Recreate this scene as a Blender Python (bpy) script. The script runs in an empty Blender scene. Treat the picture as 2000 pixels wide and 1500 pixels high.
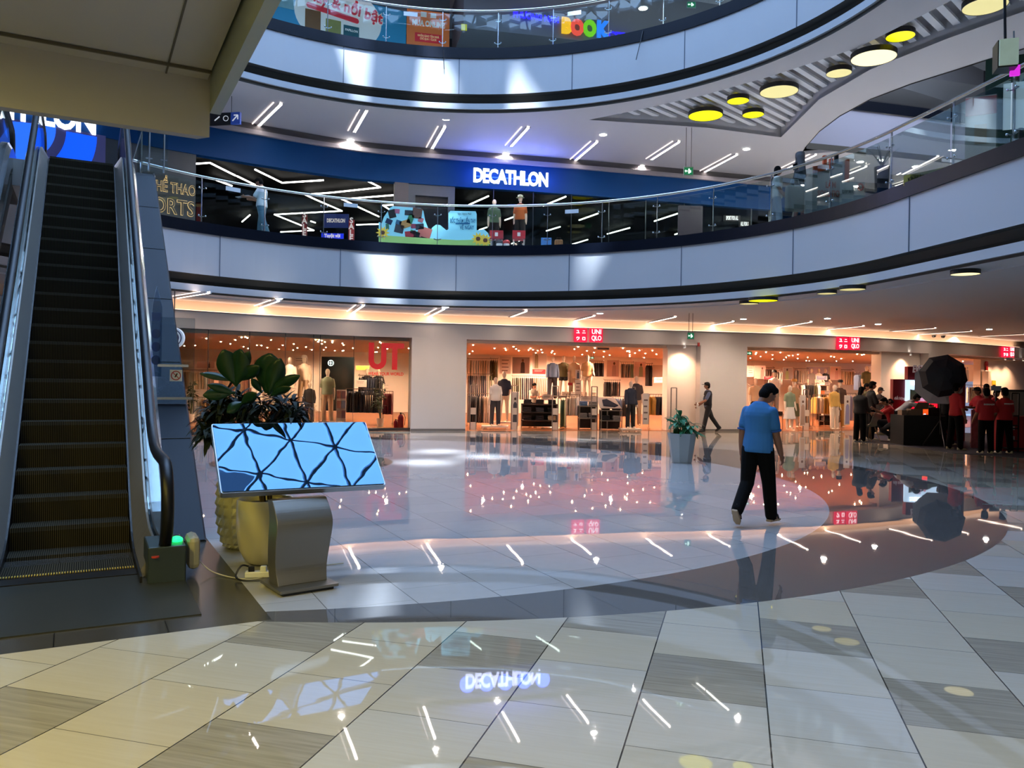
import bpy, bmesh, math, random
from math import sin, cos, pi, radians, sqrt, atan2
from mathutils import Vector, Matrix, Euler
from mathutils.geometry import tessellate_polygon
random.seed(7)
C = bpy.context.scene.collection
# ------------------------------------------------------------------ camera geometry (measured from the photograph)
F, Y0, ROLL, H = 1560.0, 739.0, radians(0.9), 1.72
_c, _s = cos(ROLL), sin(ROLL)
def ray(px, py):
    x, y = px-1000.0, py-Y0
    return ((_c*x+_s*y)/F, 1.0, -(-_s*x+_c*y)/F)
def atY(px, py, Y):
    d = ray(px, py); return Vector((d[0]*Y, Y, H+d[2]*Y))
def onz(px, py, z):
    d = ray(px, py); t = (z-H)/d[2]; return Vector((d[0]*t, t, z))
def online(px, py, a, b):
    """point where the pixel's ray meets the vertical plane through plan points a, b"""
    d = ray(px, py); ex, ey = b[0]-a[0], b[1]-a[1]
    t = (a[0]*ey-a[1]*ex)/(d[0]*ey-d[1]*ex)
    return Vector((d[0]*t, t, H+d[2]*t))
# ------------------------------------------------------------------ tagging
def tag(o, label=None, cat=None, group=None, kind=None):
    if label: o['label'] = label
    if cat: o['category'] = cat
    if group: o['group'] = group
    if kind: o['kind'] = kind
    return o
def empty(name, loc=(0, 0, 0), rz=0.0, label=None, cat=None, group=None, kind=None, parent=None):
    o = bpy.data.objects.new(name, None); C.objects.link(o)
    o.location = loc; o.rotation_euler = (0, 0, rz); o.empty_display_size = .1
    if parent: o.parent = parent
    return tag(o, label, cat, group, kind)
def copy_tree(o, parent=None, mats=None):
    c = o.copy(); C.objects.link(c)
    c.parent = parent
    if mats and o.type == 'MESH':
        key = o.name.split('.')[0]
        if key in mats:
            c.material_slots[0].link = 'OBJECT'; c.material_slots[0].material = mats[key]
    for ch in list(o.children): copy_tree(ch, c, mats)
    return c
# ------------------------------------------------------------------ materials
def lin(c):
    if isinstance(c, str):
        c = c.lstrip('#'); c = [int(c[i:i+2], 16)/255 for i in (0, 2, 4)]
        c = [x/12.92 if x <= .04045 else ((x+.055)/1.055)**2.4 for x in c]
    return tuple(c[:3])+(1.0,)
_M = {}
def mat(name, col='#808080', rough=.5, metal=0., emit=0., ecol=None, noise=0., nscale=8., bump=0., bscale=20., spec=None, sheen=0.):
    if name in _M: return _M[name]
    m = bpy.data.materials.new(name); m.use_nodes = True; nt = m.node_tree; b = nt.nodes['Principled BSDF']
    b.inputs['Base Color'].default_value = lin(col); b.inputs['Roughness'].default_value = rough
    b.inputs['Metallic'].default_value = metal
    if spec is not None: b.inputs['Specular IOR Level'].default_value = spec
    if emit:
        if emit < 3.3: emit *= .5
        b.inputs['Emission Color'].default_value = lin(ecol or col); b.inputs['Emission Strength'].default_value = emit
    if noise or bump:
        tc = nt.nodes.new('ShaderNodeTexCoord'); nz = nt.nodes.new('ShaderNodeTexNoise'); nz.inputs['Scale'].default_value = nscale
        nz.inputs['Detail'].default_value = 4
        nt.links.new(tc.outputs['Object'], nz.inputs['Vector'])
        if noise:
            mx = nt.nodes.new('ShaderNodeMix'); mx.data_type = 'RGBA'
            c = lin(col); k = 1-noise
            mx.inputs[6].default_value = (c[0]*k, c[1]*k, c[2]*k, 1)
            mx.inputs[7].default_value = (min(1, c[0]*(1+noise*.6)), min(1, c[1]*(1+noise*.6)), min(1, c[2]*(1+noise*.6)), 1)
            nt.links.new(nz.outputs['Fac'], mx.inputs[0]); nt.links.new(mx.outputs[2], b.inputs['Base Color'])
        if bump:
            n2 = nt.nodes.new('ShaderNodeTexNoise'); n2.inputs['Scale'].default_value = bscale
            nt.links.new(tc.outputs['Object'], n2.inputs['Vector'])
            bp = nt.nodes.new('ShaderNodeBump'); bp.inputs['Strength'].default_value = bump; bp.inputs['Distance'].default_value = .02
            nt.links.new(n2.outputs['Fac'], bp.inputs['Height']); nt.links.new(bp.outputs['Normal'], b.inputs['Normal'])
    _M[name] = m; return m
def glass(name, tint='#dfeeea', refl=1.0, rough=0.0, ior=1.5):
    if name in _M: return _M[name]
    m = bpy.data.materials.new(name); m.use_nodes = True; nt = m.node_tree; nt.nodes.clear()
    out = nt.nodes.new('ShaderNodeOutputMaterial'); mx = nt.nodes.new('ShaderNodeMixShader')
    tr = nt.nodes.new('ShaderNodeBsdfTransparent'); tr.inputs[0].default_value = lin(tint)
    gl = nt.nodes.new('ShaderNodeBsdfGlossy'); gl.inputs['Roughness'].default_value = rough
    fr = nt.nodes.new('ShaderNodeFresnel'); fr.inputs[0].default_value = ior
    mu = nt.nodes.new('ShaderNodeMath'); mu.operation = 'MULTIPLY'; mu.inputs[1].default_value = refl; mu.use_clamp = True
    nt.links.new(fr.outputs[0], mu.inputs[0]); nt.links.new(mu.outputs[0], mx.inputs[0])
    nt.links.new(tr.outputs[0], mx.inputs[1]); nt.links.new(gl.outputs[0], mx.inputs[2]); nt.links.new(mx.outputs[0], out.inputs[0])
    _M[name] = m; return m
# ------------------------------------------------------------------ mesh builder
class MB:
    def __init__(s): s.v = []; s.f = []
    def add(s, vs, fs):
        b = len(s.v); s.v += [tuple(v) for v in vs]; s.f += [tuple(b+i for i in f) for f in fs]; return s
    def box(s, c, d, rz=0., M=None):
        x, y, z = d[0]/2, d[1]/2, d[2]/2
        vs = [Vector((i*x, j*y, k*z)) for k in (-1, 1) for j in (-1, 1) for i in (-1, 1)]
        R = M if M is not None else Matrix.Rotation(rz, 3, 'Z')
        c = Vector(c); vs = [R @ v + c for v in vs]
        return s.add(vs, [(0, 2, 3, 1), (4, 5, 7, 6), (0, 1, 5, 4), (2, 6, 7, 3), (0, 4, 6, 2), (1, 3, 7, 5)])
    def bar(s, a, b, w, h=None, up=(0, 0, 1)):
        a, b = Vector(a), Vector(b); h = h or w; d = b-a; L = d.length
        if L < 1e-6: return s
        d.normalize(); u = Vector(up)
        if abs(d.dot(u)) > .99: u = Vector((1, 0, 0))
        sx = d.cross(u).normalized(); sz = sx.cross(d)
        M = Matrix((sx, d, sz)).transposed()
        return s.box((a+b)/2, (w, L, h), M=M)
    def prism(s, poly, z0, z1):
        n = len(poly); tri = tessellate_polygon([[Vector((p[0], p[1], 0)) for p in poly]])
        vs = [(p[0], p[1], z0) for p in poly]+[(p[0], p[1], z1) for p in poly]
        fs = [tuple(t) for t in tri]+[tuple(i+n for i in reversed(t)) for t in tri]
        fs += [(i, (i+1) % n, (i+1) % n+n, i+n) for i in range(n)]
        return s.add(vs, fs)
    def plate(s, outer, holes, z0, z1=None):
        loops = [outer]+holes
        flat = [p for L in loops for p in L]
        tri = tessellate_polygon([[Vector((p[0], p[1], 0)) for p in L] for L in loops])
        s.add([(p[0], p[1], z0) for p in flat], [tuple(t) for t in tri])
        if z1 is not None:
            s.add([(p[0], p[1], z1) for p in flat], [tuple(t) for t in tri])
            for L in loops:
                n = len(L)
                s.add([(p[0], p[1], z0) for p in L]+[(p[0], p[1], z1) for p in L], [(i, (i+1) % n, (i+1) % n+n, i+n) for i in range(n)])
        return s
    def extrude(s, poly, o, ax, ay, n, t):
        """2-D polygon in the frame (o, ax, ay), thickness t along n, centred"""
        o, ax, ay, n = Vector(o), Vector(ax), Vector(ay), Vector(n)
        k = len(poly); tri = tessellate_polygon([[Vector((p[0], p[1], 0)) for p in poly]])
        A = [o+ax*p[0]+ay*p[1]-n*t/2 for p in poly]; B = [o+ax*p[0]+ay*p[1]+n*t/2 for p in poly]
        fs = [tuple(q) for q in tri]+[tuple(i+k for i in reversed(q)) for q in tri]+[(i, (i+1) % k, (i+1) % k+k, i+k) for i in range(k)]
        return s.add(A+B, fs)
    def tube(s, pts, r, n=8, cap=True, closed=False):
        pts = [Vector(p) for p in pts]; m = len(pts); rr = r if isinstance(r, (list, tuple)) else [r]*m
        prev = None; rings = []
        for i, p in enumerate(pts):
            a = pts[i-1] if i else (pts[-1] if closed else p); b = pts[i+1] if i < m-1 else (pts[0] if closed else p)
            d = (b-a)
            if d.length < 1e-9: d = Vector((0, 0, 1))
            d.normalize()
            if prev is None:
                u = Vector((0, 0, 1)) if abs(d.z) < .9 else Vector((1, 0, 0)); x = d.cross(u).normalized()
            else: x = (prev-d*prev.dot(d)).normalized()
            prev = x; y = d.cross(x)
            rings.append([p+(x*cos(2*pi*k/n)+y*sin(2*pi*k/n))*rr[i] for k in range(n)])
        s.rings(rings, cap and not closed, closed); return s
    def rings(s, rings, cap=True, closed=False):
        n = len(rings[0]); m = len(rings); vs = [v for r in rings for v in r]; fs = []
        for i in range(m if closed else m-1):
            j = (i+1) % m
            for k in range(n): fs.append((i*n+k, i*n+(k+1) % n, j*n+(k+1) % n, j*n+k))
        if cap: fs += [tuple(reversed(range(n))), tuple((m-1)*n+k for k in range(n))]
        return s.add(vs, fs)
    def lathe(s, prof, c=(0, 0, 0), n=24, cap=True):
        c = Vector(c)
        return s.rings([[c+Vector((r*cos(2*pi*k/n), r*sin(2*pi*k/n), z)) for k in range(n)] for r, z in prof], cap)
    def ell(s, c, r, nu=14, nv=9, M=None):
        c = Vector(c); rings = []
        for j in range(1, nv):
            t = pi*j/nv-pi/2
            ring = [Vector((r[0]*cos(t)*cos(2*pi*k/nu), r[1]*cos(t)*sin(2*pi*k/nu), r[2]*sin(t))) for k in range(nu)]
            rings.append([(M @ v if M else v)+c for v in ring])
        return s.rings(rings, True)
    def strip(s, A, B):
        n = len(A); return s.add(list(A)+list(B), [(i, i+1, n+i+1, n+i) for i in range(n-1)])
    def build(s, name, m, parent=None, smooth=False, world=True, loc=None, bevel=0., kind=None, solid=0.):
        me = bpy.data.meshes.new(name); off = Vector((0, 0, 0))
        if parent is not None and world: off = -parent.matrix_basis.translation
        if parent is not None and world and parent.parent is not None: off -= parent.parent.matrix_basis.translation
        if loc is not None: off = -Vector(loc)
        me.from_pydata([Vector(v)+off for v in s.v], [], s.f); me.validate(); me.update()
        bm = bmesh.new(); bm.from_mesh(me); bmesh.ops.recalc_face_normals(bm, faces=bm.faces); bm.to_mesh(me); bm.free()
        if smooth:
            for p in me.polygons: p.use_smooth = True
        o = bpy.data.objects.new(name, me); C.objects.link(o); me.materials.append(m)
        if parent is not None: o.parent = parent
        if loc is not None: o.location = loc
        if bevel:
            md = o.modifiers.new('bevel', 'BEVEL'); md.width = bevel; md.segments = 2; md.limit_method = 'ANGLE'
        if solid:
            md = o.modifiers.new('solid', 'SOLIDIFY'); md.thickness = solid; md.offset = 0
        if kind: o['kind'] = kind
        return o
def catmull(pts, n=8):
    P = [Vector(p) for p in pts]; P = [2*P[0]-P[1]]+P+[2*P[-1]-P[-2]]; out = []
    for i in range(1, len(P)-2):
        a, b, c, d = P[i-1:i+3]
        for k in range(n):
            t = k/n; out.append(.5*((2*b)+(c-a)*t+(2*a-5*b+4*c-d)*t*t+(3*b-a-3*c+d)*t**3))
    out.append(P[-2]); return out
def text_mesh(txt, size, bold=0., extrude=.01, shear=0., spacing=1., align='CENTER', line=1.0):
    cu = bpy.data.curves.new('lettering', 'FONT'); cu.body = txt; cu.size = size; cu.extrude = extrude; cu.offset = bold
    cu.shear = shear; cu.space_character = spacing; cu.align_x = align; cu.align_y = 'CENTER'; cu.resolution_u = 3; cu.space_line = line
    o = bpy.data.objects.new('lettering', cu); C.objects.link(o)
    dg = bpy.context.evaluated_depsgraph_get(); me = bpy.data.meshes.new_from_object(o.evaluated_get(dg))
    bpy.data.objects.remove(o); bpy.data.curves.remove(cu); me.name = 'lettering'; return me
def letters(txt, size, m, loc, nrm, parent=None, name='lettering', bold=0., extrude=.008, shear=0., spacing=1., width=None, align='CENTER', up=(0, 0, 1), rot=0., line=1.0):
    """lettering whose face looks along nrm; loc in world; parent must be unrotated"""
    me = text_mesh(txt, size, bold, extrude, shear, spacing, align, line); me.materials.clear(); me.materials.append(m)
    if width:
        xs = [v.co.x for v in me.vertices]; k = width/max(1e-6, max(xs)-min(xs))
        for v in me.vertices: v.co.x *= k
    z = Vector(nrm).normalized(); x = Vector(up).cross(z).normalized(); y = z.cross(x)
    R = Matrix((x, y, z)).transposed() @ Matrix.Rotation(rot, 3, 'Z')
    off = Vector(loc)
    if parent is not None: off = off-parent.matrix_basis.translation-(parent.parent.matrix_basis.translation if parent.parent else Vector())
    me.transform(Matrix.Translation(off) @ R.to_4x4())
    o = bpy.data.objects.new(name, me); C.objects.link(o)
    if parent is not None: o.parent = parent
    return o
def area(name, loc, size, power, col, rot=(0, 0, 0), shape='RECTANGLE', spread=pi):
    l = bpy.data.lights.new(name, 'AREA'); l.shape = shape; l.size = size[0]; l.size_y = size[1]; l.energy = power; l.color = lin(col)[:3]; l.spread = spread
    o = bpy.data.objects.new(name, l); C.objects.link(o); o.location = loc; o.rotation_euler = rot; return o
def spot(name, loc, target, power, col, ang=50, blend=.6, rad=.05):
    l = bpy.data.lights.new(name, 'SPOT'); l.energy = power; l.color = lin(col)[:3]; l.spot_size = radians(ang); l.spot_blend = blend; l.shadow_soft_size = rad
    o = bpy.data.objects.new(name, l); C.objects.link(o); o.location = loc
    o.rotation_euler = (Vector(target)-Vector(loc)).to_track_quat('-Z', 'Y').to_euler(); return o
# ================================================================== camera, render look, world
cam_d = bpy.data.cameras.new('camera'); cam = bpy.data.objects.new('camera', cam_d); C.objects.link(cam)
bpy.context.scene.camera = cam
cam_d.sensor_width = 36.0; cam_d.lens = F/2000*36.0; cam_d.clip_end = 300; cam_d.clip_start = .05
cam.location = (0, 0, H)
cam.matrix_world = Matrix.Translation((0, 0, H)) @ Matrix.Rotation(pi/2, 4, 'X') @ Matrix.Rotation(ROLL, 4, 'Z')
cam_d.shift_y = -(750-Y0)/2000.0
sc = bpy.context.scene
sc.view_settings.view_transform = 'Standard'; sc.view_settings.look = 'None'; sc.view_settings.gamma = 1.0
sc.view_settings.use_curve_mapping = False; sc.view_settings.exposure = 1.3
cy = sc.cycles
cy.use_denoising = True; cy.max_bounces = 7; cy.diffuse_bounces = 3; cy.glossy_bounces = 4; cy.transmission_bounces = 4
cy.transparent_max_bounces = 16; cy.caustics_reflective = False; cy.caustics_refractive = False
cy.sample_clamp_indirect = 4.0; cy.blur_glossy = .2
w = bpy.data.worlds.new('world'); sc.world = w; w.use_nodes = True
w.node_tree.nodes['Background'].inputs[0].default_value = lin('#9cc4ff'); w.node_tree.nodes['Background'].inputs[1].default_value = .5
# ================================================================== shared materials
M_fascia = mat('white fascia panel', '#aeb0b4', .35)
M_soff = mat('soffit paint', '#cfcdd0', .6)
M_soffdark = mat('dark recess paint', '#4a463f', .7)  # dark tone: carries the recess shade, also used for joints and rods
M_kerb = mat('black granite kerb', '#070c18', .3, spec=.25)
M_wall = mat('warm white wall paint', '#d6d0cb', .65)
M_wallin = mat('shop interior paint', '#f2e6da', .7)
M_dark = mat('matt black', '#040405', .8, spec=.1)
M_steel = mat('brushed steel', '#b9bec3', .25, 1.0)
M_steeld = mat('dark steel', '#5a5e63', .35, 1.0)
M_rail = mat('polished rail', '#c9ccc8', .15, 1.0)
M_glass = glass('balustrade glass', '#eff7f5', .55)
M_shopglass = glass('shop glass', '#e8efee', .5)
M_blue = mat('blue sign band', '#003a72', .6, emit=.02, ecol='#004a8c', spec=.2)
M_white = mat('white plastic', '#d8d8d8', .4)
M_black = mat('black plastic', '#0b0b0d', .35)
M_lampw = mat('white lamp diffuser', '#ffffff', .5, emit=9, ecol='#fff1e2')
M_lampw2 = mat('white lamp diffuser dim', '#ffffff', .5, emit=4, ecol='#ffe8d8')
M_led = mat('led line', '#ffffff', .5, emit=4, ecol='#fffaf2')
# ================================================================== plan
CX, CY, R = -1.35, 14.5, 8.87
Z1, Z2, Z3 = 5.55, 11.17, 16.8
AC = 8.0                                                 # below this angle the edge runs on as a straight line
def arc(r, a0, a1, n, z=0.):
    out = []
    for i in range(n+1):
        a = a0+(a1-a0)*i/n
        if a >= AC: out.append(Vector((CX+r*cos(radians(a)), CY+r*sin(radians(a)), z)))
        else:
            t = (AC-a)*.3; c, s = cos(radians(AC)), sin(radians(AC))
            out.append(Vector((CX+r*c+s*t, CY+r*s-c*t, z)))
    return out
F0 = catmull([(-16, 12, 0), (-12.2, 17.6, 0), (-9.25, 21.6, 0), (-5.6, 24.3, 0), (-3.2, 25.35, 0), (-1.45, 25.8, 0), (0.3, 26.2, 0), (3.8, 27.05, 0), (8.15, 27.95, 0), (11.2, 28.9, 0), (14.8, 30.5, 0), (19, 33, 0), (26, 38, 0)], 8)
F1 = catmull([(-19, 16.5, 0), (-13.4, 20.7, 0), (-9.5, 23.9, 0), (-5.9, 26.2, 0), (-4, 26.9, 0), (-1.95, 27.4, 0), (.9, 28, 0), (4.5, 28.9, 0), (8.2, 29.9, 0), (12, 31, 0), (17, 33.5, 0), (28, 41, 0)], 8)
def curve_s(P):
    s = [0.]
    for i in range(1, len(P)): s.append(s[-1]+(P[i]-P[i-1]).length)
    return s
def hit(P, px, py=739, off=0.):
    """plan hit of the pixel column with the curve -> (point at the pixel's height, arclength)"""
    S = curve_s(P); best = None
    d = ray(px, py)
    for i in range(len(P)-1):
        a, b = P[i], P[i+1]; ex, ey = b[0]-a[0], b[1]-a[1]; den = d[0]*ey-d[1]*ex
        if abs(den) < 1e-9: continue
        t = (a[0]*ey-a[1]*ex)/den
        X, Y = d[0]*t, t
        q = ((X-a[0])*ex+(Y-a[1])*ey)/(ex*ex+ey*ey)
        if -1e-6 <= q <= 1+1e-6 and t > 3:
            if best is None or t < best[0]: best = (t, X, Y, S[i]+q*(S[i+1]-S[i]), H+d[2]*t)
    t, X, Y, s, z = best
    return Vector((X, Y, z)), s
def at_s(P, s):
    S = curve_s(P)
    for i in range(len(P)-1):
        if s <= S[i+1] or i == len(P)-2:
            q = (s-S[i])/(S[i+1]-S[i]); d = (P[i+1]-P[i]).normalized()
            return P[i]+(P[i+1]-P[i])*q, d
def seg(P, s0, s1, n=None):
    n = n or max(1, int(abs(s1-s0)/.5)); out = []
    for i in range(n+1):
        p, d = at_s(P, s0+(s1-s0)*i/n); out.append((p, Vector((-d.y, d.x, 0))))
    return out                                           # normal points away from the atrium (outwards)
def wallseg(mb, P, s0, s1, z0, z1, o0=0., o1=.35):
    sg = seg(P, s0, s1); rings = []
    for p, n in sg:
        a, b = p+n*o0, p+n*o1
        rings.append([Vector((a.x, a.y, z0)), Vector((b.x, b.y, z0)), Vector((b.x, b.y, z1)), Vector((a.x, a.y, z1))])
    return mb.rings(rings, True)
# ================================================================== floor
def floor_material():
    m = bpy.data.materials.new('mall floor tiles'); m.use_nodes = True; nt = m.node_tree; b = nt.nodes['Principled BSDF']; N = nt.nodes.new; L = nt.links.new
    geo = N('ShaderNodeNewGeometry'); sep = N('ShaderNodeSeparateXYZ'); L(geo.outputs['Position'], sep.inputs[0])
    def val(x):
        n = N('ShaderNodeValue'); n.outputs[0].default_value = x; return n.outputs[0]
    def mth(op, a, b_=None, c=None):
        n = N('ShaderNodeMath'); n.operation = op
        for i, x in enumerate((a, b_, c)):
            if x is None: continue
            if isinstance(x, (int, float)): n.inputs[i].default_value = x
            else: L(x, n.inputs[i])
        return n.outputs[0]
    def mix(f, a, b_):
        n = N('ShaderNodeMix'); n.data_type = 'RGBA'
        L(f, n.inputs[0]) if not isinstance(f, (int, float)) else setattr(n.inputs[0], 'default_value', f)
        for i, x in ((6, a), (7, b_)):
            if isinstance(x, str): n.inputs[i].default_value = lin(x)
            else: L(x, n.inputs[i])
        return n.outputs[2]
    X, Y = sep.outputs[0], sep.outputs[1]
    T = .665
    def grid(ang, ao, lo, shift):
        a = radians(ang)
        al = mth('ADD', mth('MULTIPLY', X, cos(a)), mth('MULTIPLY', Y, sin(a)))
        ac = mth('SUBTRACT', mth('MULTIPLY', X, sin(a)), mth('MULTIPLY', Y, cos(a)))
        A = mth('DIVIDE', mth('SUBTRACT', ac, ao), T); row = mth('FLOOR', A)
        B = mth('ADD', mth('DIVIDE', mth('SUBTRACT', al, lo), T), mth('MULTIPLY', mth('FLOORED_MODULO', row, 2.0), shift)); col = mth('FLOOR', B)
        cv = N('ShaderNodeCombineXYZ'); L(row, cv.inputs[0]); L(col, cv.inputs[1])
        wn = N('ShaderNodeTexWhiteNoise'); wn.noise_dimensions = '3D'; L(cv.outputs[0], wn.inputs['Vector'])
        ea = mth('ABSOLUTE', mth('SUBTRACT', mth('FRACT', A), .5)); eb = mth('ABSOLUTE', mth('SUBTRACT', mth('FRACT', B), .5))
        ga = mth('GREATER_THAN', ea, .494); gb = mth('GREATER_THAN', eb, .496)
        # fine veins run across the strips
        c2 = N('ShaderNodeCombineXYZ'); L(mth('MULTIPLY', ac, 2.2), c2.inputs[0]); L(mth('MULTIPLY', al, 45.), c2.inputs[1]); L(wn.outputs['Value'], c2.inputs[2])
        vn = N('ShaderNodeTexNoise'); vn.inputs['Scale'].default_value = 1.0; vn.inputs['Detail'].default_value = 5; L(c2.outputs[0], vn.inputs['Vector'])
        return row, col, wn.outputs['Value'], mth('MAXIMUM', ga, mth('MULTIPLY', gb, .8)), vn.outputs['Fac'], wn.outputs['Color']
    row, col, rnd, gr, vein, rc = grid(74.2, -.49, 4.44-T*4, .5)
    # dark tiles in a repeating diagonal, rest cream or white
    k = mth('FLOORED_MODULO', mth('ADD', mth('MULTIPLY', col, 1.0), mth('MULTIPLY', row, 2.0)), 4.0)
    dk = mth('MULTIPLY', mth('LESS_THAN', k, .5), mth('GREATER_THAN', rnd, .12))
    sp = N('ShaderNodeSeparateColor'); L(rc, sp.inputs[0])
    light = mix(mth('MULTIPLY', sp.outputs[0], .9), '#aaa9a6', '#aca28d')
    v1 = mth('MULTIPLY', mth('SUBTRACT', vein, .5), 1.6)
    light = mix(mth('ADD', mth('MULTIPLY', v1, .35), .2), light, '#978e7c')
    darkt = mix(mth('ADD', v1, .5), '#959083', '#746e64')
    outer = mix(dk, light, darkt)
    outer = mix(gr, outer, '#3a3631')
    row2, col2, rnd2, gr2, vein2, rc2 = grid(116.6, 2.77, 6.50, .5)
    inner = mix(mth('MULTIPLY', rnd2, .8), '#a19f9f', '#acaaaa')
    n3 = N('ShaderNodeTexNoise'); n3.inputs['Scale'].default_value = 9; n3.inputs['Detail'].default_value = 6; L(geo.outputs['Position'], n3.inputs['Vector'])
    inner = mix(mth('MULTIPLY', n3.outputs['Fac'], .25), inner, '#8a8784')
    inner = mix(mth('MULTIPLY', gr2, .75), inner, '#4a4743')
    nd = N('ShaderNodeTexNoise'); nd.inputs['Scale'].default_value = 22; nd.inputs['Detail'].default_value = 8; L(geo.outputs['Position'], nd.inputs['Vector'])
    ring = mix(nd.outputs['Fac'], '#434140', '#64605d')
    ring = mix(mth('MULTIPLY', gr2, .7), ring, '#2c2b2a')
    def dist(cx, cy_):
        return mth('SQRT', mth('ADD', mth('POWER', mth('SUBTRACT', X, cx), 2.), mth('POWER', mth('SUBTRACT', Y, cy_), 2.)))
    inring = mth('LESS_THAN', dist(-1.50, 14.52), 8.96)
    indisc = mth('LESS_THAN', dist(-3.17, 13.70), 8.03)
    colr = mix(inring, outer, ring); colr = mix(indisc, colr, inner)
    dc = dist(-4.1, 15.8); sm = mth('LESS_THAN', dc, 1.75)
    colr = mix(sm, colr, mix(nd.outputs['Fac'], '#343a30', '#85847a'))
    # dark granite apron of the escalator: half planes along u and v
    a = radians(118.8); ux, uy = cos(a), sin(a); vx, vy = sin(a), -cos(a)
    al = mth('ADD', mth('MULTIPLY', X, ux), mth('MULTIPLY', Y, uy)); ac = mth('ADD', mth('MULTIPLY', X, vx), mth('MULTIPLY', Y, vy))
    e = onz(530.5, 1210, 0); eu = e.x*ux+e.y*uy; ev = e.x*vx+e.y*vy
    apron = mth('MULTIPLY', mth('GREATER_THAN', al, eu), mth('LESS_THAN', ac, ev))
    r3, c3, rn3, g3, ve3, rcc = grid(118.8, ev-T*6, eu, .5)
    ap = mix(ve3, '#2b2a27', '#44413c'); ap = mix(g3, ap, '#141312')
    colr = mix(apron, colr, ap)
    L(colr, b.inputs['Base Color'])
    rr = mth('ADD', .018, mth('MULTIPLY', apron, .18))
    rr = mth('ADD', rr, mth('MULTIPLY', mth('MAXIMUM', gr, 0.), .0))
    L(rr, b.inputs['Roughness'])
    wv = N('ShaderNodeTexNoise'); wv.inputs['Scale'].default_value = 1.1; wv.inputs['Detail'].default_value = 1.5; L(geo.outputs['Position'], wv.inputs['Vector'])
    bp = N('ShaderNodeBump'); bp.inputs['Strength'].default_value = .3; bp.inputs['Distance'].default_value = .003
    L(wv.outputs['Fac'], bp.inputs['Height']); L(bp.outputs['Normal'], b.inputs['Normal'])
    b.inputs['IOR'].default_value = 1.55
    return m
mb = MB()
f0s = [p for p in F0]
mb.prism([(-22, -12), (34, -12), (34, 44), (26, 38)]+[(p.x, p.y) for p in reversed(F0)]+[(-22, 10)], -.2, 0.)
mb.build('floor', floor_material(), kind='structure')
# shop floor (warm timber)
def wood_material():
    m = mat('shop timber floor', '#a5653f', .22); nt = m.node_tree; b = nt.nodes['Principled BSDF']
    tc = nt.nodes.new('ShaderNodeTexCoord'); br = nt.nodes.new('ShaderNodeTexBrick'); br.inputs['Scale'].default_value = 1.2
    br.inputs['Color1'].default_value = lin('#c98658'); br.inputs['Color2'].default_value = lin('#b07047'); br.inputs['Mortar'].default_value = lin('#6a3c22'); br.inputs['Mortar Size'].default_value = .006
    nt.links.new(tc.outputs['Object'], br.inputs['Vector']); nt.links.new(br.outputs['Color'], b.inputs['Base Color']); return m
FR = [(p.x, p.y) for p in F0]
mb = MB(); mb.prism(FR+[(26, 56), (-30, 56), (-30, 12)], -.2, .004); mb.build('floor_shop', wood_material(), kind='structure')
# ================================================================== ground level facade
ZH = 2.96; ZC = 3.42; ZCEIL = 3.74
def S0(px): return hit(F0, px)[1]
sA, sB, sC, sD, sE, sF, sG, sH_, sI = [S0(x) for x in (300, 803.5, 910.5, 1367.5, 1458.5, 1813, 1852, 1944, 1999)]
sEnd = curve_s(F0)[-1]
for nm, a, b in (('wall_pier_left', sB, sC), ('wall_pier_mid', sD, sE), ('wall_pier_right', sF, sG), ('wall_far_left', .1, sA-2.)):
    wallseg(MB(), F0, a, b, 0, ZH, 0., .45).build(nm, M_wall, kind='structure')
wallseg(MB(), F0, sH_, sEnd, 0, ZH, .6, .9).build('wall_shop_right', M_wallin, kind='structure')
wallseg(MB(), F0, .1, sEnd, ZH, ZC, 0., .45).build('wall_header', M_wall, kind='structure')
# cove: a lit recess above the header
M_cove = mat('cove back', '#f2dcc6', .7, emit=.0)
wallseg(MB(), F0, .1, sEnd, ZC, Z1-.4, .35, .45).build('wall_cove', M_cove, kind='structure')
mb = MB(); wallseg(mb, F0, .1, sEnd, ZC, ZC+.03, -.06, .35); mb.build('trim_1', mat('trim paint', '#8d8a8c', .6), kind='structure')
# lamps in the cove: warm led strip lying in the recess behind the lip
mb = MB(); wallseg(mb, F0, sA-3, sEnd-4, ZC+.035, ZC+.055, .10, .30)
tag(mb.build('cove_light', mat('cove led', '#ffffff', .5, emit=2.6, ecol='#ffcfa8')), 'warm led strip glowing in the cove above the white shop front', 'light')
# baseboards
mb = MB(); wallseg(mb, F0, sB, sC, 0, .07, -.015, 0); wallseg(mb, F0, sD, sE, 0, .07, -.015, 0); mb.build('baseboard_shop', mat('steel skirting', '#77736f', .4), kind='structure')
# inner white columns beside the openings
for nm, a, b in (('wall_column_mid', S0(1311), sD), ('wall_column_right', S0(1736), sF)):
    wallseg(MB(), F0, a, b, 0, ZH+.02, .35, .8).build(nm, M_wallin, kind='structure')
mb = MB(); wallseg(mb, F0, S0(1944.5), S0(1951), 0.0, 2.35, .3, .55); mb.build('trim_2', mat('display frame paint', '#e9dccb', .5), kind='structure')
# shop ceiling, back walls, side wall
mb = MB(); 
sg = seg(F0, .1, sEnd)
inn = [(p+n*.45) for p, n in sg]
mb.prism([(p.x, p.y) for p in inn]+[(26, 58), (-30, 58), (-30, 14)], 2.86, 2.95); mb.build('ceiling_shop', mat('shop ceiling paint', '#f0d2b8', .7), kind='structure')
mb = MB(); mb.bar((-24, 36.0, 1.43), (6, 40.5, 1.43), .2, 2.86); mb.bar((6, 40.5, 1.43), (32, 50, 1.43), .2, 2.86); mb.build('wall_shop_back', M_wallin, kind='structure')
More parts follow.
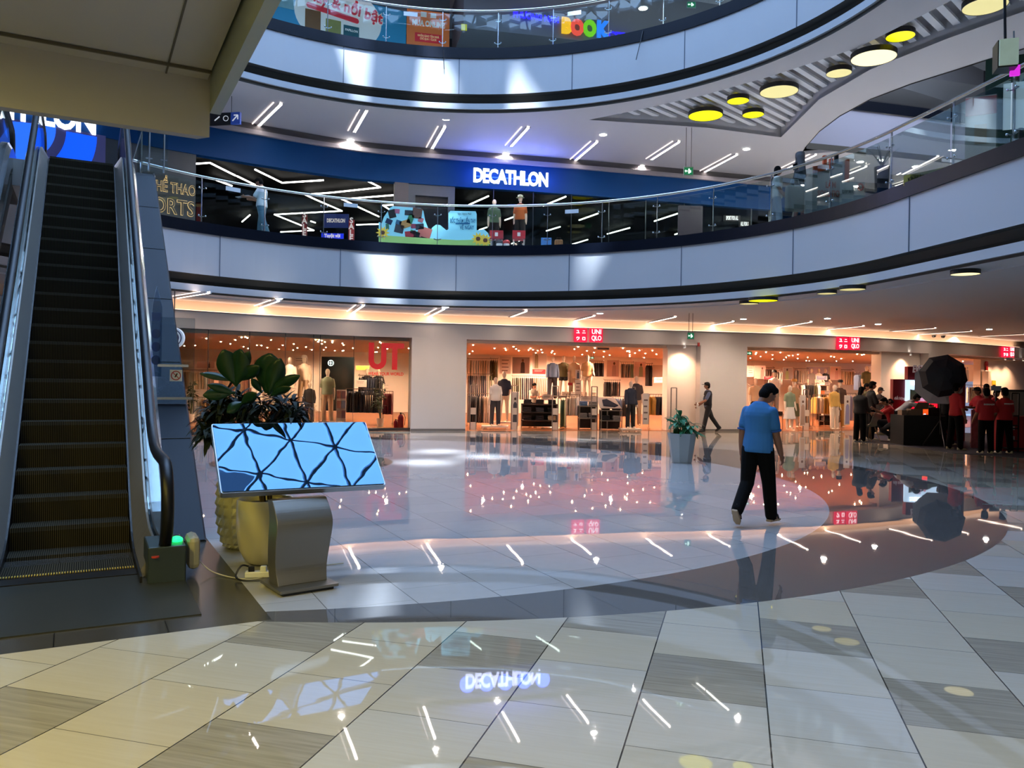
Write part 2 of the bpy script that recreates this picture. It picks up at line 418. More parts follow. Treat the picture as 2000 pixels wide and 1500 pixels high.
# ================================================================== ceilings (soffits) with ring panel
def slat_hole(z, pxs): return [(p.x, p.y) for p in (onz(a, b, z) for a, b in pxs)]
ZS2 = 9.49; ZS1 = 3.77
SL2 = slat_hole(ZS2, [(1150, 236), (1250, 216), (1375, 188), (1500, 153), (1675, 96), (1850, 8), (2060, -110), (2200, -60), (2000, 25), (1850, 78), (1700, 138), (1600, 196), (1556, 240), (1525, 270), (1380, 251)])
LENS = slat_hole(ZS2, [(1566, 304), (1572, 290), (1600, 258), (1640, 228), (1700, 195), (1780, 165), (1860, 140), (1960, 108), (2120, 62), (2160, 352), (2010, 336), (1800, 313), (1725, 305), (1640, 297)])
SL1 = [(p[0], p[1]) for p in SL2]; LENS1 = LENS
def ceiling_plate(name, z, top, P, holes, m):
    ringo = [(p.x, p.y) for p in arc(R+.73, 200, -58, 96)]
    outer = ringo+[(30, -8), (32, 48), (-24, 48), (-24, 10)]
    mb = MB(); mb.plate(outer, holes, z, z+.12); return mb.build(name, m, kind='structure')
ceiling_plate('ceiling_upper', ZS2+.03, 0, F1, [SL2, LENS], M_soff)
ceiling_plate('ceiling_lower', ZCEIL, 0, F0, [], M_soff)
# slab masses above the ceilings (so that no light leaks) and floors of the upper levels
def ringsolid(name, z0, z1, r0, m, far=34, a0=200, a1=-58):
    A = arc(r0, a0, a1, 96); B = arc(far, a0, a1, 96)
    mb = MB(); rings = [[Vector((p.x, p.y, z0)), Vector((q.x, q.y, z0)), Vector((q.x, q.y, z1)), Vector((p.x, p.y, z1))] for p, q in zip(A, B)]
    mb.rings(rings, True); return mb.build(name, m, kind='structure')
M_floor1 = mat('upper floor tiles', '#d2cec8', .25)
ringsolid('floor_first', Z1-.25, Z1, R+.16, M_floor1)
MB().plate([(p.x, p.y) for p in arc(R+.16, 200, -58, 96)]+[(30, -8), (32, 48), (-24, 48), (-24, 10)], [LENS], Z2-.25, Z2).build('floor_second', M_floor1, kind='structure')
ringsolid('ceiling_top', 15.1, 15.3, R+.3, M_soff)
# recess above slats
def grow(poly, k):
    c = sum((Vector((p[0], p[1])) for p in poly), Vector((0, 0)))/len(poly)
    return [tuple(c+(Vector(p)-c)*k) for p in poly]
mb = MB(); n = len(SL2)
mb.add([(p[0], p[1], ZS2+.03) for p in SL2]+[(p[0], p[1], ZS2+.5) for p in SL2], [(i, (i+1) % n, (i+1) % n+n, i+n) for i in range(n)])
mb.build('trim_3', M_soff, kind='structure')
MB().prism(SL2, ZS2+.5, ZS2+.55).build('ceiling_recess', mat('recess paint', '#b4b3b8', .8), kind='structure')
# slats
d0 = onz(1795, 35, ZS2+.3); d1 = onz(1845, 82, ZS2+.3); sd = (d1-d0).normalized(); sn = Vector((-sd.y, sd.x, 0))
xs = [Vector((p[0], p[1], 0)).dot(sn) for p in SL2]; ys = [Vector((p[0], p[1], 0)).dot(sd) for p in SL2]
def clip_line(poly, sn, sd, x):
    out = []
    for i in range(len(poly)):
        a, b = Vector((poly[i][0], poly[i][1], 0)), Vector((poly[(i+1) % len(poly)][0], poly[(i+1) % len(poly)][1], 0))
        fa, fb = a.dot(sn)-x, b.dot(sn)-x
        if fa*fb < 0: out.append((a+(b-a)*(fa/(fa-fb))).dot(sd))
    return sorted(out)
mb = MB(); x = min(xs)+.1
while x < max(xs):
    q = clip_line(SL2, sn, sd, x)
    for i in range(0, len(q)-1, 2):
        a, b = sn*x+sd*q[i], sn*x+sd*q[i+1]
        mb.bar(a+Vector((0, 0, ZS2+.3)), b+Vector((0, 0, ZS2+.3)), .16, .06)
    x += .34
mb.build('ceiling_slats', mat('slat paint', '#f0f0f2', .6), kind='structure')
# ================================================================== atrium edge bands
def band(name, prof, m, a0=200, a1=-58, parent=None, smooth=False):
    mb = MB(); A = [[Vector((p.x, p.y, z)) for (dr, z), p in ((q, arc(R+q[0], a, a, 1)[0]) for q in prof)] for a in [a0+(a1-a0)*i/120 for i in range(121)]]
    n = len(prof); vs = [v for r in A for v in r]
    mb.add(vs, [(i*n+k, i*n+k+1, (i+1)*n+k+1, (i+1)*n+k) for i in range(len(A)-1) for k in range(n-1)])
    return mb.build(name, m, kind='structure', smooth=smooth)
def joint_lines(name, z0, z1, angs, r=R-.004):
    mb = MB()
    for a in angs:
        p = arc(r, a, a, 1)[0]; mb.box((p.x, p.y, (z0+z1)/2), (.02, .02, z1-z0), rz=radians(a))
    return mb.build(name, mat('joint line', '#5c6370', .7), kind='structure')
# handrail posts: angles from the photograph
def ang_of(px, py, z):
    p = onz(px, py, z); return math.degrees(atan2(p.y-CY, p.x-CX))
for lv, (zs, zf, zk, zt) in (('lower', (3.77, 4.25, 5.30, 5.585)), ('upper', (9.49, 10.015, 11.045, 11.36)), ('top', (15.1, 15.6, 16.7, 16.95))):
    band('wall_atrium_'+lv, [(0, zf), (0, zk)], M_fascia)
    band('trim_kerb_'+lv, [(.02, zk), (-.035, zk), (-.035, zt), (.22, zt), (.22, zt-.3)], M_kerb)
    band('trim_recess_'+lv, [(0, zf), (.30, zf+.02), (.34, zf-.13), (.30, zf-.26)], M_soffdark)  # shadow of the gap is put into the dark colour
    band('trim_strip_'+lv, [(.30, zf-.262), (.03, zf-.262), (.03, zf-.43), (.1, zf-.43)], M_fascia)
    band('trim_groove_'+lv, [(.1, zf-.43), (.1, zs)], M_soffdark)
    band('ceiling_ring_'+lv, [(.1, zs), (.75, zs)], M_soff)
    if lv != 'top': joint_lines('trim_joint_'+lv, zf+.0, zk, [ang_of(458, 500, 4.7)-21.5*i for i in range(-1, 8)])
# ring panel step
band('trim_ring_upper', [(.73, 9.49), (.73, 9.53)], M_soffdark)
# ================================================================== level one facade: blue band over glass shop front
def S1(px, py=370): return hit(F1, px, py)[1]
e1 = curve_s(F1)[-1]
mb = MB(); wallseg(mb, F1, .1, e1, 8.27, 9.16, 0, .3); mb.build('wall_sign_band', M_blue, kind='structure')
mb = MB(); wallseg(mb, F1, .1, e1, 9.16, 9.30, -.12, .3); mb.build('trim_4', mat('cornice light', '#98949a', .6), kind='structure')
mb = MB(); wallseg(mb, F1, .1, e1, 9.30, 9.52, .02, .3); mb.build('trim_5', mat('cornice dark', '#5b595c', .7), kind='structure')
mb = MB(); wallseg(mb, F1, .1, S1(383), Z1, 8.27, .05, .3); mb.build('wall_first_left', mat('grey cladding', '#3f4a55', .5), kind='structure')
# interior of the level one shop: black ceiling, dark back
MB().prism([(p.x, p.y) for p, n in [(q+m_*.35, 0) for q, m_ in seg(F1, .1, e1)]]+[(28, 56), (-24, 56), (-24, 14)], 8.86, 8.95).build('ceiling_first_shop', M_dark, kind='structure')
mb = MB(); mb.bar((-24, 40, 7.2), (34, 52, 7.2), .2, 3.4); mb.build('wall_first_back', mat('shop dark wall', '#17181c', .6), kind='structure')
MB().prism([(p.x, p.y) for p, n in [(q+m_*.1, 0) for q, m_ in seg(F1, .1, e1)]]+[(28, 56), (-24, 56), (-24, 14)], Z1-.2, Z1+.01).build('floor_first_shop', mat('shop dark floor', '#2a2a2c', .3), kind='structure')
# piers in the level one front
mb = MB(); wallseg(mb, F1, S1(771), S1(798), Z1, 8.27, 0., .3); mb.build('wall_first_pier', mat('pier paint', '#57555a', .6), kind='structure')
mb = MB(); wallseg(mb, F1, S1(798), S1(812), Z1, 8.27, 0.05, .3); wallseg(mb, F1, S1(876), S1(889), Z1, 8.27, 0.05, .3); wallseg(mb, F1, S1(812), S1(876), 7.9, 8.27, .05, .3); mb.build('wall_first_portal', mat('portal grey', '#4a5462', .5), kind='structure')
mb = MB(); wallseg(mb, F1, S1(812), S1(876), Z1, 7.9, .15, .3); mb.build('door_1', mat('dark door', '#0c1020', .3), kind='structure')
# glazing of the level one front
pane = MB(); wallseg(pane, F1, S1(889), e1-6, Z1, 8.27, .12, .135); pane.build('window_1', M_shopglass, kind='structure')
mb = MB()
for px in (964, 1042, 1117, 1191, 1263, 1338, 1470, 1505):
    p, d = at_s(F1, S1(px)); mb.box((p.x, p.y+.1, (Z1+8.27)/2), (.03, .05, 8.27-Z1))
mb.build('trim_mullions', M_steeld, kind='structure')
# ================================================================== level two facade and ceiling
L2w = MB(); wallseg(L2w, F1, .1, e1, Z2, 15.1, 4.2, 4.4); L2w.build('wall_second', mat('level two wall', '#55565c', .6), kind='structure')
mb = MB(); wallseg(mb, F1, S1(890), e1-6, 13.2, 15.1, -1.2, 1.5); mb.build('wall_bulkhead', mat('bulkhead paint', '#8a888d', .6), kind='structure')
# ================================================================== near slab over the camera (level one, with down-stand edges)
U = Vector((-.472, .8816, 0)); V = Vector((.8816, .472, 0)); A0 = Vector((-2.43, 6.28, 0))
def sl(s, t): return A0-V*s-U*t
mb = MB()
q = [sl(0, 0), sl(9, 0), sl(9, 14), sl(0, 14)]
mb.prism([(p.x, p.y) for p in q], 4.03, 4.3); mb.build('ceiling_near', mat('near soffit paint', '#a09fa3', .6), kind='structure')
mb = MB(); a, b = sl(-.06, -.06), sl(-.06, 14)
q = [sl(-.02, .0), sl(-.02, 14), sl(-.10, 14), sl(-.10, 0.0)]
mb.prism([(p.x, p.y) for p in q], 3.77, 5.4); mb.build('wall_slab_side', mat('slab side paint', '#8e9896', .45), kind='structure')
q = [sl(-.02, 0), sl(9, 0), sl(9, -.12), sl(.12, -.12), sl(-.02, 0)][:4]
mb = MB(); q4 = [sl(-.02, 0.), sl(9, 0.), sl(9, -.1), sl(.06, -.1)]
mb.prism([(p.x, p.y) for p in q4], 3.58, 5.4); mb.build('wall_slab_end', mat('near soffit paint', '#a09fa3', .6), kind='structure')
MB().prism([(p.x, p.y) for p in [sl(-.1, -.1), sl(9, -.1), sl(9, 14), sl(-.1, 14)]], 5.4, 5.55).build('floor_near_slab', M_floor1, kind='structure')
mb = MB(); p0, p1 = sl(.0, .22), sl(9, .22); mb.bar((p0.x, p0.y, 4.015), (p1.x, p1.y, 4.015), .02, .02)
p0, p1 = sl(.3, 0), sl(.3, 13); mb.bar((p0.x, p0.y, 4.025), (p1.x, p1.y, 4.025), .012, .01); mb.build('trim_slab_joint', M_soffdark, kind='structure')
# ================================================================== outer enclosure and roof
mb = MB()
for a, b in (((-24, -12), (34, -12)), ((34, -12), (34, 58)), ((34, 58), (-30, 58)), ((-24, -12), (-24, 10)), ((-24, 10), (-30, 14)), ((-30, 14), (-30, 58))):
    mb.bar((a[0], a[1], 10.5), (b[0], b[1], 10.5), .3, 21)
mb.build('wall_outer', mat('outer wall paint', '#77797f', .7), kind='structure')
mb = MB()
# roof with a round opening
ro = [(CX+9.6*cos(2*pi*i/64), CY+9.6*sin(2*pi*i/64)) for i in range(64)]
mb.plate([(-31, -13), (35, -13), (35, 59), (-31, 59)], [ro], 20.8, 21.2); mb.build('roof_slab', mat('roof paint', '#8b8f98', .7), kind='structure')
# back of the mall behind the camera at level one and two
mb = MB(); mb.prism([(-24, -12), (34, -12), (34, 0), (6.0, -1.5), (-3, -4.5), (-10, -4.5), (-24, -2)], 3.77, 5.5); mb.build('ceiling_back_slab', M_soff, kind='structure')
mb = MB(); mb.prism([(-24, -12), (34, -12), (34, 0), (6.0, -1.5), (-3, -4.5), (-10, -4.5), (-24, -2)], 9.5, 11.1); mb.build('ceiling_back_slab_upper', M_soff, kind='structure')
# ------------------------------------------------------------------ skylight: triangular steel lattice under glazing
TS = 1.5; hgt = TS*sqrt(3)/2
def ingrid(p, r=9.6): return (p.x-CX)**2+(p.y-CY)**2 < r*r
lat = MB(); cells = []
rot = radians(17)
def G(i, j):
    x = (i+.5*(j & 1))*TS; y = j*hgt; return Vector((CX+x*cos(rot)-y*sin(rot), CY+x*sin(rot)+y*cos(rot), 20.3+.9*max(0, 1-((x*x+y*y)/92))))
for j in range(-9, 10):
    for i in range(-9, 10):
        o = j & 1
        p = G(i, j); nb = [G(i+1, j), G(i+o, j+1), G(i-1+o, j+1)]
        for q in nb:
            if ingrid(p, 10) or ingrid(q, 10): lat.bar(p, q, .07, .16)
        for tri in ((p, G(i+1, j), G(i+o, j+1)), (G(i+o, j+1), p, G(i-1+o, j+1))):
            c = (tri[0]+tri[1]+tri[2])/3
            if ingrid(c, 10.4): cells.append((c, tri))
lat.build('window_skylight_frame', mat('skylight steel', '#b4bfcc', .5), kind='structure')
SUN = Vector((.02, .40, -.91)).normalized()               # sunlight travels this way
want = []                                                # places where the photograph shows sun patches
for px, py in ((690, 140), (860, 150), (1000, 150), (1150, 120), (1280, 90)): want.append((online(px, py, (-10, 23.2), (10, 23.2)), 1))
for px, py in ((770, 520), (1150, 530), (1480, 480)): want.append((online(px, py, (-10, 23.2), (10, 23.2)), 1))
for px, py in ((860, 905), (1000, 895), (1130, 862), (980, 950), (1150, 955), (1390, 950), (1560, 965), (780, 853), (700, 935), (900, 885), (1080, 895), (1250, 960)): want.append((onz(px, py, 0), 1))
clear = {}  # panes opened on purpose to steer the sun patches
for p, _ in want:
    t = (20.9-p.z)/-SUN.z; q = p-SUN*t
    k = min(range(len(cells)), key=lambda k: (cells[k][0].xy-q.xy).length); clear[k] = .9 if p.z > 1 else .85
gz = MB()
for k, (c, tri) in enumerate(cells):
    if k in clear: 
        # hole added in this pane so that sunlight lands as a patch
        inner = [c+(v-c)*clear[k] for v in tri]
        for a in range(3):
            b = (a+1) % 3; gz.add([tri[a]+Vector((0, 0, .1)), tri[b]+Vector((0, 0, .1)), inner[b]+Vector((0, 0, .1)), inner[a]+Vector((0, 0, .1))], [(0, 1, 2, 3)])
    else: gz.add([v+Vector((0, 0, .1)) for v in tri], [(0, 1, 2)])
gz.build('window_skylight_glazing', mat('skylight glazing', '#dfeaff', .3, emit=3.5, ecol='#a4c9f8'), kind='structure')
sun = bpy.data.lights.new('sun', 'SUN'); sun.energy = 13; sun.angle = radians(2.4); sun.color = lin('#e4f1ff')[:3]
so = bpy.data.objects.new('sun', sun); C.objects.link(so); so.rotation_euler = SUN.to_track_quat('-Z', 'Y').to_euler(); so.location = (0, 0, 30)

# ================================================================== second void to the right: far edge band, rail, dark upper shop
far = [onz(a, b, 9.49) for a, b in ((1575, 290.5), (1640, 296.5), (1725, 305), (1800, 313), (2010, 337), (2140, 352))]
mb = MB(); mb.strip([p.copy() for p in far], [p+Vector((0, 0, 1.45)) for p in far]); mb.build('wall_far_void', mat('far fascia paint', '#9d9cab', .5), kind='structure')
mb = MB(); mb.strip([p+Vector((0, -.04, 1.45)) for p in far], [p+Vector((0, -.04, 1.80)) for p in far]); mb.build('trim_far_kerb', M_kerb, kind='structure')
mb = MB(); mb.strip([p+Vector((0, -.01, .0)) for p in far], [p+Vector((0, -.01, .2)) for p in far]); mb.build('trim_far_recess_shade', M_soffdark, kind='structure')  # flat dark strip, recess shade put in as colour
gl = MB(); gl.strip([p+Vector((0, .05, 1.8)) for p in far], [p+Vector((0, .05, 2.9)) for p in far]); gl.build('window_far_rail_glass', M_glass, kind='structure')
bk = [p+Vector((1.5, 5, 0)) for p in far]
mb = MB(); mb.strip([p+Vector((0, 0, 1.6)) for p in bk], [p+Vector((0, 0, 6)) for p in bk]); mb.build('wall_far_upper', mat('far upper wall', '#3d3a40', .6), kind='structure')
near = [onz(a, b, 9.49) for a, b in ((1566, 302), (1572, 290), (1600, 258), (1640, 228), (1700, 195), (1780, 165), (1860, 140), (1960, 108), (2120, 62))]
mb = MB(); mb.strip([p.copy() for p in near], [p+Vector((0, 0, .35)) for p in near]); mb.build('trim_void_lip', M_soffdark, kind='structure')

MB().prism([(p[0], p[1]) for p in grow(LENS, .8)], 15.02, 15.06).build('ceiling_added_glow', mat('added glow panel', '#e8f0ff', .4, emit=3.4, ecol='#cfe0fa'), kind='structure')  # glowing panel added above the void to light the far fascia
# ================================================================== ceiling lamps
def lin_lamp(p, q, z, w, double, m, label, group):
    a, b = onz(p[0], p[1], z), onz(q[0], q[1], z)
    d = (b-a).normalized(); n = Vector((d.y, -d.x, 0))
    e = empty('linear_ceiling_light', ((a+b)/2), 0, label, 'ceiling light', group)
    mb = MB(); mb.bar(a+Vector((0, 0, -.005)), b+Vector((0, 0, -.005)), w, .03); mb.build('diffuser', m, e)
    mb = MB(); mb.bar(a-d*.05+n*(w*.5+.02), b+d*.05+n*(w*.5+.02), .03, .06); mb.bar(a-d*.05-n*(w*.5+.02), b+d*.05-n*(w*.5+.02), .03, .06); mb.build('frame', M_soff, e)
    if double:
        mb = MB(); mb.bar(a+n*.2, b+n*.2, .03, .02); mb.build('side_strip', LS, e)
LW = mat('lamp diffuser upper', '#ffffff', .5, emit=7.5, ecol='#ffefe4')
LS = mat('side strip diffuser', '#ffffff', .5, emit=1.2, ecol='#ffe8dc')
LP = mat('lamp diffuser lower', '#ffffff', .5, emit=7, ecol='#ffe0c8')
lab2 = 'white slim linear ceiling light, double line, in the grey ceiling above the first floor walkway'
for p, q in (((505, 245), (548, 203)), ((692, 257), (716, 215)), ((844, 289), (868, 248)), ((998, 285), (1031, 249)), ((1122, 314), (1165, 277)), ((1272, 311), (1325, 277)), ((1376, 335), (1438, 302)), ((1522, 335), (1592, 302)), ((1612, 357), (1690, 325)), ((1748, 362), (1838, 334))):
    lin_lamp(p, q, 9.50, .075, True, LW, lab2, 'linear lights over the first floor walkway')
lab1 = 'warm white linear ceiling light in the low ceiling in front of the clothing shop'
for p, q in (((344, 581), (406, 571)), ((505, 600), (543, 587)), ((690, 609), (709, 596)), ((840, 616), (866, 603)), ((997, 618), (1027, 607)), ((1115, 627), (1160, 616)), ((1268, 629), (1318, 618)), ((1376, 636), (1431, 627)), ((1520, 638), (1583, 628)), ((1600, 644), (1685, 636)), ((1742, 646), (1825, 640)), ((1795, 652), (1895, 646)), ((1915, 656), (1999, 652))):
    lin_lamp(p, q, 3.73, .07, p[0] < 900, LP, lab1, 'linear lights in the ground floor ceiling')
def downlight(x, y, z, r, m, label, group, rim=M_white):
    p = onz(x, y, z); e = empty('downlight', p, 0, label, 'ceiling light', group)
    MB().lathe([(r, 0.), (r*.7, .03)], (0, 0, -.015), 16).build('diffuser', m, e, world=False)
    MB().lathe([(r*1.25, .012), (r*1.25, -.004), (r*1.0, -.006)], (0, 0, 0), 16, False).build('trim_ring', rim, e, world=False)
DL = mat('downlight diffuser', '#ffffff', .5, emit=18, ecol='#fffaf0')
for x, y in ((558, 189), (685, 273), (871, 232), (988, 300), (1178, 263), (1253, 324), (1458, 291), (1680, 316), (1721, 313), (1788, 325)):
    downlight(x, y, 9.515, .11, DL, 'small round white downlight set in the grey ceiling above the first floor walkway', 'downlights over the first floor walkway')
for x, y in ((545, 583), (688, 612), (870, 600), (983, 622), (1172, 612), (1248, 631), (1452, 623), (1492, 640), (1616, 622), (1715, 633), (1708, 648), (1932, 643), (1870, 658)):
    downlight(x, y, 3.735, .09, DL, 'small round white downlight in the ground floor ceiling by the shop front', 'downlights in the ground floor ceiling')
for x, y in ((1256, 16), (914, 56)):
    p = onz(x, y, 13.6)
    downlight(x, y, 13.58, .13, DL, 'round white downlight in the second floor ceiling beyond the upper glass rail', 'downlights on the second floor')
# large round drum lamps below the slatted ceiling
Yel = mat('yellow drum diffuser', '#f2e800', .5, emit=1.1, ecol='#f6ee00'); Crm = mat('cream drum diffuser', '#fff0b8', .5, emit=1.0, ecol='#fff0b4'); Crm2 = mat('dull cream drum diffuser', '#d8cf90', .5, emit=.75, ecol='#dcd08c')
Drim = mat('drum lamp rim', '#231f1c', .5)
drums = [((1344, 206), (1412, 206), Yel, 'large yellow drum lamp nearest the dark tip of the slatted ceiling'), ((1420, 190), (1463, 190), Yel, 'small yellow drum lamp just behind the large yellow one'), ((1450, 219), (1492, 219), Yel, 'small yellow drum lamp lowest in the slatted ceiling'),
 ((1484, 171), (1559, 171), Crm2, 'wide cream drum lamp in the middle of the slatted ceiling'), ((1614, 134), (1663, 134), Crm2, 'small pale drum lamp between two wide cream ones'), ((1663, 101), (1750, 101), Crm, 'widest bright cream drum lamp on the slatted ceiling'),
 ((1731, 62), (1786, 62), Yel, 'small yellow drum lamp above the widest cream lamp'), ((1882, 0), (1966, 0), Crm2, 'pale drum lamp cut by the top edge of the photo')]
for (ax, ay), (bx, by), m, lb in drums:
    yy = {206: 226, 190: 197, 219: 224, 171: 179, 134: 143, 101: 113, 62: 71, 0: 12}[ay]
    z = 9.56 if ay != 101 else 9.38; a = onz(ax, yy, z); b = onz(bx, yy, z); c = onz((ax+bx)/2, yy, z); r = abs(b.x-a.x)/2*.96
    e = empty('drum_lamp', (c.x, c.y, z), 0, lb, 'ceiling light')
    MB().lathe([(r, 0), (r*.2, .02)], (0, 0, -.004), 40).build('diffuser', m, e, world=False)
    MB().lathe([(r*1.0, -.01), (r*1.03, -.01), (r*1.03, .11), (r*.3, .12)], (0, 0, 0), 40, False).build('rim', Drim, e, world=False)
    MB().tube([(0, 0, .1), (0, 0, .18)], .02).build('rod', Drim, e, world=False)
# lower ceiling: yellow lamps seen edge-on
for i, (ax, bx, yy, m) in enumerate(((1462, 1519, 587, Yel), (1444, 1482, 593, Crm2), (1858, 1913, 535, Crm), (1596, 1634, 573, Crm2), (1640, 1690, 565, Crm2))):
    z = 3.70; a = onz(ax, yy, z); b = onz(bx, yy, z); c = (a+b)/2; r = abs(b.x-a.x)/2
    e = empty('drum_lamp', (c.x, c.y, z), 0, ('yellow drum lamp under the white balcony', 'pale drum lamp beside the yellow one under the balcony', 'cream drum lamp under the balcony at its right-hand end', 'small thin pale lamp under the balcony right of the yellow one', 'longer thin pale lamp under the balcony right of the yellow one')[i], 'ceiling light')
    MB().lathe([(r, 0), (r*.2, .02)], (0, 0, -.004), 32).build('diffuser', m, e, world=False)
    MB().lathe([(r*1.0, -.01), (r*1.03, -.01), (r*1.03, .07)], (0, 0, 0), 32, False).build('rim', Drim, e, world=False)
# lamps of the soffit above the camera: warm yellow glow on the near floor
for x, y, p_, c in ((-3.4, 1.6, 95, '#ffe870'), (-6.0, 3.0, 60, '#ffe668'), (-1.2, -2.6, 70, '#fff0b8'), (2.5, -2.9, 90, '#fff2cc'), (6.5, -2.4, 85, '#fff4dd')):
    area('lamp_near', (x, y, 3.70 if y < 0 else 3.98), (.9, .9), p_, c, shape='DISK')
# shop ceiling spots as visible little lamps
SpotM = mat('shop spot diffuser', '#ffffff', .5, emit=90, ecol='#ffc79a')
rs = random.Random(3); k = 0
for lo, hi, n in ((340, 800, 52), (915, 1305, 42), (1462, 1735, 34), (1855, 1990, 12)):
    for i in range(n):
        px = rs.uniform(lo, hi); p0, _ = hit(F0, px); Yd = p0.y+rs.uniform(.9, 12.5)
        d = ray(px, 700); x = d[0]*Yd
        e = MB().lathe([(.022, 0), (.015, .02)], (0, 0, 0), 8).build('shop_spotlight', SpotM, None, world=False); e.location = (x, Yd, 2.835)
        tag(e, 'tiny warm spotlight in the orange-lit ceiling inside the clothing shop', 'ceiling light', 'spotlights in the clothing shop ceiling')
# level one shop: led lines under the black ceiling
LEDS = [[(380, 320), (410, 318), (460, 343)], [(463, 344), (498, 361)], [(498, 331), (551, 357), (632, 352)], [(597, 380), (650, 376), (743, 366), (711, 350)], [(596, 380), (617, 390), (668, 412), (536, 419), (613, 450), (548, 453)],
 [(683, 388), (770, 381)], [(666, 388), (699, 404), (740, 423)], [(762, 410), (748, 401), (772, 400)], [(696, 439), (740, 437.6)], [(488, 420), (473, 433)], [(916, 400), (954, 383)], [(986, 430), (1022, 417)], [(936, 449), (951, 444)], [(999, 476), (1020, 468)],
 [(1061, 402), (1105, 384)], [(1131, 430), (1168, 417)], [(1067, 451), (1094, 443)], [(1186, 457), (1230, 445)], [(1118, 477), (1148, 468)], [(1278, 432), (1324, 417)], [(415, 349), (453, 363)], [(607, 432), (616, 435)], [(1318, 458), (1324, 456)]]
for L in LEDS:
    pts = [onz(a, b, 8.70) for a, b in L]; c = sum(pts, Vector())/len(pts)
    o = MB().tube(pts, .028, 6).build('led_line', M_led, loc=c)
    x0 = sum(a for a, b in L)/len(L)
    tag(o, 'zigzag white led line on the black ceiling of the sports shop' if len(L) > 2 else 'straight white led bar on the black ceiling of the sports shop', 'light', 'zigzag led lines in the sports shop' if len(L) > 2 else 'straight led bars in the sports shop')
for x, y in ((-4, 31), (3, 33), (9, 34)): area('lamp_sport', (x, y, 8.6), (2, 2), 40, '#ffffff', shape='DISK')

# wall-washing spotlights on the pale columns; three more added to brighten the right-hand wall
for i, (px, off, pw) in enumerate(((1335, -.05, 55), (1775, -.05, 60), (1958, -.1, 60), (1975, -.1, 60), (1993, -.1, 60))):
    p, s = hit(F0, px); q, dd = at_s(F0, s); nn = Vector((-dd.y, dd.x, 0)); c = q+nn*off
    e = empty('wall_spotlight', (c.x, c.y, 2.86), 0, ('spotlight washing the pale column behind the planter', 'spotlight washing the pale column behind the red backdrop', 'first of three spotlights washing the wall at the right edge', 'middle of three spotlights washing the wall at the right edge', 'last of three spotlights washing the wall at the right edge')[i], 'ceiling light')
    MB().lathe([(.045, 0), (.045, .10)], (0, 0, 0), 12, False).build('can', M_white, e, world=False); MB().lathe([(.04, .01), (.03, .015)], (0, 0, 0), 12).build('diffuser', DL, e, world=False)
    spot('lamp_wall', (c.x, c.y, 2.84), c+nn*.6+Vector((0, 0, 1.1-c.z)), pw, '#ffc49a', 110, .8, .05)

# light of the downlights themselves
for x, y in ((558, 189), (685, 273), (871, 232), (988, 300), (1178, 263), (1253, 324), (1458, 291), (1680, 316), (1721, 313), (1788, 325)):
    p = onz(x, y, 9.49); spot('lamp_downlight', p, p-Vector((0, 0, 1)), 190, '#fff0e6', 165, .5, .05)
for x, y in ((545, 583), (688, 612), (870, 600), (983, 622), (1172, 612), (1248, 631), (1452, 623), (1492, 640), (1616, 622), (1715, 633), (1932, 643), (1870, 658)):
    p = onz(x, y, 3.71); spot('lamp_downlight', p, p-Vector((0, 0, 1)), 90, '#ffe2cc', 165, .5, .05)
for x, y in ((-8.5, 27), (-4.5, 29), (-6, 32.5), (-1, 29.5), (.5, 33.5), (3.8, 30.2), (6.5, 33), (9.5, 31.5), (12.5, 34.5), (11, 38), (16, 34.8), (19, 38), (2, 38), (-8, 35)):
    spot('lamp_shop', (x, y, 2.80), (x, y, 0), 320, '#ffc8a2', 172, .3, .05)
# ================================================================== escalator
TT = math.tan(radians(34.8)); ZT = 5.55
def esc_z(y): return max(0., min(ZT, (y-.9)*TT))
def esc_path(y0, y1, dz, n=40, soft=.45):
    out = []
    for i in range(n+1):
        y = y0+(y1-y0)*i/n
        z = sum(esc_z(y+soft*k/3) for k in (-3, -2, -1, 0, 1, 2, 3))/7; out.append((y, z+dz))
    return out
def sweep_yz(mb, prof, path):
    """prof: (x, dz) closed loop swept along path (y, z)"""
    return mb.rings([[Vector((x, y, z+dz)) for x, dz in prof] for y, z in path], True)
M_step = mat('escalator step', '#141210', .8, spec=.03)
nt = M_step.node_tree; b = nt.nodes['Principled BSDF']; tc = nt.nodes.new('ShaderNodeTexCoord'); wv = nt.nodes.new('ShaderNodeTexWave'); wv.wave_type = 'BANDS'; wv.bands_direction = 'X'
wv.inputs['Scale'].default_value = 18; nt.links.new(tc.outputs['Object'], wv.inputs['Vector'])
mx = nt.nodes.new('ShaderNodeMix'); mx.data_type = 'RGBA'; mx.inputs[6].default_value = lin('#090807'); mx.inputs[7].default_value = lin('#3f3a2e'); nt.links.new(wv.outputs['Fac'], mx.inputs[0]); nt.links.new(mx.outputs[2], b.inputs['Base Color'])
M_skirt = mat('escalator skirt', '#23211f', .35, .6)
M_deck = mat('escalator inner deck', '#8a857e', .3, .6)
M_decks = mat('escalator outer deck', '#cfd4d8', .2, 1.0)
M_clad = mat('blue grey cladding', '#10161f', .6, spec=.25)
M_rub = mat('black rubber handrail', '#08080a', .42, spec=.3)
M_yel = mat('yellow comb edge', '#b99a2a', .5)
RZ = radians(90)-0; EO = (-3.711, 6.738, 0)
ez = atan2(V.y, V.x)
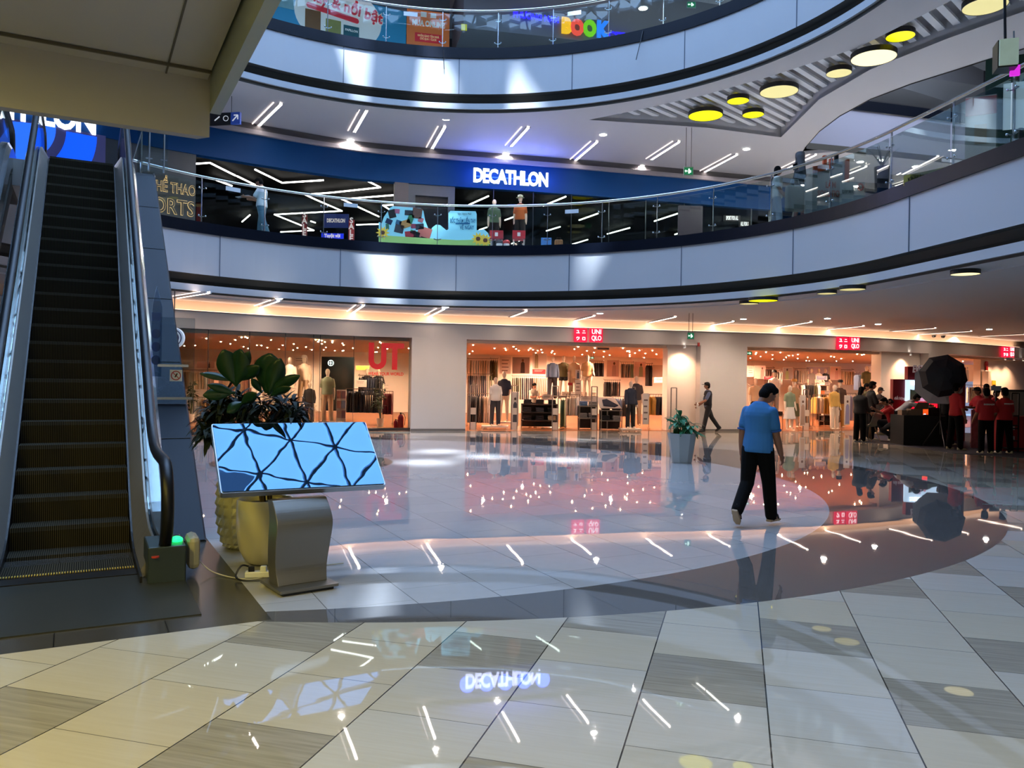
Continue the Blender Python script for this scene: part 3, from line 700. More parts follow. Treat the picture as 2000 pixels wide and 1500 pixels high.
def escalator(name, off, label, side_clad, mirror=False):
    o = Vector(EO)+V*off
    e = empty(name, o, ez, label, 'escalator')
    B = lambda mb, nm, m, par=None, **k: mb.build(nm, m, par or e, world=False, **k)
    # steps
    t, r = .333, .333*TT
    k = 0; y = .42
    MB().box((0, .2, -.01), (1.02, .44, .06)).build('step', M_step, e, world=False)
    while True:
        k += 1; yn = .42+.333*k
        zt = esc_z(yn+.16) if k > 1 else .03
        zt = min(zt, ZT)
        zp = 0 if k < 2 else esc_z(yn-.17)
        mb = MB(); n = 5
        prof = [(yn, zp-.25), (yn, zt-.04), (yn+.015, zt), (yn+.36, zt), (yn+.36, zp-.25)]
        mb.rings([[Vector((x, a, z)) for a, z in prof] for x in (-.505, .505)], True); B(mb, 'step', M_step)
        if zt >= ZT-.001: break
    B(MB().box((0, yn+1.0, ZT-.05), (1.3, 1.6, .1)), 'landing_plate', M_skirt)
    B(MB().box((0, -.12, .006), (1.02, .24, .02)), 'comb_plate', M_skirt)
    mb = MB()
    for i in range(50): mb.box((-.49+.02*i, .015, .02), (.008, .05, .012))
    B(mb, 'comb', M_yel)
    B(MB().box((0, -.95, .004), (1.7, 1.4, .012)), 'floor_plate', mat('escalator floor plate', '#37372f', .35, .5))
    for s in (-1, 1):
        full = esc_path(-.55, 10.6, 0, 60)
        mb = MB(); sweep_yz(mb, [(s*.512, -.3), (s*.512, .06), (s*.53, .06), (s*.53, -.3)], full); B(mb, 'skirt_panel', M_skirt)
        dk = esc_path(-.35, 10.4, 0, 60)
        mb = MB(); sweep_yz(mb, [(s*.53, -.1), (s*.53, .07), (s*.64, .26), (s*.66, .26), (s*.66, -.1)], dk); B(mb, 'inner_deck', M_deck)
        mb = MB(); sweep_yz(mb, [(s*.70, -.2), (s*.70, .26), (s*.80, .26), (s*.86, .16), (s*.86, -.2)], esc_path(-.15, 10.4, 0, 60)); B(mb, 'outer_deck', M_decks)
        gl = MB(); sweep_yz(gl, [(s*.672, .2), (s*.672, .93), (s*.684, .93), (s*.684, .2)], esc_path(-.45, 10.9, 0, 60)); B(gl, 'glass_panel', M_glass)
        pts = [Vector((s*.70, y, z+.97)) for y, z in esc_path(-.35, 11.0, 0, 60)]
        top0 = pts[0]
        cap = [top0+Vector((0, -.34*sin(a), -.36+.36*cos(a))) for a in [pi-i*pi/10 for i in range(10)]]
        low = [Vector((s*.70, -.35, .24))]
        end = pts[-1]; cap2 = [end+Vector((0, .34*sin(a), -.36+.36*cos(a))) for a in [(i+1)*pi/10 for i in range(10)]]
        B(MB().tube(low+cap+pts+cap2, .05, 8), 'handrail', M_rub, smooth=True)
        nb = MB().box((s*.71, -.35, .15), (.29, .52, .30)); nw = B(nb, 'newel_base', mat('newel base metal', '#3c4748', .35, .6), bevel=.01)
        B(MB().lathe([(.03, 0), (.03, .012)], (s*.62, -.62, .22), 12), 'stop_button', mat('red button', '#b3392f', .4), nw)
        B(MB().ell((s*.80, -.40, .31), (.05, .07, .03), 12, 6), 'direction_light', mat('green signal', '#19e060', .4, emit=2.5, ecol='#18f070'), nw)
    if side_clad:
        mb = MB(); s = side_clad
        sweep_yz(mb, [(s*.86, -.5), (s*.86, .0), (s*1.2, .0), (s*1.22, -.02), (s*1.22, -.5)], [(y, z) for y, z in [(1.0+(9.0-1.0)*i/30, esc_z(1.0+8.0*i/30)-.05) for i in range(31)]])
        cl = B(mb, 'cladding', M_clad)
        for yy in (2.35, 3.65, 5.0, 6.3, 7.6):
            z = esc_z(yy)-.05; B(MB().bar((s*.87, yy, z+.003), (s*1.2, yy, z+.003), .012, .006), 'panel_joint', M_soffdark, cl)
        # triangular side face down to the floor and underside
        mb = MB(); pr = [(y, esc_z(y)-.55) for y in [1.4, 3, 5, 7, 8.9, 10.6]]
        mb.extrude([(1.0, 0), (1.7, 0)]+[(9.2, ZT-.55), (10.6, ZT-.55), (10.6, ZT-.05), (8.9, ZT-.05)], (s*1.2, 0, 0), (0, 1, 0), (0, 0, 1), (1, 0, 0), .02); B(mb, 'side_panel', M_clad)
    mb = MB(); mb.extrude([(1.3, 0), (9.3, ZT-.6), (10.6, ZT-.6), (10.6, ZT-.3), (9.2, ZT-.3), (1.2, -.05)], (0, 0, 0), (0, 1, 0), (0, 0, 1), (1, 0, 0), 1.7); B(mb, 'truss_underside', M_soffdark)
    return e
esc = escalator('escalator', 0, 'long black-stepped escalator rising to the first floor beside the screen kiosk', 1)
escalator('escalator', -1.95, 'second escalator cut by the left edge, its metal deck and handrail showing', 0)
# landing of the escalators at level one
a = Vector(EO)+U*9.2; mb = MB()
q = [a+V*1.25, a+V*1.25+U*5, a-V*6+U*5, a-V*6]
mb.prism([(p.x, p.y) for p in q], ZT-.5, ZT-.02); mb.build('floor_landing', M_floor1, kind='structure')
# glass guard and tall glass post at the top of the escalator
p = atY(262, 290, 15.0)
e = empty('glass_guard', (p.x, p.y, ZT), 0, 'glass guard panels with spider clamps at the head of the escalator', 'glass guard')
mb = MB(); w0 = Vector(EO)+U*9.0+V*1.0; w1 = w0+U*1.6; mb.extrude([(0, 0), (1.6, 0), (1.6, 1.35), (0, 1.35)], w0+Vector((0, 0, ZT)), U, (0, 0, 1), V, .014); mb.build('glass_panel', M_glass, e)
mb = MB(); w0 = Vector(EO)+U*9.0+V*1.0; mb.extrude([(0, 0), (.45, 0), (.45, 1.35), (0, 1.35)], w0+Vector((0, 0, ZT)), V, (0, 0, 1), U, .014); mb.build('glass_panel', M_glass, e)
for dv, du in ((.12, 0), (.38, 0), (0, .3)):
    q = w0+V*dv+U*du
    po = MB().tube([q+Vector((0, 0, ZT)), q+Vector((0, 0, ZT+1.3))], .018, 8).build('post', M_steel, e)
    for zz in (.25, 1.1): MB().bar(q+Vector((0, 0, ZT+zz))-V*.06, q+Vector((0, 0, ZT+zz))+V*.06, .02).build('clamp', M_steel, po)
MB().tube([w0+V*(-.15)+Vector((0, 0, ZT+.2)), w0+V*.12+Vector((0, 0, ZT+1.25))], .012, 6).build('brace', M_steel, e)
# perspex barrier standing on the sloping cladding, with no-trolley notice
def loc2w(x, y, z=0): return Vector(EO)+V*x+U*y+Vector((0, 0, z))
e = empty('perspex_barrier', loc2w(1.05, 2.6, esc_z(2.6)), 0, 'clear perspex anti-climb barrier with a red prohibition notice on the escalator side', 'barrier')
mb = MB(); mb.extrude([(0, 0), (.42, 0), (.42, 1.05), (.03, 1.05)], loc2w(.87, 2.9, esc_z(2.9)-.04), V, (0, 0, 1), U, .012); mb.build('panel', glass('perspex', '#e6eef2', 1.2), e)
MB().bar(loc2w(.87, 2.87, esc_z(2.9)+.02), loc2w(1.27, 2.87, esc_z(2.9)+.02), .03, .03).build('lower_bracket', M_steel, e)
MB().bar(loc2w(.87, 2.87, esc_z(2.9)+.42), loc2w(1.22, 2.87, esc_z(2.9)+.42), .03, .03).build('upper_bracket', M_steel, e)
no = MB().extrude([(-.07, -.07), (.07, -.07), (.07, .07), (-.07, .07)], loc2w(1.08, 2.88, esc_z(2.9)+.30), V, (0, 0, 1), U, .004).build('notice', M_white, e)
mb = MB(); c = loc2w(1.08, 2.875, esc_z(2.9)+.30)
mb.tube([c+V*.052*cos(a)+Vector((0, 0, .052*sin(a))) for a in [2*pi*i/20 for i in range(20)]], .006, 5, closed=True); mb.bar(c+V*.036+Vector((0, 0, -.036)), c-V*.036+Vector((0, 0, .036)), .009)
mb.build('prohibition_ring', mat('notice red', '#b02a2a', .5), no)
MB().bar(c+Vector((-.01, 0, -.02)), c+Vector((.015, 0, .025)), .012).build('pictogram', M_black, no)
# blue instruction sticker panel on the outside of the newel glass
e = empty('instruction_sign', loc2w(.80, 2.0, .9), 0, 'narrow clear sign with round blue safety symbols beside the handrail', 'sign')
s0 = loc2w(.79, 2.95, esc_z(2.95)+.25)
MB().extrude([(0, 0), (.13, 0), (.13, .85), (.065, 1.1), (.02, .85)], s0, V, (0, 0, 1), U, .01).build('panel', glass('sign perspex', '#cfdbe6', 1.5), e)
for i, zz in enumerate((.20, .36, .52)):
    MB().extrude([(.05*cos(2*pi*k/16), .06*sin(2*pi*k/16)) for k in range(16)], s0+V*.065+Vector((0, 0, zz))-U*.01, V, (0, 0, 1), U, .004).build('blue_symbol', mat('sign blue', '#2a4f8f', .5), e)
MB().extrude([(0, 0), (.10, 0), (.10, .10), (0, .10)], s0+V*.015+Vector((0, 0, .68))-U*.01, V, (0, 0, 1), U, .004).build('blue_header', mat('sign blue', '#2a4f8f', .5), e)
# small sensor box beside the newel
e = empty('sensor_box', loc2w(.93, -.35, 0), ez, 'cream rounded plastic sensor box standing against the escalator newel base', 'sensor')
MB().box((.0, 0, .20), (.10, .30, .28)).build('body', mat('cream plastic', '#9d9a86', .5), e, world=False, bevel=.045)
MB().bar((0.051, -.12, .24), (0.051, .12, .24), .004).build('seam', M_soffdark, e, world=False)
pts = catmull([loc2w(.97, -.35, .12), loc2w(1.1, -.5, .02), loc2w(1.35, -.8, .01), loc2w(1.7, -.6, .008), loc2w(2.2, -.55, .01)], 8)
tag(MB().tube(pts, .005, 6).build('power_cable', mat('cream cable', '#b5b09a', .5), loc=pts[0]), 'thin cream cable running over the dark apron from sensor box to kiosk', 'cable')
# ================================================================== glass balustrades
RP = arc(R+.06, 150, -50, 220)
def rail_at(px, z):
    """angle parameter on the kerb for a pixel column"""
    p, s = hit(RP, px); return p, s
def balustrade(zk, zr, pxs, label, extra_right):
    P = RP; S = curve_s(P); ss = [hit(P, px)[1] for px in pxs]
    ss = sorted(ss)
    st = 1.62
    while ss[0] > st: ss.insert(0, ss[0]-st)
    while ss[-1] < S[-1]-st: ss.append(ss[-1]+st)
    e = empty('glass_balustrade', (at_s(P, ss[0])[0].x, at_s(P, ss[0])[0].y, zk), 0, label, 'balustrade')
    tp = [at_s(P, S[-1]*i/200)[0] for i in range(201)]
    MB().tube([p+Vector((0, 0, zr)) for p in tp], .035, 8).build('handrail', M_rail, e, smooth=True)
    for a, b in zip(ss[:-1], ss[1:]):
        mb = MB(); g = [at_s(P, a+.02+(b-a-.04)*i/5) for i in range(6)]
        rings = []
        for p, d in g:
            n = Vector((-d.y, d.x, 0))
            q0, q1 = p-n*.006, p+n*.006
            rings.append([Vector((q0.x, q0.y, zk-.02)), Vector((q1.x, q1.y, zk-.02)), Vector((q1.x, q1.y, zr-.12)), Vector((q0.x, q0.y, zr-.12))])
        mb.rings(rings, True).build('glass_panel', M_glass, e)
    for s in ss:
        p, d = at_s(P, s); n = Vector((d.y, -d.x, 0))
        if n.dot(Vector((CX, CY, 0))-p) > 0: n = -n
        q = p+n*.05
        po = MB().bar(q+Vector((0, 0, zk-.02)), q+Vector((0, 0, zr)), .045, .018).build('post', M_steel, e)
        for zz in (zk+.16, zr-.30):
            c = MB(); c.bar(q-d*.09+Vector((0, 0, zz+.02)), q+Vector((0, 0, zz)), .018); c.bar(q+d*.09+Vector((0, 0, zz+.02)), q+Vector((0, 0, zz)), .018)
            c.ell(q-d*.09-n*.05+Vector((0, 0, zz+.02)), (.022, .022, .022), 8, 5); c.ell(q+d*.09-n*.05+Vector((0, 0, zz+.02)), (.022, .022, .022), 8, 5); c.build('clamp', M_steel, po)
    return e
balustrade(5.585, 6.76, [390, 513, 628, 740, 850, 957, 1064, 1170, 1277, 1386, 1498, 1614, 1730, 1850, 1967], 'curved glass balustrade with steel posts and round handrail on the lower balcony', 0)
balustrade(11.36, 12.48, [515, 630, 744, 854, 962, 1069, 1177, 1283, 1393], 'curved glass balustrade with steel posts and round handrail on the upper balcony', 0)
# small stickers on the glass
for px, py, zc, lb in ((455, 370, 0, 'white sticker on the lower balcony glass near the person in a white tee'), (685, 401, 0, 'white sticker on the lower balcony glass left of the cloud-shaped board'), (1117, 413, 0, 'pale blue sticker on the lower balcony glass right of the shop sign')):
    p, s = hit(RP, px, py); q, d = at_s(RP, s); n = Vector((d.y, -d.x, 0)); n = -n if n.dot(Vector((CX, CY, 0))-q) < 0 else n
    c = Vector((q.x, q.y, p.z))+n*.014
    o = MB().extrude([(-.2, -.055), (.2, -.055), (.2, .055), (-.2, .055)], (0, 0, 0), d, (0, 0, 1), n, .004).build('glass_sticker', mat('sticker', '#c9cfd2', .5)); o.location = c; tag(o, lb, 'sticker')
for px, py, lb in ((802, 28, 'pale sticker on the upper balcony glass in front of the orange board'), (1122, 26, 'pale sticker on the upper balcony glass above the book sign')):
    p, s = hit(RP, px, py); q, d = at_s(RP, s); n = Vector((d.y, -d.x, 0)); n = -n if n.dot(Vector((CX, CY, 0))-q) < 0 else n
    o = MB().extrude([(-.2, -.06), (.2, -.06), (.2, .06), (-.2, .06)], (0, 0, 0), d, (0, 0, 1), n, .004).build('glass_sticker', mat('sticker', '#c9cfd2', .5)); o.location = Vector((q.x, q.y, p.z))+n*.014; tag(o, lb, 'sticker')
# hanging wires of the fascia
for px, y0, y1, lb in ((866, 97, 135, 'thin dark cord hanging over the upper balcony below the orange board'), (1256, 60, 117, 'thin dark cord hanging over the upper balcony right of the book sign')):
    p, s = hit(arc(R-.05, 175, -50, 220), px, y0); q = Vector(p); q2 = Vector(p)
    k = q.y/F; q2.z -= (y1-y0)*k; q2.x += .03*(1 if px < 1000 else -6)*1.0
    tag(MB().tube([q, q2], .012, 6).build('dangling_cable', M_black, loc=q), lb, 'cord')
# ================================================================== touch-screen kiosk
KC = Vector((-1.793, 6.778, 1.049+.0)); KY, KT, KW, KHh = radians(28.5), radians(41.2), 1.344, .771
KC.z = 1.049
ke = empty('screen_kiosk', (KC.x, KC.y, 0), 0, 'silver kiosk with a wide tilted glossy screen reflecting the skylight', 'information kiosk')
ex = Vector((cos(KY), sin(KY), 0)); en = Vector((-sin(KY), cos(KY), 0)); up_ = en*cos(KT)+Vector((0, 0, sin(KT))); kn = ex.cross(up_).normalized()
if kn.z < 0: kn = -kn
def kp(a, b, c=0): return KC+ex*a+up_*b+kn*c
def rrect(w, h, r, n=5):
    out = []
    for cx_, cy_, a0 in ((w/2-r, h/2-r, 0), (-w/2+r, h/2-r, 90), (-w/2+r, -h/2+r, 180), (w/2-r, -h/2+r, 270)):
        for i in range(n+1): a = radians(a0+90*i/n); out.append((cx_+r*cos(a), cy_+r*sin(a)))
    return out
M_scr = mat('screen glass', '#0a0f14', .015, 0, spec=1.0)
nt = M_scr.node_tree; nt.nodes.clear(); o_ = nt.nodes.new('ShaderNodeOutputMaterial'); g1 = nt.nodes.new('ShaderNodeBsdfGlossy'); g1.inputs['Roughness'].default_value = .01; g1.inputs[0].default_value = (.30, .60, 1, 1)
d1_ = nt.nodes.new('ShaderNodeBsdfDiffuse'); d1_.inputs[0].default_value = lin('#0a1216'); mxs = nt.nodes.new('ShaderNodeMixShader'); lw = nt.nodes.new('ShaderNodeLayerWeight'); lw.inputs[0].default_value = .5
mr = nt.nodes.new('ShaderNodeMapRange'); mr.inputs[3].default_value = .08; mr.inputs[4].default_value = .75
tc = nt.nodes.new('ShaderNodeTexCoord'); nz = nt.nodes.new('ShaderNodeTexNoise'); nz.inputs['Scale'].default_value = 5; nz.inputs['Detail'].default_value = 1; bp = nt.nodes.new('ShaderNodeBump'); bp.inputs['Strength'].default_value = .12; bp.inputs['Distance'].default_value = .004
nt.links.new(tc.outputs['Object'], nz.inputs['Vector']); nt.links.new(nz.outputs['Fac'], bp.inputs['Height']); nt.links.new(bp.outputs['Normal'], g1.inputs['Normal'])
nt.links.new(lw.outputs['Fresnel'], mr.inputs[0]); nt.links.new(mr.outputs[0], mxs.inputs[0]); nt.links.new(d1_.outputs[0], mxs.inputs[1]); nt.links.new(g1.outputs[0], mxs.inputs[2]); nt.links.new(mxs.outputs[0], o_.inputs[0])
M_alu = mat('kiosk aluminium', '#9a9c9d', .35, .9); M_kgrey = mat('kiosk grey steel', '#7d7a74', .38, .75)
MB().extrude(rrect(KW, KHh, .02), kp(0, 0, -.035), ex, up_, kn, .055).build('screen_housing', M_alu, ke, bevel=.006)
MB().extrude(rrect(KW-.02, KHh-.02, .015), kp(0, 0, -.004), ex, up_, kn, .010).build('screen_glass', M_scr, ke)
MB().extrude(rrect(KW*.72, KHh*.7, .02), kp(-.0, -.06, -.09), ex, up_, kn, .06).build('back_case', M_black, ke)
# curved pedestal: side profile in the plane of en / z, swept along ex
bc = onz(547, 1168, 0)+(ex*.5+Vector((-sin(KY+.14), cos(KY+.14), 0))*.5)*.46
bx = Vector((cos(radians(36.8)), sin(radians(36.8)), 0)); by = Vector((-sin(radians(36.8)), cos(radians(36.8)), 0))
c0 = onz(547, 1168, 0); bw = .49
base = [c0, c0+bx*bw, c0+bx*bw+by*.46, c0+by*.46]; bc = sum(base, Vector())/4
mb = MB(); mb.extrude(rrect(bw, .46, .015), bc+Vector((0, 0, .035)), bx, by, (0, 0, 1), .022); mb.build('base_plate', M_kgrey, ke, bevel=.004)
mb = MB(); mb.extrude(rrect(bw-.06, .40, .01), bc+Vector((0, 0, .014)), bx, by, (0, 0, 1), .024); mb.build('base_pad', M_black, ke)
prof = catmull([(-.10, .045, 0), (-.07, .18, 0), (-.10, .36, 0), (-.135, .52, 0), (-.10, .61, 0), (-.01, .715, 0)], 6)
back = catmull([(.10, .715, 0), (.07, .66, 0), (.04, .56, 0), (.06, .42, 0), (.10, .20, 0), (.10, .045, 0)], 6)
pc = bc+by*.02
def pw(z):
    return .205+.03*sin(min(1, max(0, (z-.05)/.9))*pi*.95)*1.0
loop = [(p[0], p[1]) for p in prof]+[(p[0], p[1]) for p in back]
mb = MB(); L_, R_ = [], []
for a, z in loop:
    wd = pw(z); L_.append(pc+by*a-bx*wd+Vector((0, 0, z))); R_.append(pc+by*a+bx*wd+Vector((0, 0, z)))
n = len(loop); tri = tessellate_polygon([[Vector((a, z, 0)) for a, z in loop]])
mb.add(L_+R_, [tuple(t) for t in tri]+[tuple(i+n for i in reversed(t)) for t in tri]+[(i, (i+1) % n, (i+1) % n+n, i+n) for i in range(n)])
mb.build('pedestal', M_kgrey, ke, bevel=.006)
# socket strip and plugs beside the kiosk base
p = onz(503, 1128, 0)
e = empty('power_strip', (p.x, p.y, 0), 0, 'white socket strip with black plugs on the floor behind the kiosk base', 'power strip')
MB().box((p.x, p.y, .03), (.20, .07, .05), rz=.2).build('strip', M_white, e, bevel=.008)
MB().box((p.x-.05, p.y-.01, .075), (.05, .04, .05), rz=.4).build('plug', M_black, e, bevel=.006)
MB().box((p.x+.05, p.y, .075), (.05, .04, .05), rz=.1).build('plug', M_white, e, bevel=.006)
MB().tube(catmull([(p.x-.06, p.y, .09), (p.x-.12, p.y-.05, .11), (p.x-.15, p.y-.10, .03), (p.x-.06, p.y-.16, .012), (p.x+.08, p.y-.14, .012)], 8), .008, 6).build('cord', M_black, e)
# ================================================================== plants
def leaf(mb, base, d, L, W, droop=.3, curl=.15, roll=0., nseg=6, wide=.5, facing=False):
    """one leaf: strip with centre crease; d = start direction"""
    d = Vector(d).normalized(); side = d.cross(Vector((0, 0, 1)))
    if side.length < .05: side = Vector((1, 0, 0))
    if facing: side = d.cross(Vector((0, 1, 0)))
    side.normalize(); side = Matrix.Rotation(roll, 3, d) @ side
    p = Vector(base); vs = []; st = L/nseg
    for i in range(nseg+1):
        t = i/nseg; wd = W*.5*(sin(pi*min(1, max(0.02, t**(wide*2)*.98)))**.8)
        nrm = side.cross(d).normalized()
        vs += [p-side*wd+nrm*wd*curl, Vector(p), p+side*wd+nrm*wd*curl]
        p = p+d*st; d = (d+Vector((0, 0, -droop*st/L*1.5))).normalized()
    fs = []
    for i in range(nseg):
        a = i*3; fs += [(a, a+1, a+4, a+3), (a+1, a+2, a+5, a+4)]
    mb.add(vs, fs)
def leafmat(name, c1, rough=.35):
    return mat(name, c1, rough, noise=.35, nscale=6, spec=.25)
M_soil = mat('potting soil', '#1d1712', .9, bump=.6, bscale=30)
# smooth pot behind the kiosk with a fiddle-leaf fig
pf = onz(517, 1100, 0); pf = Vector((pf.x, pf.y, 0))
e = empty('potted_fig', pf, 0, 'tall fig plant with big round dark leaves in a smooth cream pot behind the kiosk', 'potted plant')
M_pot = mat('smooth cream pot', '#b9b294', .3, noise=.12, nscale=3)
MB().lathe([(.10, 0), (.17, .03), (.225, .14), (.25, .30), (.255, .45), (.25, .585), (.245, .595), (.225, .59), (.225, .52)], pf, 40, False).build('pot', M_pot, e, smooth=True)
MB().lathe([(.226, .54), (.1, .55), (.01, .555)], pf, 24).build('soil', M_soil, e)
mb = MB(); rs = random.Random(5)
for dx, dy, h_ in ((-.03, 0, 1.25), (.03, .02, 1.3), (0, -.03, 1.1), (.05, -.02, 1.0)):
    mb.tube(catmull([pf+Vector((dx, dy, .5)), pf+Vector((dx*1.5-.02, dy, .8)), pf+Vector((dx*3, dy*2, h_))], 5), [.017]*5+[.014]*6, 7)
mb.build('stem', mat('fig bark', '#4a3d30', .8), e)
Mfig = leafmat('fig leaf', '#16301c', .3)
def figleaf(px, py, bx_, by_, W, roll=0., Y=7.05, droop=.15):
    a = atY(bx_, by_, Y); b_ = atY(px, py, Y-.1); d = b_-a
    mb = MB(); leaf(mb, a, d, d.length, W, droop, .12, roll, 9, .62, True); o = mb.build('leaf', Mfig, e, smooth=True, solid=.003)
for px, py, bx_, by_, W, roll, dr in ((436, 683, 460, 752, .20, .25, 0), (470, 682, 460, 755, .21, -.2, 0), (487, 686, 466, 735, .10, .3, 0), (393, 722, 455, 745, .07, .5, .2), (408, 745, 460, 770, .08, .4, .2), (396, 768, 460, 766, .12, .2, .1), (505, 712, 465, 745, .12, .2, .1),
   (528, 690, 520, 768, .28, 0, 0), (548, 700, 524, 772, .17, .2, 0), (584, 729, 526, 765, .10, .1, .1), (492, 738, 512, 768, .07, .2, .1), (566, 750, 526, 775, .08, .4, .2), (440, 800, 475, 785, .1, .3, .3), (500, 765, 470, 790, .1, .2, .1)):
    figleaf(px, py, bx_, by_, W, roll, droop=dr)
# dimpled pot with a dracaena bush
pd = onz(476, 1068, 0); pd = Vector((pd.x, pd.y, 0))
e = empty('potted_dracaena', pd, 0, 'bushy dark dracaena in a dimpled cream pot left behind the kiosk', 'potted plant')
rings = []; prof = catmull([(.15, .0, 0), (.20, .05, 0), (.245, .22, 0), (.26, .42, 0), (.255, .60, 0), (.235, .74, 0), (.21, .78, 0)], 6)
NN = 72; 
for j, (r_, z, _) in enumerate(prof):
    ring = []
    for k in range(NN):
        q = .010*max(0, sin(k*pi/2))*max(0, (1 if j % 3 == 1 else 0)) if 1 < j < len(prof)-2 else 0
        q += .010*(1 if (k % 4 in (1, 2)) and j % 3 in (1, 2) else 0)*(1 if 1 < j < len(prof)-2 else 0)
        ring.append(pd+Vector(((r_+q)*cos(2*pi*k/NN), (r_+q)*sin(2*pi*k/NN), z)))
    rings.append(ring)
MB().rings(rings, False).build('pot', mat('dimpled cream pot', '#b3ab86', .4), e)
MB().lathe([(.21, .72), (.1, .73), (.01, .735)], pd, 24).build('soil', M_soil, e)
rs = random.Random(9); mb = MB(); lf = MB()
Md = leafmat('dracaena leaf', '#0d1a10', .7)
for i in range(52):
    px, py = rs.uniform(400, 588), rs.uniform(778, 860)
    if i < 4: px, py = rs.uniform(398, 425), rs.uniform(815, 850)
    c = atY(px, py, rs.uniform(7.15, 7.75)); c.z = max(c.z, .9)
    mb.tube(catmull([pd+Vector((rs.uniform(-.1, .1), rs.uniform(-.1, .1), .7)), (pd+Vector((0, 0, .9))+c)/2+Vector((0, 0, -.05)), c], 4), .010, 6)
    for k in range(20):
        a = rs.uniform(0, 2*pi); el = rs.uniform(-.5, 1.1)
        d = Vector((cos(a)*cos(el), sin(a)*cos(el), sin(el)))
        leaf(lf, c+Vector((0, 0, rs.uniform(-.04, .04))), d, rs.uniform(.15, .27), .040, rs.uniform(.5, 1.6), .2, 0, 4, .45)
mb.build('stem', mat('fig bark', '#4a3d30', .8), e); lf.build('foliage', Md, e, smooth=True)
# white tapered planter further back with a broad-leaved plant
pp = onz(1334, 905, 0); pp = Vector((pp.x, pp.y+.15, 0))
e = empty('planter', pp, 0, 'white tapered faceted planter with a leafy green plant standing alone on the shiny floor', 'potted plant')
oct_ = lambda r: [(r*cos(a), r*sin(a)) for a in [pi/8+i*pi/4 for i in range(8)]]
mb = MB(); rg = []
for r_, z in ((.205, 0), (.215, .02), (.305, .61), (.305, .62), (.275, .62), (.27, .54)): rg.append([pp+Vector((x, y, z)) for x, y in oct_(r_)])
mb.rings(rg, False); mb.build('pot', mat('pale planter', '#9fa3a0', .4), e)
MB().lathe([(.268, .57), (.1, .58), (.01, .585)], pp, 16).build('soil', M_soil, e)
rs = random.Random(21); lf = MB(); st = MB()
for i, (dx, h_) in enumerate(((-.14, .28), (-.05, .42), (.03, .33), (.12, .25), (.0, .22), (.18, .15))):
    c = pp+Vector((dx, rs.uniform(-.1, .1), .6+h_)); st.tube([pp+Vector((dx*.4, 0, .55)), c], .013, 6)
    for k in range(11):
        a = rs.uniform(0, 2*pi); el = rs.uniform(-.1, 1.2)
        d = Vector((cos(a)*cos(el), sin(a)*cos(el), sin(el)))
        leaf(lf, c+Vector((0, 0, -rs.uniform(0, .16))), d, rs.uniform(.22, .36), .085, rs.uniform(.6, 1.6), .2, 0, 6, .5)
for px, py in ((1322, 806), (1381, 852), (1300, 815)):
    a = atY(1334, 835, pp.y-.1); b_ = atY(px, py, pp.y-.2); leaf(lf, a, b_-a, (b_-a).length, .09, .1, .2, .5, 6, .5)
st.build('stem', mat('green stem', '#3a4a2c', .6), e); lf.build('foliage', leafmat('broad leaf', '#3f7a55', .3), e, smooth=True)
# ================================================================== signs
def frame_on(P, px0, px1, py, off=.05):
    a, _ = hit(P, px0, py); b, _ = hit(P, px1, py); d = Vector((b.x-a.x, b.y-a.y, 0)); w_ = d.length; d.normalize()
    n = Vector((d.y, -d.x, 0)); n = n if n.y < 0 else -n
    c = (a+b)/2; return c+n*off, d, n, w_
M_logoW = mat('lit white letter', '#ffffff', .5, emit=2.0, ecol='#eef4ff'); M_red = mat('lit red sign', '#d2102e', .5, emit=1.0, ecol='#e0143c'); M_logo2 = mat('lit white sign face', '#ffffff', .5, emit=.95, ecol='#fff4f6')
c, d, n, w_ = frame_on(F1, 924, 1069, 348, .10)
c.z = (online(924, 344, (c-d*w_/2)[:2], (c+d*w_/2)[:2]).z+online(1069, 352, (c-d*w_/2)[:2], (c+d*w_/2)[:2]).z)/2
e = empty('shop_sign', c, 0, 'white glowing sports shop name on the blue band above the first floor walkway', 'sign')
letters('DECATHLON', .66, M_logoW, c, n, e, bold=.02, extrude=.03, spacing=.90, width=w_)
mb = MB()
area_ = MB().bar(c-d*w_*.5+Vector((0, 0, 0))-n*.05, c+d*w_*.5-n*.05, .01, .05).build('back_rail', mat('sign glow back', '#2a62ff', .5, emit=.3, ecol='#2a62ff'), e)
l = bpy.data.lights.new('sign_glow', 'AREA'); 
bpy.data.lights.remove(l)
for i in range(5):
    q = c+d*w_*(i/4-.5)+n*.35+Vector((0, 0, .0)); pl = bpy.data.lights.new('sign_glow', 'POINT'); pl.energy = 9; pl.color = lin('#4f6cff')[:3]; pl.shadow_soft_size = .25
    po = bpy.data.objects.new('sign_glow', pl); C.objects.link(po); po.location = q
# the left sign, partly behind the near slab
c, d, n, w_ = frame_on(F1, -150, 186, 222, .10)
e = empty('shop_sign', c, 0, 'large glowing white shop name cut off above the escalators at top left', 'sign')
letters('DECATHLON', .9, M_logoW, c+Vector((0, 0, .10)), n, e, bold=.028, extrude=.03, spacing=.90, width=w_)
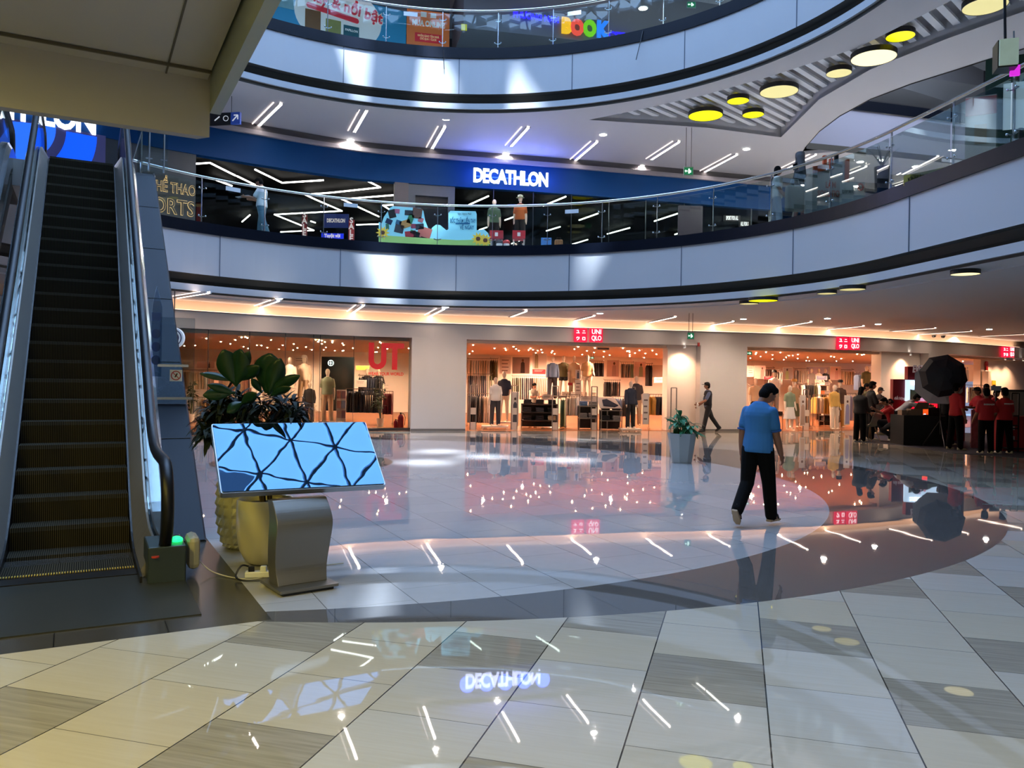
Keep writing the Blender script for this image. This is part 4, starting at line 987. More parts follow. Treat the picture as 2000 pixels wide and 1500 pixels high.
# blue disc display under it
c, d, n, w_ = frame_on(F1, 2, 205, 285, .06)
e = empty('logo_display', c, 0, 'bright blue ring logo display glowing behind the top of the escalators', 'display')
zc = c.z
def clipdisc(mb, r0, r1, lo, hi, z0, z1, cx, cz, off, t=.02):
    K = 64
    for i in range(K):
        a0, a1 = 2*pi*i/K, 2*pi*(i+1)/K; am = (a0+a1)/2; rm = (r0+r1)/2
        if not (lo <= cx+rm*cos(am) <= hi and z0 <= cz+rm*sin(am) <= z1): continue
        mb.extrude([(cx+r0*cos(a0), cz+r0*sin(a0)), (cx+r1*cos(a0), cz+r1*sin(a0)), (cx+r1*cos(a1), cz+r1*sin(a1)), (cx+r0*cos(a1), cz+r0*sin(a1))], c+n*off, d, (0, 0, 1), n, t)
MB().extrude([(-w_/2, -1.2), (w_/2, -1.2), (w_/2, .5), (-w_/2, .5)], c, d, (0, 0, 1), n, .04).build('backing', mat('display backing', '#4c4f7c', .4, emit=.15, ecol='#4a4f90'), e)
mB = mat('display blue', '#0a50ff', .4, emit=.8, ecol='#0e58ff')
mb = MB(); clipdisc(mb, .01, 1.0, -w_/2, w_/2, -1.2, .48, -1.0, .42, .04); mb.build('inner_disc', mat('display blue light', '#1e66ff', .4, emit=.85, ecol='#2a6cff'), e)
mb = MB(); clipdisc(mb, 1.25, 2.0, -w_/2, w_/2, -1.2, .48, -1.0, .42, .04); mb.build('ring', mB, e)
# gold outline lettering on the grey wall
M_gold = mat('gold neon outline', '#e8c88a', .5, emit=.7, ecol='#e8b878'); M_let = mat('dark raised letter', '#55524a', .5)
c, d, n, w_ = frame_on(F1, 292, 378, 370, .08)
e = empty('wall_lettering', c, 0, 'gold outlined sports lettering on the dark grey wall behind the balcony glass', 'sign')
def outline_text(txt, size, c, width):
    letters(txt, size, M_gold, c, n, e, name='letter_outline', bold=.013, extrude=.006, width=width)
    letters(txt, size, M_let, c+n*.012, n, e, name='letter_face', bold=-.002, extrude=.012, width=width*.992)
outline_text('THỂ THAO', .42, c+Vector((0, 0, .02))+d*.02, w_*1.04)
c2, _, _, w2 = frame_on(F1, 262, 378, 404, .08); outline_text('SPORTS', .62, Vector((c2.x, c2.y, c2.z)), w2)
p, s = hit(F1, 369, 362); 
# hanging wayfinding sign
def board(name, label, cat, px0, px1, py0, py1, Y, m, yaw=0., t=.04, group=None):
    a, b = atY(px0, (py0+py1)/2, Y), atY(px1, (py0+py1)/2, Y); zt, zb = atY((px0+px1)/2, py0, Y).z, atY((px0+px1)/2, py1, Y).z
    c = (a+b)/2; c.z = (zt+zb)/2; w_ = (b-a).length/max(.3, cos(yaw)); h_ = zt-zb
    d = Vector((cos(yaw), sin(yaw), 0)); n = Vector((sin(yaw), -cos(yaw), 0))
    e = empty(name, c, 0, label, cat, group)
    return e, c, d, n, w_, h_
def bpanel(e, c, d, n, w_, h_, m, name='panel', t=.03, x=0, z=0, off=0.):
    return MB().extrude([(-w_/2, -h_/2), (w_/2, -h_/2), (w_/2, h_/2), (-w_/2, h_/2)], c+d*x+Vector((0, 0, z))+n*off, d, (0, 0, 1), n, t).build(name, m, e)
e, c, d, n, w_, h_ = board('hanging_sign', 'black hanging direction sign with a blue arrow end at the slab corner', 'sign', 384, 471, 217, 249, 22.5, None, -.18)
bpanel(e, c, d, n, w_*.8, h_*.72, M_black, 'panel', .08, -w_*.1); bpanel(e, c, d, n, w_*.22, h_*.72, mat('sign arrow blue', '#23408f', .4, emit=.3), 'arrow_panel', .082, w_*.41, -.0)
mw = mat('sign white print', '#dfe3e8', .5, emit=.4)
mb = MB(); q = c+d*w_*.41+n*.05; mb.bar(q-d*.08+Vector((0, 0, -.08)), q+d*.08+Vector((0, 0, .08)), .01, .03); mb.bar(q+d*.08+Vector((0, 0, .08)), q-d*.04+Vector((0, 0, .08)), .01, .03); mb.bar(q+d*.08+Vector((0, 0, .08)), q+d*.08+Vector((0, 0, -.04)), .01, .03); mb.build('arrow', mw, e)
mb = MB(); q = c+d*w_*.0+n*.05; mb.bar(q-d*.1+Vector((0, 0, -.05)), q+d*.05+Vector((0, 0, .06)), .01, .03); mb.build('pictogram', mw, e); mb = MB(); mb.tube([q+d*.24+Vector((.07*cos(a), 0, .07*sin(a))) for a in [2*pi*i/16 for i in range(16)]], .01, 5, closed=True); mb.build('ring_pictogram', mw, e)
for x in (-.3, .3): MB().tube([c+d*w_*x+Vector((0, 0, h_*.35)), c+d*w_*x+Vector((0, 0, 9.52-c.z))], .008, 6).build('hanging_rod', M_black, e)
# green exit signs
M_exit = mat('exit sign green', '#0f6a44', .4, emit=.5, ecol='#128050'); M_exw = mat('exit sign white', '#e8fff0', .5, emit=1.4, ecol='#e0fff0')
for px0, px1, py0, py1, Y, zt, lb in ((1336, 1353, 327, 342, 24.5, 9.5, 'green lit exit sign hanging from the first floor ceiling'), (1343, 1355, 650, 662, 23.5, 3.72, 'small green lit exit sign hanging in front of the shop header'), (1342, 1358, 4, 15, 25.5, 13.6, 'green lit exit sign on the second floor at the top of the photo'), (1459, 1468, 687, 693, 29.5, 2.98, 'tiny green exit sign inside the right-hand clothing shop opening'), (1153, 1160, 697, 701, 33, 2.98, 'tiny green exit sign inside the middle clothing shop opening')):
    e, c, d, n, w_, h_ = board('exit_sign', lb, 'exit sign', px0, px1, py0, py1, Y, None)
    bpanel(e, c, d, n, w_*1.1, h_*1.15, mat('exit sign frame', '#8fa79b', .4), 'frame', .04); bpanel(e, c, d, n, w_*.96, h_*.9, M_exit, 'face', .05)
    mb = MB(); q = c+n*.03
    mb.bar(q-d*w_*.38, q-d*w_*.12, .004, h_*.12); mb.add([q-d*w_*.44, q-d*w_*.3+Vector((0, 0, h_*.2)), q-d*w_*.3-Vector((0, 0, h_*.2))], [(0, 1, 2)]); mb.box(q+d*w_*.05, (w_*.16, .004, h_*.62)); mb.box(q+d*w_*.22+Vector((0, 0, -h_*.05)), (w_*.12, .004, h_*.3)); mb.build('pictogram', M_exw, e)
    for x in (-.3, .3): MB().tube([c+d*w_*x+Vector((0, 0, h_*.5)), c+d*w_*x+Vector((0, 0, max(.05, zt-c.z)))], .008, 5).build('hanging_rod', M_soffdark, e)
# red square shop logos (katakana and latin) on the white header
def strokes(mb, S, q, d, n, s, t=.16):
    for (x0, y0, x1, y1) in S: mb.bar(q+d*(x0*s)+Vector((0, 0, y0*s)), q+d*(x1*s)+Vector((0, 0, y1*s)), .02, t*s)
YU = [(-.32, .28, .18, .28), (.10, .30, .10, -.26), (-.4, -.26, .4, -.26)]
NI = [(-.24, .24, .24, .24), (-.38, -.24, .38, -.24)]
KU = [(-.12, .36, -.36, .02), (-.22, .28, .34, .28), (.30, .30, .22, -.1), (.24, -.08, -.22, -.38)]
RO = [(-.3, .3, .3, .3), (-.3, -.3, .3, -.3), (-.28, .32, -.28, -.32), (.28, .32, .28, -.32)]
for k, (xa, xb, xc, xd, y0, y1) in enumerate(((1120, 1144, 1150, 1174.5, 642, 668), (1631, 1651.5, 1655, 1674, 659, 683), (1952.5, 1963, 1965, 1975, 677, 698))):
    lb = ('red pair of square shop logos above the middle opening', 'red pair of square shop logos above the right-hand opening', 'red pair of square shop logos nearest the right edge')[k]
    c, d, n, w_ = frame_on(F0, xa, xb, (y0+y1)/2, .10)
    e = empty('logo_sign', c, 0, lb, 'sign'); zt, zb = hit(F0, xa, y0)[0].z, hit(F0, xa, y1)[0].z; h_ = .46
    bpanel(e, c, d, n, w_, h_, M_red, 'red_panel', .06)
    mb = MB(); s = w_*.30
    for (sx, sz, S) in ((-.24, .24, YU), (.24, .24, NI), (-.24, -.24, KU), (.24, -.24, RO)): strokes(mb, S, c+n*.04+d*w_*sx+Vector((0, 0, h_*sz)), d, n, s*1.1)
    mb.build('katakana', M_logo2, e)
    c, d, n, w_ = frame_on(F0, xc, xd, (y0+y1)/2, .10)
    bpanel(e, c, d, n, w_, h_, M_red, 'red_panel', .06)
    letters('UNI', .22, M_logo2, c+n*.045+Vector((0, 0, h_*.23)), n, e, bold=.004, extrude=.005, width=w_*.74)
    letters('QLO', .22, M_logo2, c+n*.045+Vector((0, 0, -h_*.23)), n, e, bold=.004, extrude=.005, width=w_*.78)
# red UT lettering on the window
M_ut = mat('red window lettering', '#c3131c', .5, emit=.15)
c, d, n, w_ = frame_on(F0, 719, 788, 696, .08)
h_ = (722-670)*c.y/F
e = empty('window_lettering', c, 0, 'large red letters and slogan stuck on the shop window beside the grey pier', 'lettering')
# U and T joined: bar of the T grows out of the right stem of the U
u = []; mb = MB(); t_ = w_*.15; hx = w_/2
def P2(x, z): return (x, z)
K = 12; cxu = -hx+w_*.25; ro_, ri_ = w_*.25, w_*.25-t_
zz = -h_/2+ro_
outer = [(-hx, h_/2)]+[(cxu+ro_*cos(a), zz+ro_*sin(a)) for a in [pi+pi*i/K for i in range(K+1)]]+[(cxu+ro_, h_/2-.001), (cxu+ri_, h_/2-.001)]+[(cxu+ri_*cos(a), zz+ri_*sin(a)) for a in [0-pi*i/K for i in range(K+1)]]+[(-hx+t_, h_/2)]
mb.extrude(outer, c, d, (0, 0, 1), n, .01)
mb.extrude([(cxu+ri_, h_/2), (hx, h_/2), (hx, h_/2-t_), (cxu+ro_+w_*.31, h_/2-t_), (cxu+ro_+w_*.31, -h_/2), (cxu+ro_+w_*.31-t_, -h_/2), (cxu+ro_+w_*.31-t_, h_/2-t_), (cxu+ri_, h_/2-t_)], c+n*.002, d, (0, 0, 1), n, .01)
mb.build('large_letters', M_ut, e)
q, _, _, w3 = frame_on(F0, 718, 787, 730.5, .08); letters('WEAR YOUR WORLD', .14, M_ut, q, n, e, bold=.003, extrude=.004, width=w3)
# shop window glass with thin joints
mb = MB(); wallseg(mb, F0, sA-2.0, sB, .09, ZH, .16, .172); mb.build('window_2', M_shopglass, kind='structure')
mb = MB()
wallseg(mb, F0, sA-2, sB, 0, .09, .10, .22)
for px in (410, 490, 560, 615, 628, 693): 
    p, dd = at_s(F0, S0(px)); nn = Vector((-dd.y, dd.x, 0)); q = p+nn*.17; mb.box((q.x, q.y, ZH/2), (.014, .03, ZH))
mb.build('trim_window', M_steeld, kind='structure')
# round white sign with rings at the left of the window
e, c, d, n, w_, h_ = board('round_sign', 'white round shop sign with dark rings half hidden by the escalator', 'sign', 320, 360, 641, 679, 19.0, None)
r = w_/2
MB().extrude([(r*cos(a), r*sin(a)) for a in [2*pi*i/32 for i in range(32)]], c, d, (0, 0, 1), n, .10).build('disc', mat('lit sign face', '#e8e8ee', .4, emit=.35), e)
mb = MB()
for rr in (.78, .52): mb.tube([c+n*.055+d*(r*rr*cos(a))+Vector((0, 0, r*rr*sin(a))) for a in [2*pi*i/32 for i in range(32)]], .013, 5, closed=True)
mb.build('ring_print', mat('ring print', '#3a2a5a', .5), e); MB().tube([c+Vector((0, 0, r)), c+Vector((0, 0, 3.7-c.z))], .012, 6).build('hanging_rod', M_steeld, e)
# wall pieces: alarm box, cameras
p, s = hit(F0, 1364, 673); MBx = MB().box((0, 0, 0), (.07, .05, .13)); o = MBx.build('alarm_beacon', mat('alarm red', '#b3201c', .4)); o.location = (p.x, p.y-.03, p.z); tag(o, 'small red alarm box at the top corner of the pale pier', 'alarm')
p = hit(F0, 1953, 706)[0]; 
for i, (py, lb) in enumerate(((711, 'red round fire bell high on the pale wall at right'), (719, 'small red fire call box below the fire bell'))):
    p, s = hit(F0, 1953, py); q, dd = at_s(F0, s); nn = Vector((-dd.y, dd.x, 0)); q = q+nn*.57
    o = (MB().lathe([(.13, 0), (.13, .05), (.05, .07)], (0, 0, 0), 16) if i == 0 else MB().box((0, 0, .03), (.16, .2, .06))).build('fire_bell' if i == 0 else 'fire_call_box', mat('alarm red', '#b3201c', .4)); o.location = Vector((q.x, q.y, p.z)); o.rotation_euler = (-nn).to_track_quat('Z', 'Y').to_euler(); tag(o, lb, 'alarm')
p, s = hit(F0, 1969, 749.5); q, dd = at_s(F0, s); nn = Vector((-dd.y, dd.x, 0)); q = q+nn*.58
e = empty('notice_board', (q.x, q.y, p.z), 0, 'small yellow notice on the pale wall at right', 'notice')
MB().extrude([(-.17, -.13), (.17, -.13), (.17, .13), (-.17, .13)], (q.x, q.y, p.z), dd, (0, 0, 1), nn, .02).build('panel', mat('notice yellow', '#d8a622', .5), e)
MB().extrude([(-.15, -.12), (.15, -.12), (.15, -.05), (-.15, -.05)], (q.x, q.y, p.z), dd, (0, 0, 1), nn, .026).build('print', M_black, e)
# ceiling cameras
for px, py, z, lb in ((1824, 655, 3.70, 'small pale dome camera under the lower ceiling, left of a pair'), (1842, 656, 3.70, 'small dark dome camera under the lower ceiling, right of a pair')):
    p = onz(px, py, z); e = empty('dome_camera', p, 0, lb, 'camera'); MB().ell((0, 0, -.02), (.08, .08, .08), 12, 7).build('dome', M_black if px > 1830 else M_steeld, e, world=False); MB().lathe([(.10, 0), (.09, .05)], (0, 0, 0), 14).build('mount', M_white, e, world=False)
# ---------------------------------------------------------------- level two boards
def fac_board(name, label, cat, P, px0, px1, pyt, pyb, m, off=.1, t=.05, depth=None):
    pm = (px0+px1)/2; c, d, n, w_ = frame_on(P, px0, px1, (pyt+pyb)/2, off)
    k = c.y/F; h_ = (pyb-pyt)*k
    e = empty(name, c, 0, label, cat); bpanel(e, c, d, n, w_, h_, m, 'panel', t); return e, c, d, n, w_, h_
F2 = [p+Vector((0, .6, 0)) for p in F1]
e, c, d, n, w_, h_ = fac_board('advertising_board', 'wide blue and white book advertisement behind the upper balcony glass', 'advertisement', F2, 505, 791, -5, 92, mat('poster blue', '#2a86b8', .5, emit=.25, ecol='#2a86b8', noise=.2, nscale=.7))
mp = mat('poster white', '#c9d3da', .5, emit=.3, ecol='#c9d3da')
MB().extrude([(p[0]*1.45, p[1]*1.05) for p in [(cos(2*pi*i/40), sin(2*pi*i/40)) for i in range(40)]], c+d*.1+n*.03+Vector((0, 0, .15)), d, (0, 0, 1), n, .02).build('white_swirl', mp, e)
mr_ = mat('poster red', '#c02a3a', .5, emit=.3)
letters('hay & nổi bật', .5, mp, c+n*.055+d*.35+Vector((0, 0, .50)), n, e, bold=.045, extrude=.01, width=2.5, rot=-.12)
letters('hay & nổi bật', .5, mr_, c+n*.075+d*.35+Vector((0, 0, .50)), n, e, bold=.014, extrude=.012, width=2.45, rot=-.12)
o = MB().extrude(rrect(1.75, .17, .08), (0, 0, 0), (cos(-.12)*d.x, cos(-.12)*d.y, -.12), (0, 0, 1), n, .02).build('red_ribbon', mr_, e, world=False); o.location = n*.06+d*(-.1)+Vector((0, 0, .22))
for i, (x, z, wd, hh, col, tx) in enumerate(((-.75, -.12, .5, .6, '#7a5428', ''), (-.08, -.26, .5, .52, '#8d9250', ''), (.52, -.34, .52, .52, '#1f5a68', 'PAPILLON'), (-1.62, .36, .52, .62, '#7fb2c4', ''), (-2.1, .5, .36, .6, '#3b4452', ''))):
    bpanel(e, c, d, n, wd, hh, mat('book cover %d' % i, col, .5, emit=.15, noise=.4, nscale=4), 'book_cover', .03, x, z, .05)
    if tx: letters(tx, .1, mp, c+d*x+n*.08+Vector((0, 0, z+.1)), n, e, bold=.003, extrude=.004, width=.42)
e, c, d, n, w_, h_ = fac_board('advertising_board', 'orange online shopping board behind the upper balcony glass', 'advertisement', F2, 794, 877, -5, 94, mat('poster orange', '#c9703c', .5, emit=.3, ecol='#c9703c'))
bpanel(e, c, d, n, w_, h_*.32, mat('poster grey header', '#77767a', .5), 'header', .06, 0, h_*.36)
z0 = c.z; zz = lambda py: (hit(F2, 836, py)[0].z)
letters('MUA ONLINE', .26, mp, Vector((c.x, c.y, zz(51)))+n*.05, n, e, bold=.012, extrude=.01, width=w_*.76)
bpanel(e, c, d, n, w_*.62, .30, mr_, 'red_label', .05, 0, zz(78)-z0, .02)
letters('NHẬN GIAO TẬN NHÀ\nCHỈ QUA 1 CLICK', .10, mat('poster cream', '#e8d7a0', .5, emit=.3), Vector((c.x, c.y, zz(78)))+n*.06, n, e, bold=.002, extrude=.004, width=w_*.5)
for x in (-.12, .12): bpanel(e, c, d, n, .2, .17, mp, 'badge', .03, x*1.4, zz(33)-z0, .03)
# rainbow BOOK sign with blue lettering
F3 = [p+Vector((0, -1.36, 0)) for p in F1]
c, d, n, w_ = frame_on(F3, 1096, 1188, 56, 0.)
e = empty('book_shop_sign', c, 0, 'rainbow coloured book shop letters behind the upper balcony glass', 'sign')
for i, (x0, x1, ya, yb, ch, col) in enumerate(((1096, 1116, 37, 66, 'B', '#eeb020'), (1114, 1140, 41, 70, 'O', '#e04a3a'), (1138, 1164, 43, 73, 'O', '#68b81e'), (1162, 1188, 45, 76, 'K', '#2a7ae8'))):
    q, _, _, wl = frame_on(F3, x0, x1, (ya+yb)/2, .02*i); me_h = (yb-ya)*q.y/F
    letters(ch, me_h*1.32, mat('book letter %d' % i, col, .5, emit=.9, ecol=col), q, n, e, bold=.05, extrude=.03, width=wl)
mbl = mat('blue neon letters', '#2018ff', .5, emit=1.6, ecol='#2a20ff')
q, _, _, wl = frame_on(F3, 1187, 1230, 71, 0.); letters('CITY', .34, mbl, q, n, e, bold=.01, extrude=.02, width=wl)
q, _, _, wl = frame_on(F3, 1002, 1092, 34, 0.); letters('PHƯƠNG NAM', .26, mbl, q, n, e, bold=.01, extrude=.02, width=wl)
e, c, d, n, w_, h_ = fac_board('wall_panel', 'small yellow triangular flag panel beyond the upper glass right of the orange board', 'panel', F3, 900, 911, 50, 62, mat('flag yellow', '#c8c020', .5, emit=.3))
# ================================================================== figures
def bake(o, vox, smooth=4):
    md = o.modifiers.new('r', 'REMESH'); md.mode = 'VOXEL'; md.voxel_size = vox; md.use_smooth_shade = True
    sm = o.modifiers.new('s', 'SMOOTH'); sm.iterations = smooth; sm.factor = .5
    dg = bpy.context.evaluated_depsgraph_get(); me = bpy.data.meshes.new_from_object(o.evaluated_get(dg))
    o.modifiers.clear(); old = o.data; o.data = me
    if not me.materials: me.materials.append(old.materials[0])
    bpy.data.meshes.remove(old); return o
def Rx(a): return Matrix.Rotation(a, 3, 'X')
def Ry(a): return Matrix.Rotation(a, 3, 'Y')
def Rz(a): return Matrix.Rotation(a, 3, 'Z')
M_skin = mat('skin', '#8a5f48', .55); M_hair = mat('black hair', '#070505', .8, spec=.12, bump=.8, bscale=90); M_trou = mat('black trousers', '#060608', .9, spec=.15)
M_manq = mat('mannequin ivory', '#d8c6b2', .5)
ST = dict(legR=(0, 2, 3), legL=(0, 2, 3), armR=(2, 6, 8), armL=(2, 6, 8), lean=0, turn=0, hp=0, hy=0)
def figure(name, loc, rz, Ht, label, cat='person', group=None, pose=None, shirt=None, trousers=None, shoes=None, skin=None, hair='short', hairm=None, vox=.012, face=True, sleeve=.55, trlen=1., skirt=0., build=1., shirt_drop=0., jacket=0., feetz=0., shoe_style='shoe', bald=False, hands=True, loose=1.0):
    """stands at loc (ground point below the pelvis), faces local +Y"""
    P = dict(ST); P.update(pose or {}); skin = skin or M_skin
    e = empty(name, loc, rz, label, cat, group)
    h = Ht; rad_ = radians
    # legs first, to find pelvis height
    def leg(side, a, k, sp):
        hip = Vector((side*.052*h, 0, 0)); a, k, sp = rad_(a), rad_(k), rad_(sp)
        d1 = Vector((side*sin(sp), sin(a)*cos(sp), -cos(a)*cos(sp))); knee = hip+d1*.245*h
        d2 = Vector((side*sin(sp)*.6, sin(a-k), -cos(a-k))).normalized(); ank = knee+d2*.232*h
        return hip, knee, ank, d2
    LR = leg(1, *P['legR'][:3]); LL = leg(-1, *P['legL'][:3])
    def footdir(L, pitch): 
        # pitch: angle the foot is rotated, heel up positive
        q = rad_(pitch); return Vector((0, cos(q), -sin(q)))
    fR, fL = P.get('footR', 0), P.get('footL', 0)
    def foot(L, pitch, side, yaw):
        fd = Rz(-side*rad_(yaw)) @ footdir(L, pitch); heel = L[2]-Vector((0, 0, 0))
        up = Vector((1, 0, 0)).cross(fd); 
        if up.z < 0: up = -up
        return fd, up, min((L[2]-up*.045*h+fd*.11*h).z, (L[2]-up*.045*h-fd*.03*h).z)
    yw = P.get('toe', 6)
    FR, FL = foot(LR, fR, 1, yw), foot(LL, fL, -1, yw)
    base = P.get('pelvis')
    pz = -min(FR[2], FL[2]) if base is None else base
    off = Vector((0, 0, pz+feetz))
    T = Rz(rad_(P['turn'])) @ Rx(-rad_(P['lean']))           # trunk
    def tr(v): return T @ Vector(v)*1.0+off
    def tor(z, x=0, y=0): return tr(Vector((x*h, y*h, (z-.505)*h)))
    b = build
    TR = [(.478, .055, .045), (.50, .090*b, .062*b), (.535, .096*b, .066*b), (.60, .083*b, .058*b), (.66, .088*b, .062*b), (.73, .098*b, .066*b), (.770, .090*b, .058*b), (.800, .062*b, .046*b), (.825, .036, .036)]
    def torso(mb, rings_, k=1., kx=0., n=20):
        rg = []
        for z, rx, ry in rings_:
            c = tor(z); ax, ay = T @ Vector((1, 0, 0)), T @ Vector((0, 1, 0))
            rg.append([c+ax*((rx*k+kx)*h*cos(2*pi*i/n))+ay*((ry*k+kx)*h*sin(2*pi*i/n)) for i in range(n)])
        mb.rings(rg, True)
    def limb(mb, pts, rs_, n=12):
        mb.tube(pts, [r*h for r in rs_], n)
        for p, r in zip(pts, rs_): mb.ell(p, (r*h,)*3, 10, 7)
    def arm(side, a, out, k, tw=0):
        a, out, k, tw = rad_(a), rad_(out), rad_(k), rad_(tw)
        s = tor(.774, side*.093*b)
        d1 = Vector((side*sin(out), sin(a)*cos(out), -cos(a)*cos(out))); d1 = Rz(rad_(P['turn'])) @ d1
        el = s+d1*.170*h
        d2 = Vector((side*sin(out)*.4-side*sin(tw), sin(a+k), -cos(a+k))).normalized(); d2 = Rz(rad_(P['turn'])) @ d2
        wr = el+d2*.150*h
        return s, el, wr, d2
    AR, AL = arm(1, *P['armR']), arm(-1, *P['armL'])
    hm = T @ Rz(rad_(P['hy'])) @ Rx(-rad_(P['hp']))
    nb = tor(.83); hc = nb+hm @ Vector((0, .012*h, .10*h))
    # ---- body
    mb = MB(); torso(mb, TR)
    limb(mb, [tor(.82), nb+hm @ Vector((0, 0, .055*h))], [.030, .028])
    mb.ell(hc, (.043*h, .053*h, .064*h), 18, 12, hm); mb.ell(hc+hm @ Vector((0, .018*h, -.033*h)), (.033*h, .034*h, .032*h), 14, 9, hm)
    if face:
        mb.ell(hc+hm @ Vector((0, .056*h, -.012*h)), (.008*h, .012*h, .014*h), 8, 6, hm)
        for s in (-1, 1): mb.ell(hc+hm @ Vector((s*.044*h, -.002*h, -.012*h)), (.007*h, .011*h, .018*h), 8, 6, hm)
    for L, (fd, up, _) in ((LR, FR), (LL, FL)):
        hip, kn, an = L[0]+off, L[1]+off, L[2]+off
        mid = (kn*.6+an*.4)-Vector((0, 0, 0))
        limb(mb, [hip, (hip+kn)/2, kn, mid, an], [.052*b, .045*b, .033, .033, .022])
        mb.ell(an+fd*.035*h-up*.025*h, (.026*h, .07*h, .020*h), 12, 7, Matrix((fd.cross(up), fd, up)).transposed())
    for side, A in ((1, AR), (-1, AL)):
        s, el, wr, d2 = A
        limb(mb, [s, (s+el)/2, el, (el*.6+wr*.4), wr], [.033*b, .030*b, .026, .026, .018])
        # hand: palm with five fingers
        px_ = d2.cross(Vector((0, 0, 1)))
        if px_.length < .3: px_ = Vector((0, 1, 0))
        fwd = (Vector((0, 1, 0))-d2*d2.y); fwd = (Rz(rad_(P['turn'])) @ fwd)
        if fwd.length < .2: fwd = Vector((0, 0, 1))
        fwd.normalize(); inn_ = d2.cross(fwd)*(1 if side < 0 else -1)
        if inn_.dot(Vector((-side, 0, 0))) < 0: inn_ = -inn_
        pc_ = wr+d2*.028*h; Mh = Matrix((fwd, inn_, d2)).transposed()
        mb.ell(pc_, (.024*h, .011*h, .031*h), 12, 8, Mh)
        if hands:
            for i, (o_, ln) in enumerate(((-.017, .030), (-.006, .038), (.006, .040), (.017, .036))):
                p0 = pc_+d2*.024*h+fwd*o_*h; p1 = p0+(d2+inn_*.25).normalized()*ln*.5*h; p2 = p1+(d2*.7+inn_*.75).normalized()*ln*.5*h
                mb.tube([p0, p1, p2], [max(.0053*h, vox*.62)]*2+[max(.0045*h, vox*.55)], 7)
            p0 = pc_-d2*.008*h+fwd*.020*h; p1 = p0+(d2+fwd*.9).normalized()*.022*h; p2 = p1+(d2+inn_*.3+fwd*.2).normalized()*.018*h
            mb.tube([p0, p1, p2], [max(.006*h, vox*.62)]*3, 7)
    bake(mb.build('body', skin, e, world=False), vox)
    k1 = 1.10*loose
    if shirt:
        mb = MB(); lo = .50-shirt_drop
        ring = [(lo, .102*b, .074*b), (lo+.02, .104*b, .076*b), (.56, .100*b, .073*b), (.62, .092*b, .068*b), (.68, .096*b, .070*b), (.74, .107*b, .074*b), (.765, .106*b, .070*b), (.798, .086*b, .060*b), (.828, .055, .048), (.840, .043, .043)]
        torso(mb, ring, loose)
        for s, el, wr, d2 in (AR, AL):
            if sleeve <= 1: q = s+(el-s)*sleeve; limb(mb, [s, (s+q)/2, q], [.035*b*loose, .036*b*loose, .037*b*loose]); 
            else: limb(mb, [s, el, el+(wr-el)*(sleeve-1)], [.040*b*loose, .034*b*loose, .026*loose])
        bake(mb.build('shirt', shirt, e, world=False), vox*.9, 3)
    if trousers:
        mb = MB(); torso(mb, [(.475, .06, .05), (.495, .098*b, .070*b), (.535, .102*b, .072*b), (.575, .092*b, .066*b)])
        if skirt:
            c0_ = tor(.56); rg = []
            for t in (0, .25, .6, 1): 
                rr = (.088+.06*skirt*t)*h; z = .56-.33*t*skirt if skirt < 1.2 else .56-.5*t
                rg.append([Vector((c0_.x+rr*cos(2*pi*i/24)*(1+.06*cos(8*pi*i/24*2)*t), c0_.y+rr*.8*sin(2*pi*i/24), off.z+(z-.505)*h)) for i in range(24)])
            mb.rings(rg, True)
        else:
            for L in (LR, LL):
                hip, kn, an = L[0]+off, L[1]+off, L[2]+off; q = kn+(an-kn)*(trlen*1.0) if trlen > 0 else hip+(kn-hip)*(1+trlen)
                if trlen > 0: limb(mb, [hip, (hip+kn)/2, kn, (kn+q)/2, q], [.062*b, .055*b, .046*loose, .043*loose, .040*loose])
                else: limb(mb, [hip, (hip+q)/2, q], [.062*b, .060*b, .058*b])
        bake(mb.build('trousers' if not skirt else 'skirt', trousers, e, world=False), vox*.9, 3)
    if shoes:
        for L, (fd, up, _) in ((LR, FR), (LL, FL)):
            an = L[2]+off; X = fd.cross(up); Mf = Matrix((X, fd, up)).transposed()
            mb = MB(); mb.ell(an+fd*.030*h-up*.030*h, (.031*h, .082*h, .024*h), 14, 8, Mf); mb.ell(an-fd*.012*h-up*.012*h, (.028*h, .034*h, .034*h), 12, 8, Mf)
            sh = bake(mb.build('shoe', shoes, e, world=False), vox*.7, 2)
            mb = MB(); mb.box(an+fd*.035*h-up*.050*h, (.050*h, .150*h, .010*h), M=Mf); mb.build('sole', M_white if shoe_style != 'dark' else M_black, sh, world=False, bevel=.004)
    if hair and not bald:
        hmat = hairm or M_hair; mb = MB()
        mb.ell(hc+hm @ Vector((0, -.010*h, .016*h)), (.050*h, .056*h, .060*h), 18, 11, hm)
        if hair in ('long', 'pony'): mb.ell(hc+hm @ Vector((0, -.022*h, -.012*h)), (.047*h, .046*h, .060*h), 14, 9, hm)
        if hair == 'long': mb.ell(hc+hm @ Vector((0, -.035*h, -.07*h)), (.045*h, .028*h, .08*h), 12, 8, hm)
        if hair == 'pony': mb.tube([hc+hm @ Vector((0, -.06*h, .01*h)), hc+hm @ Vector((0, -.10*h, -.01*h)), hc+hm @ Vector((0, -.10*h, -.09*h))], [.016*h, .022*h, .008*h], 10)
        if hair == 'short': 
            mb.ell(hc+hm @ Vector((0, -.024*h, -.014*h)), (.047*h, .042*h, .052*h), 14, 9, hm)
            mb.ell(hc+hm @ Vector((0, .022*h, .045*h)), (.040*h, .034*h, .024*h), 12, 8, hm)
        bake(mb.build('hair', hmat, e, world=False), vox*.8, 2)
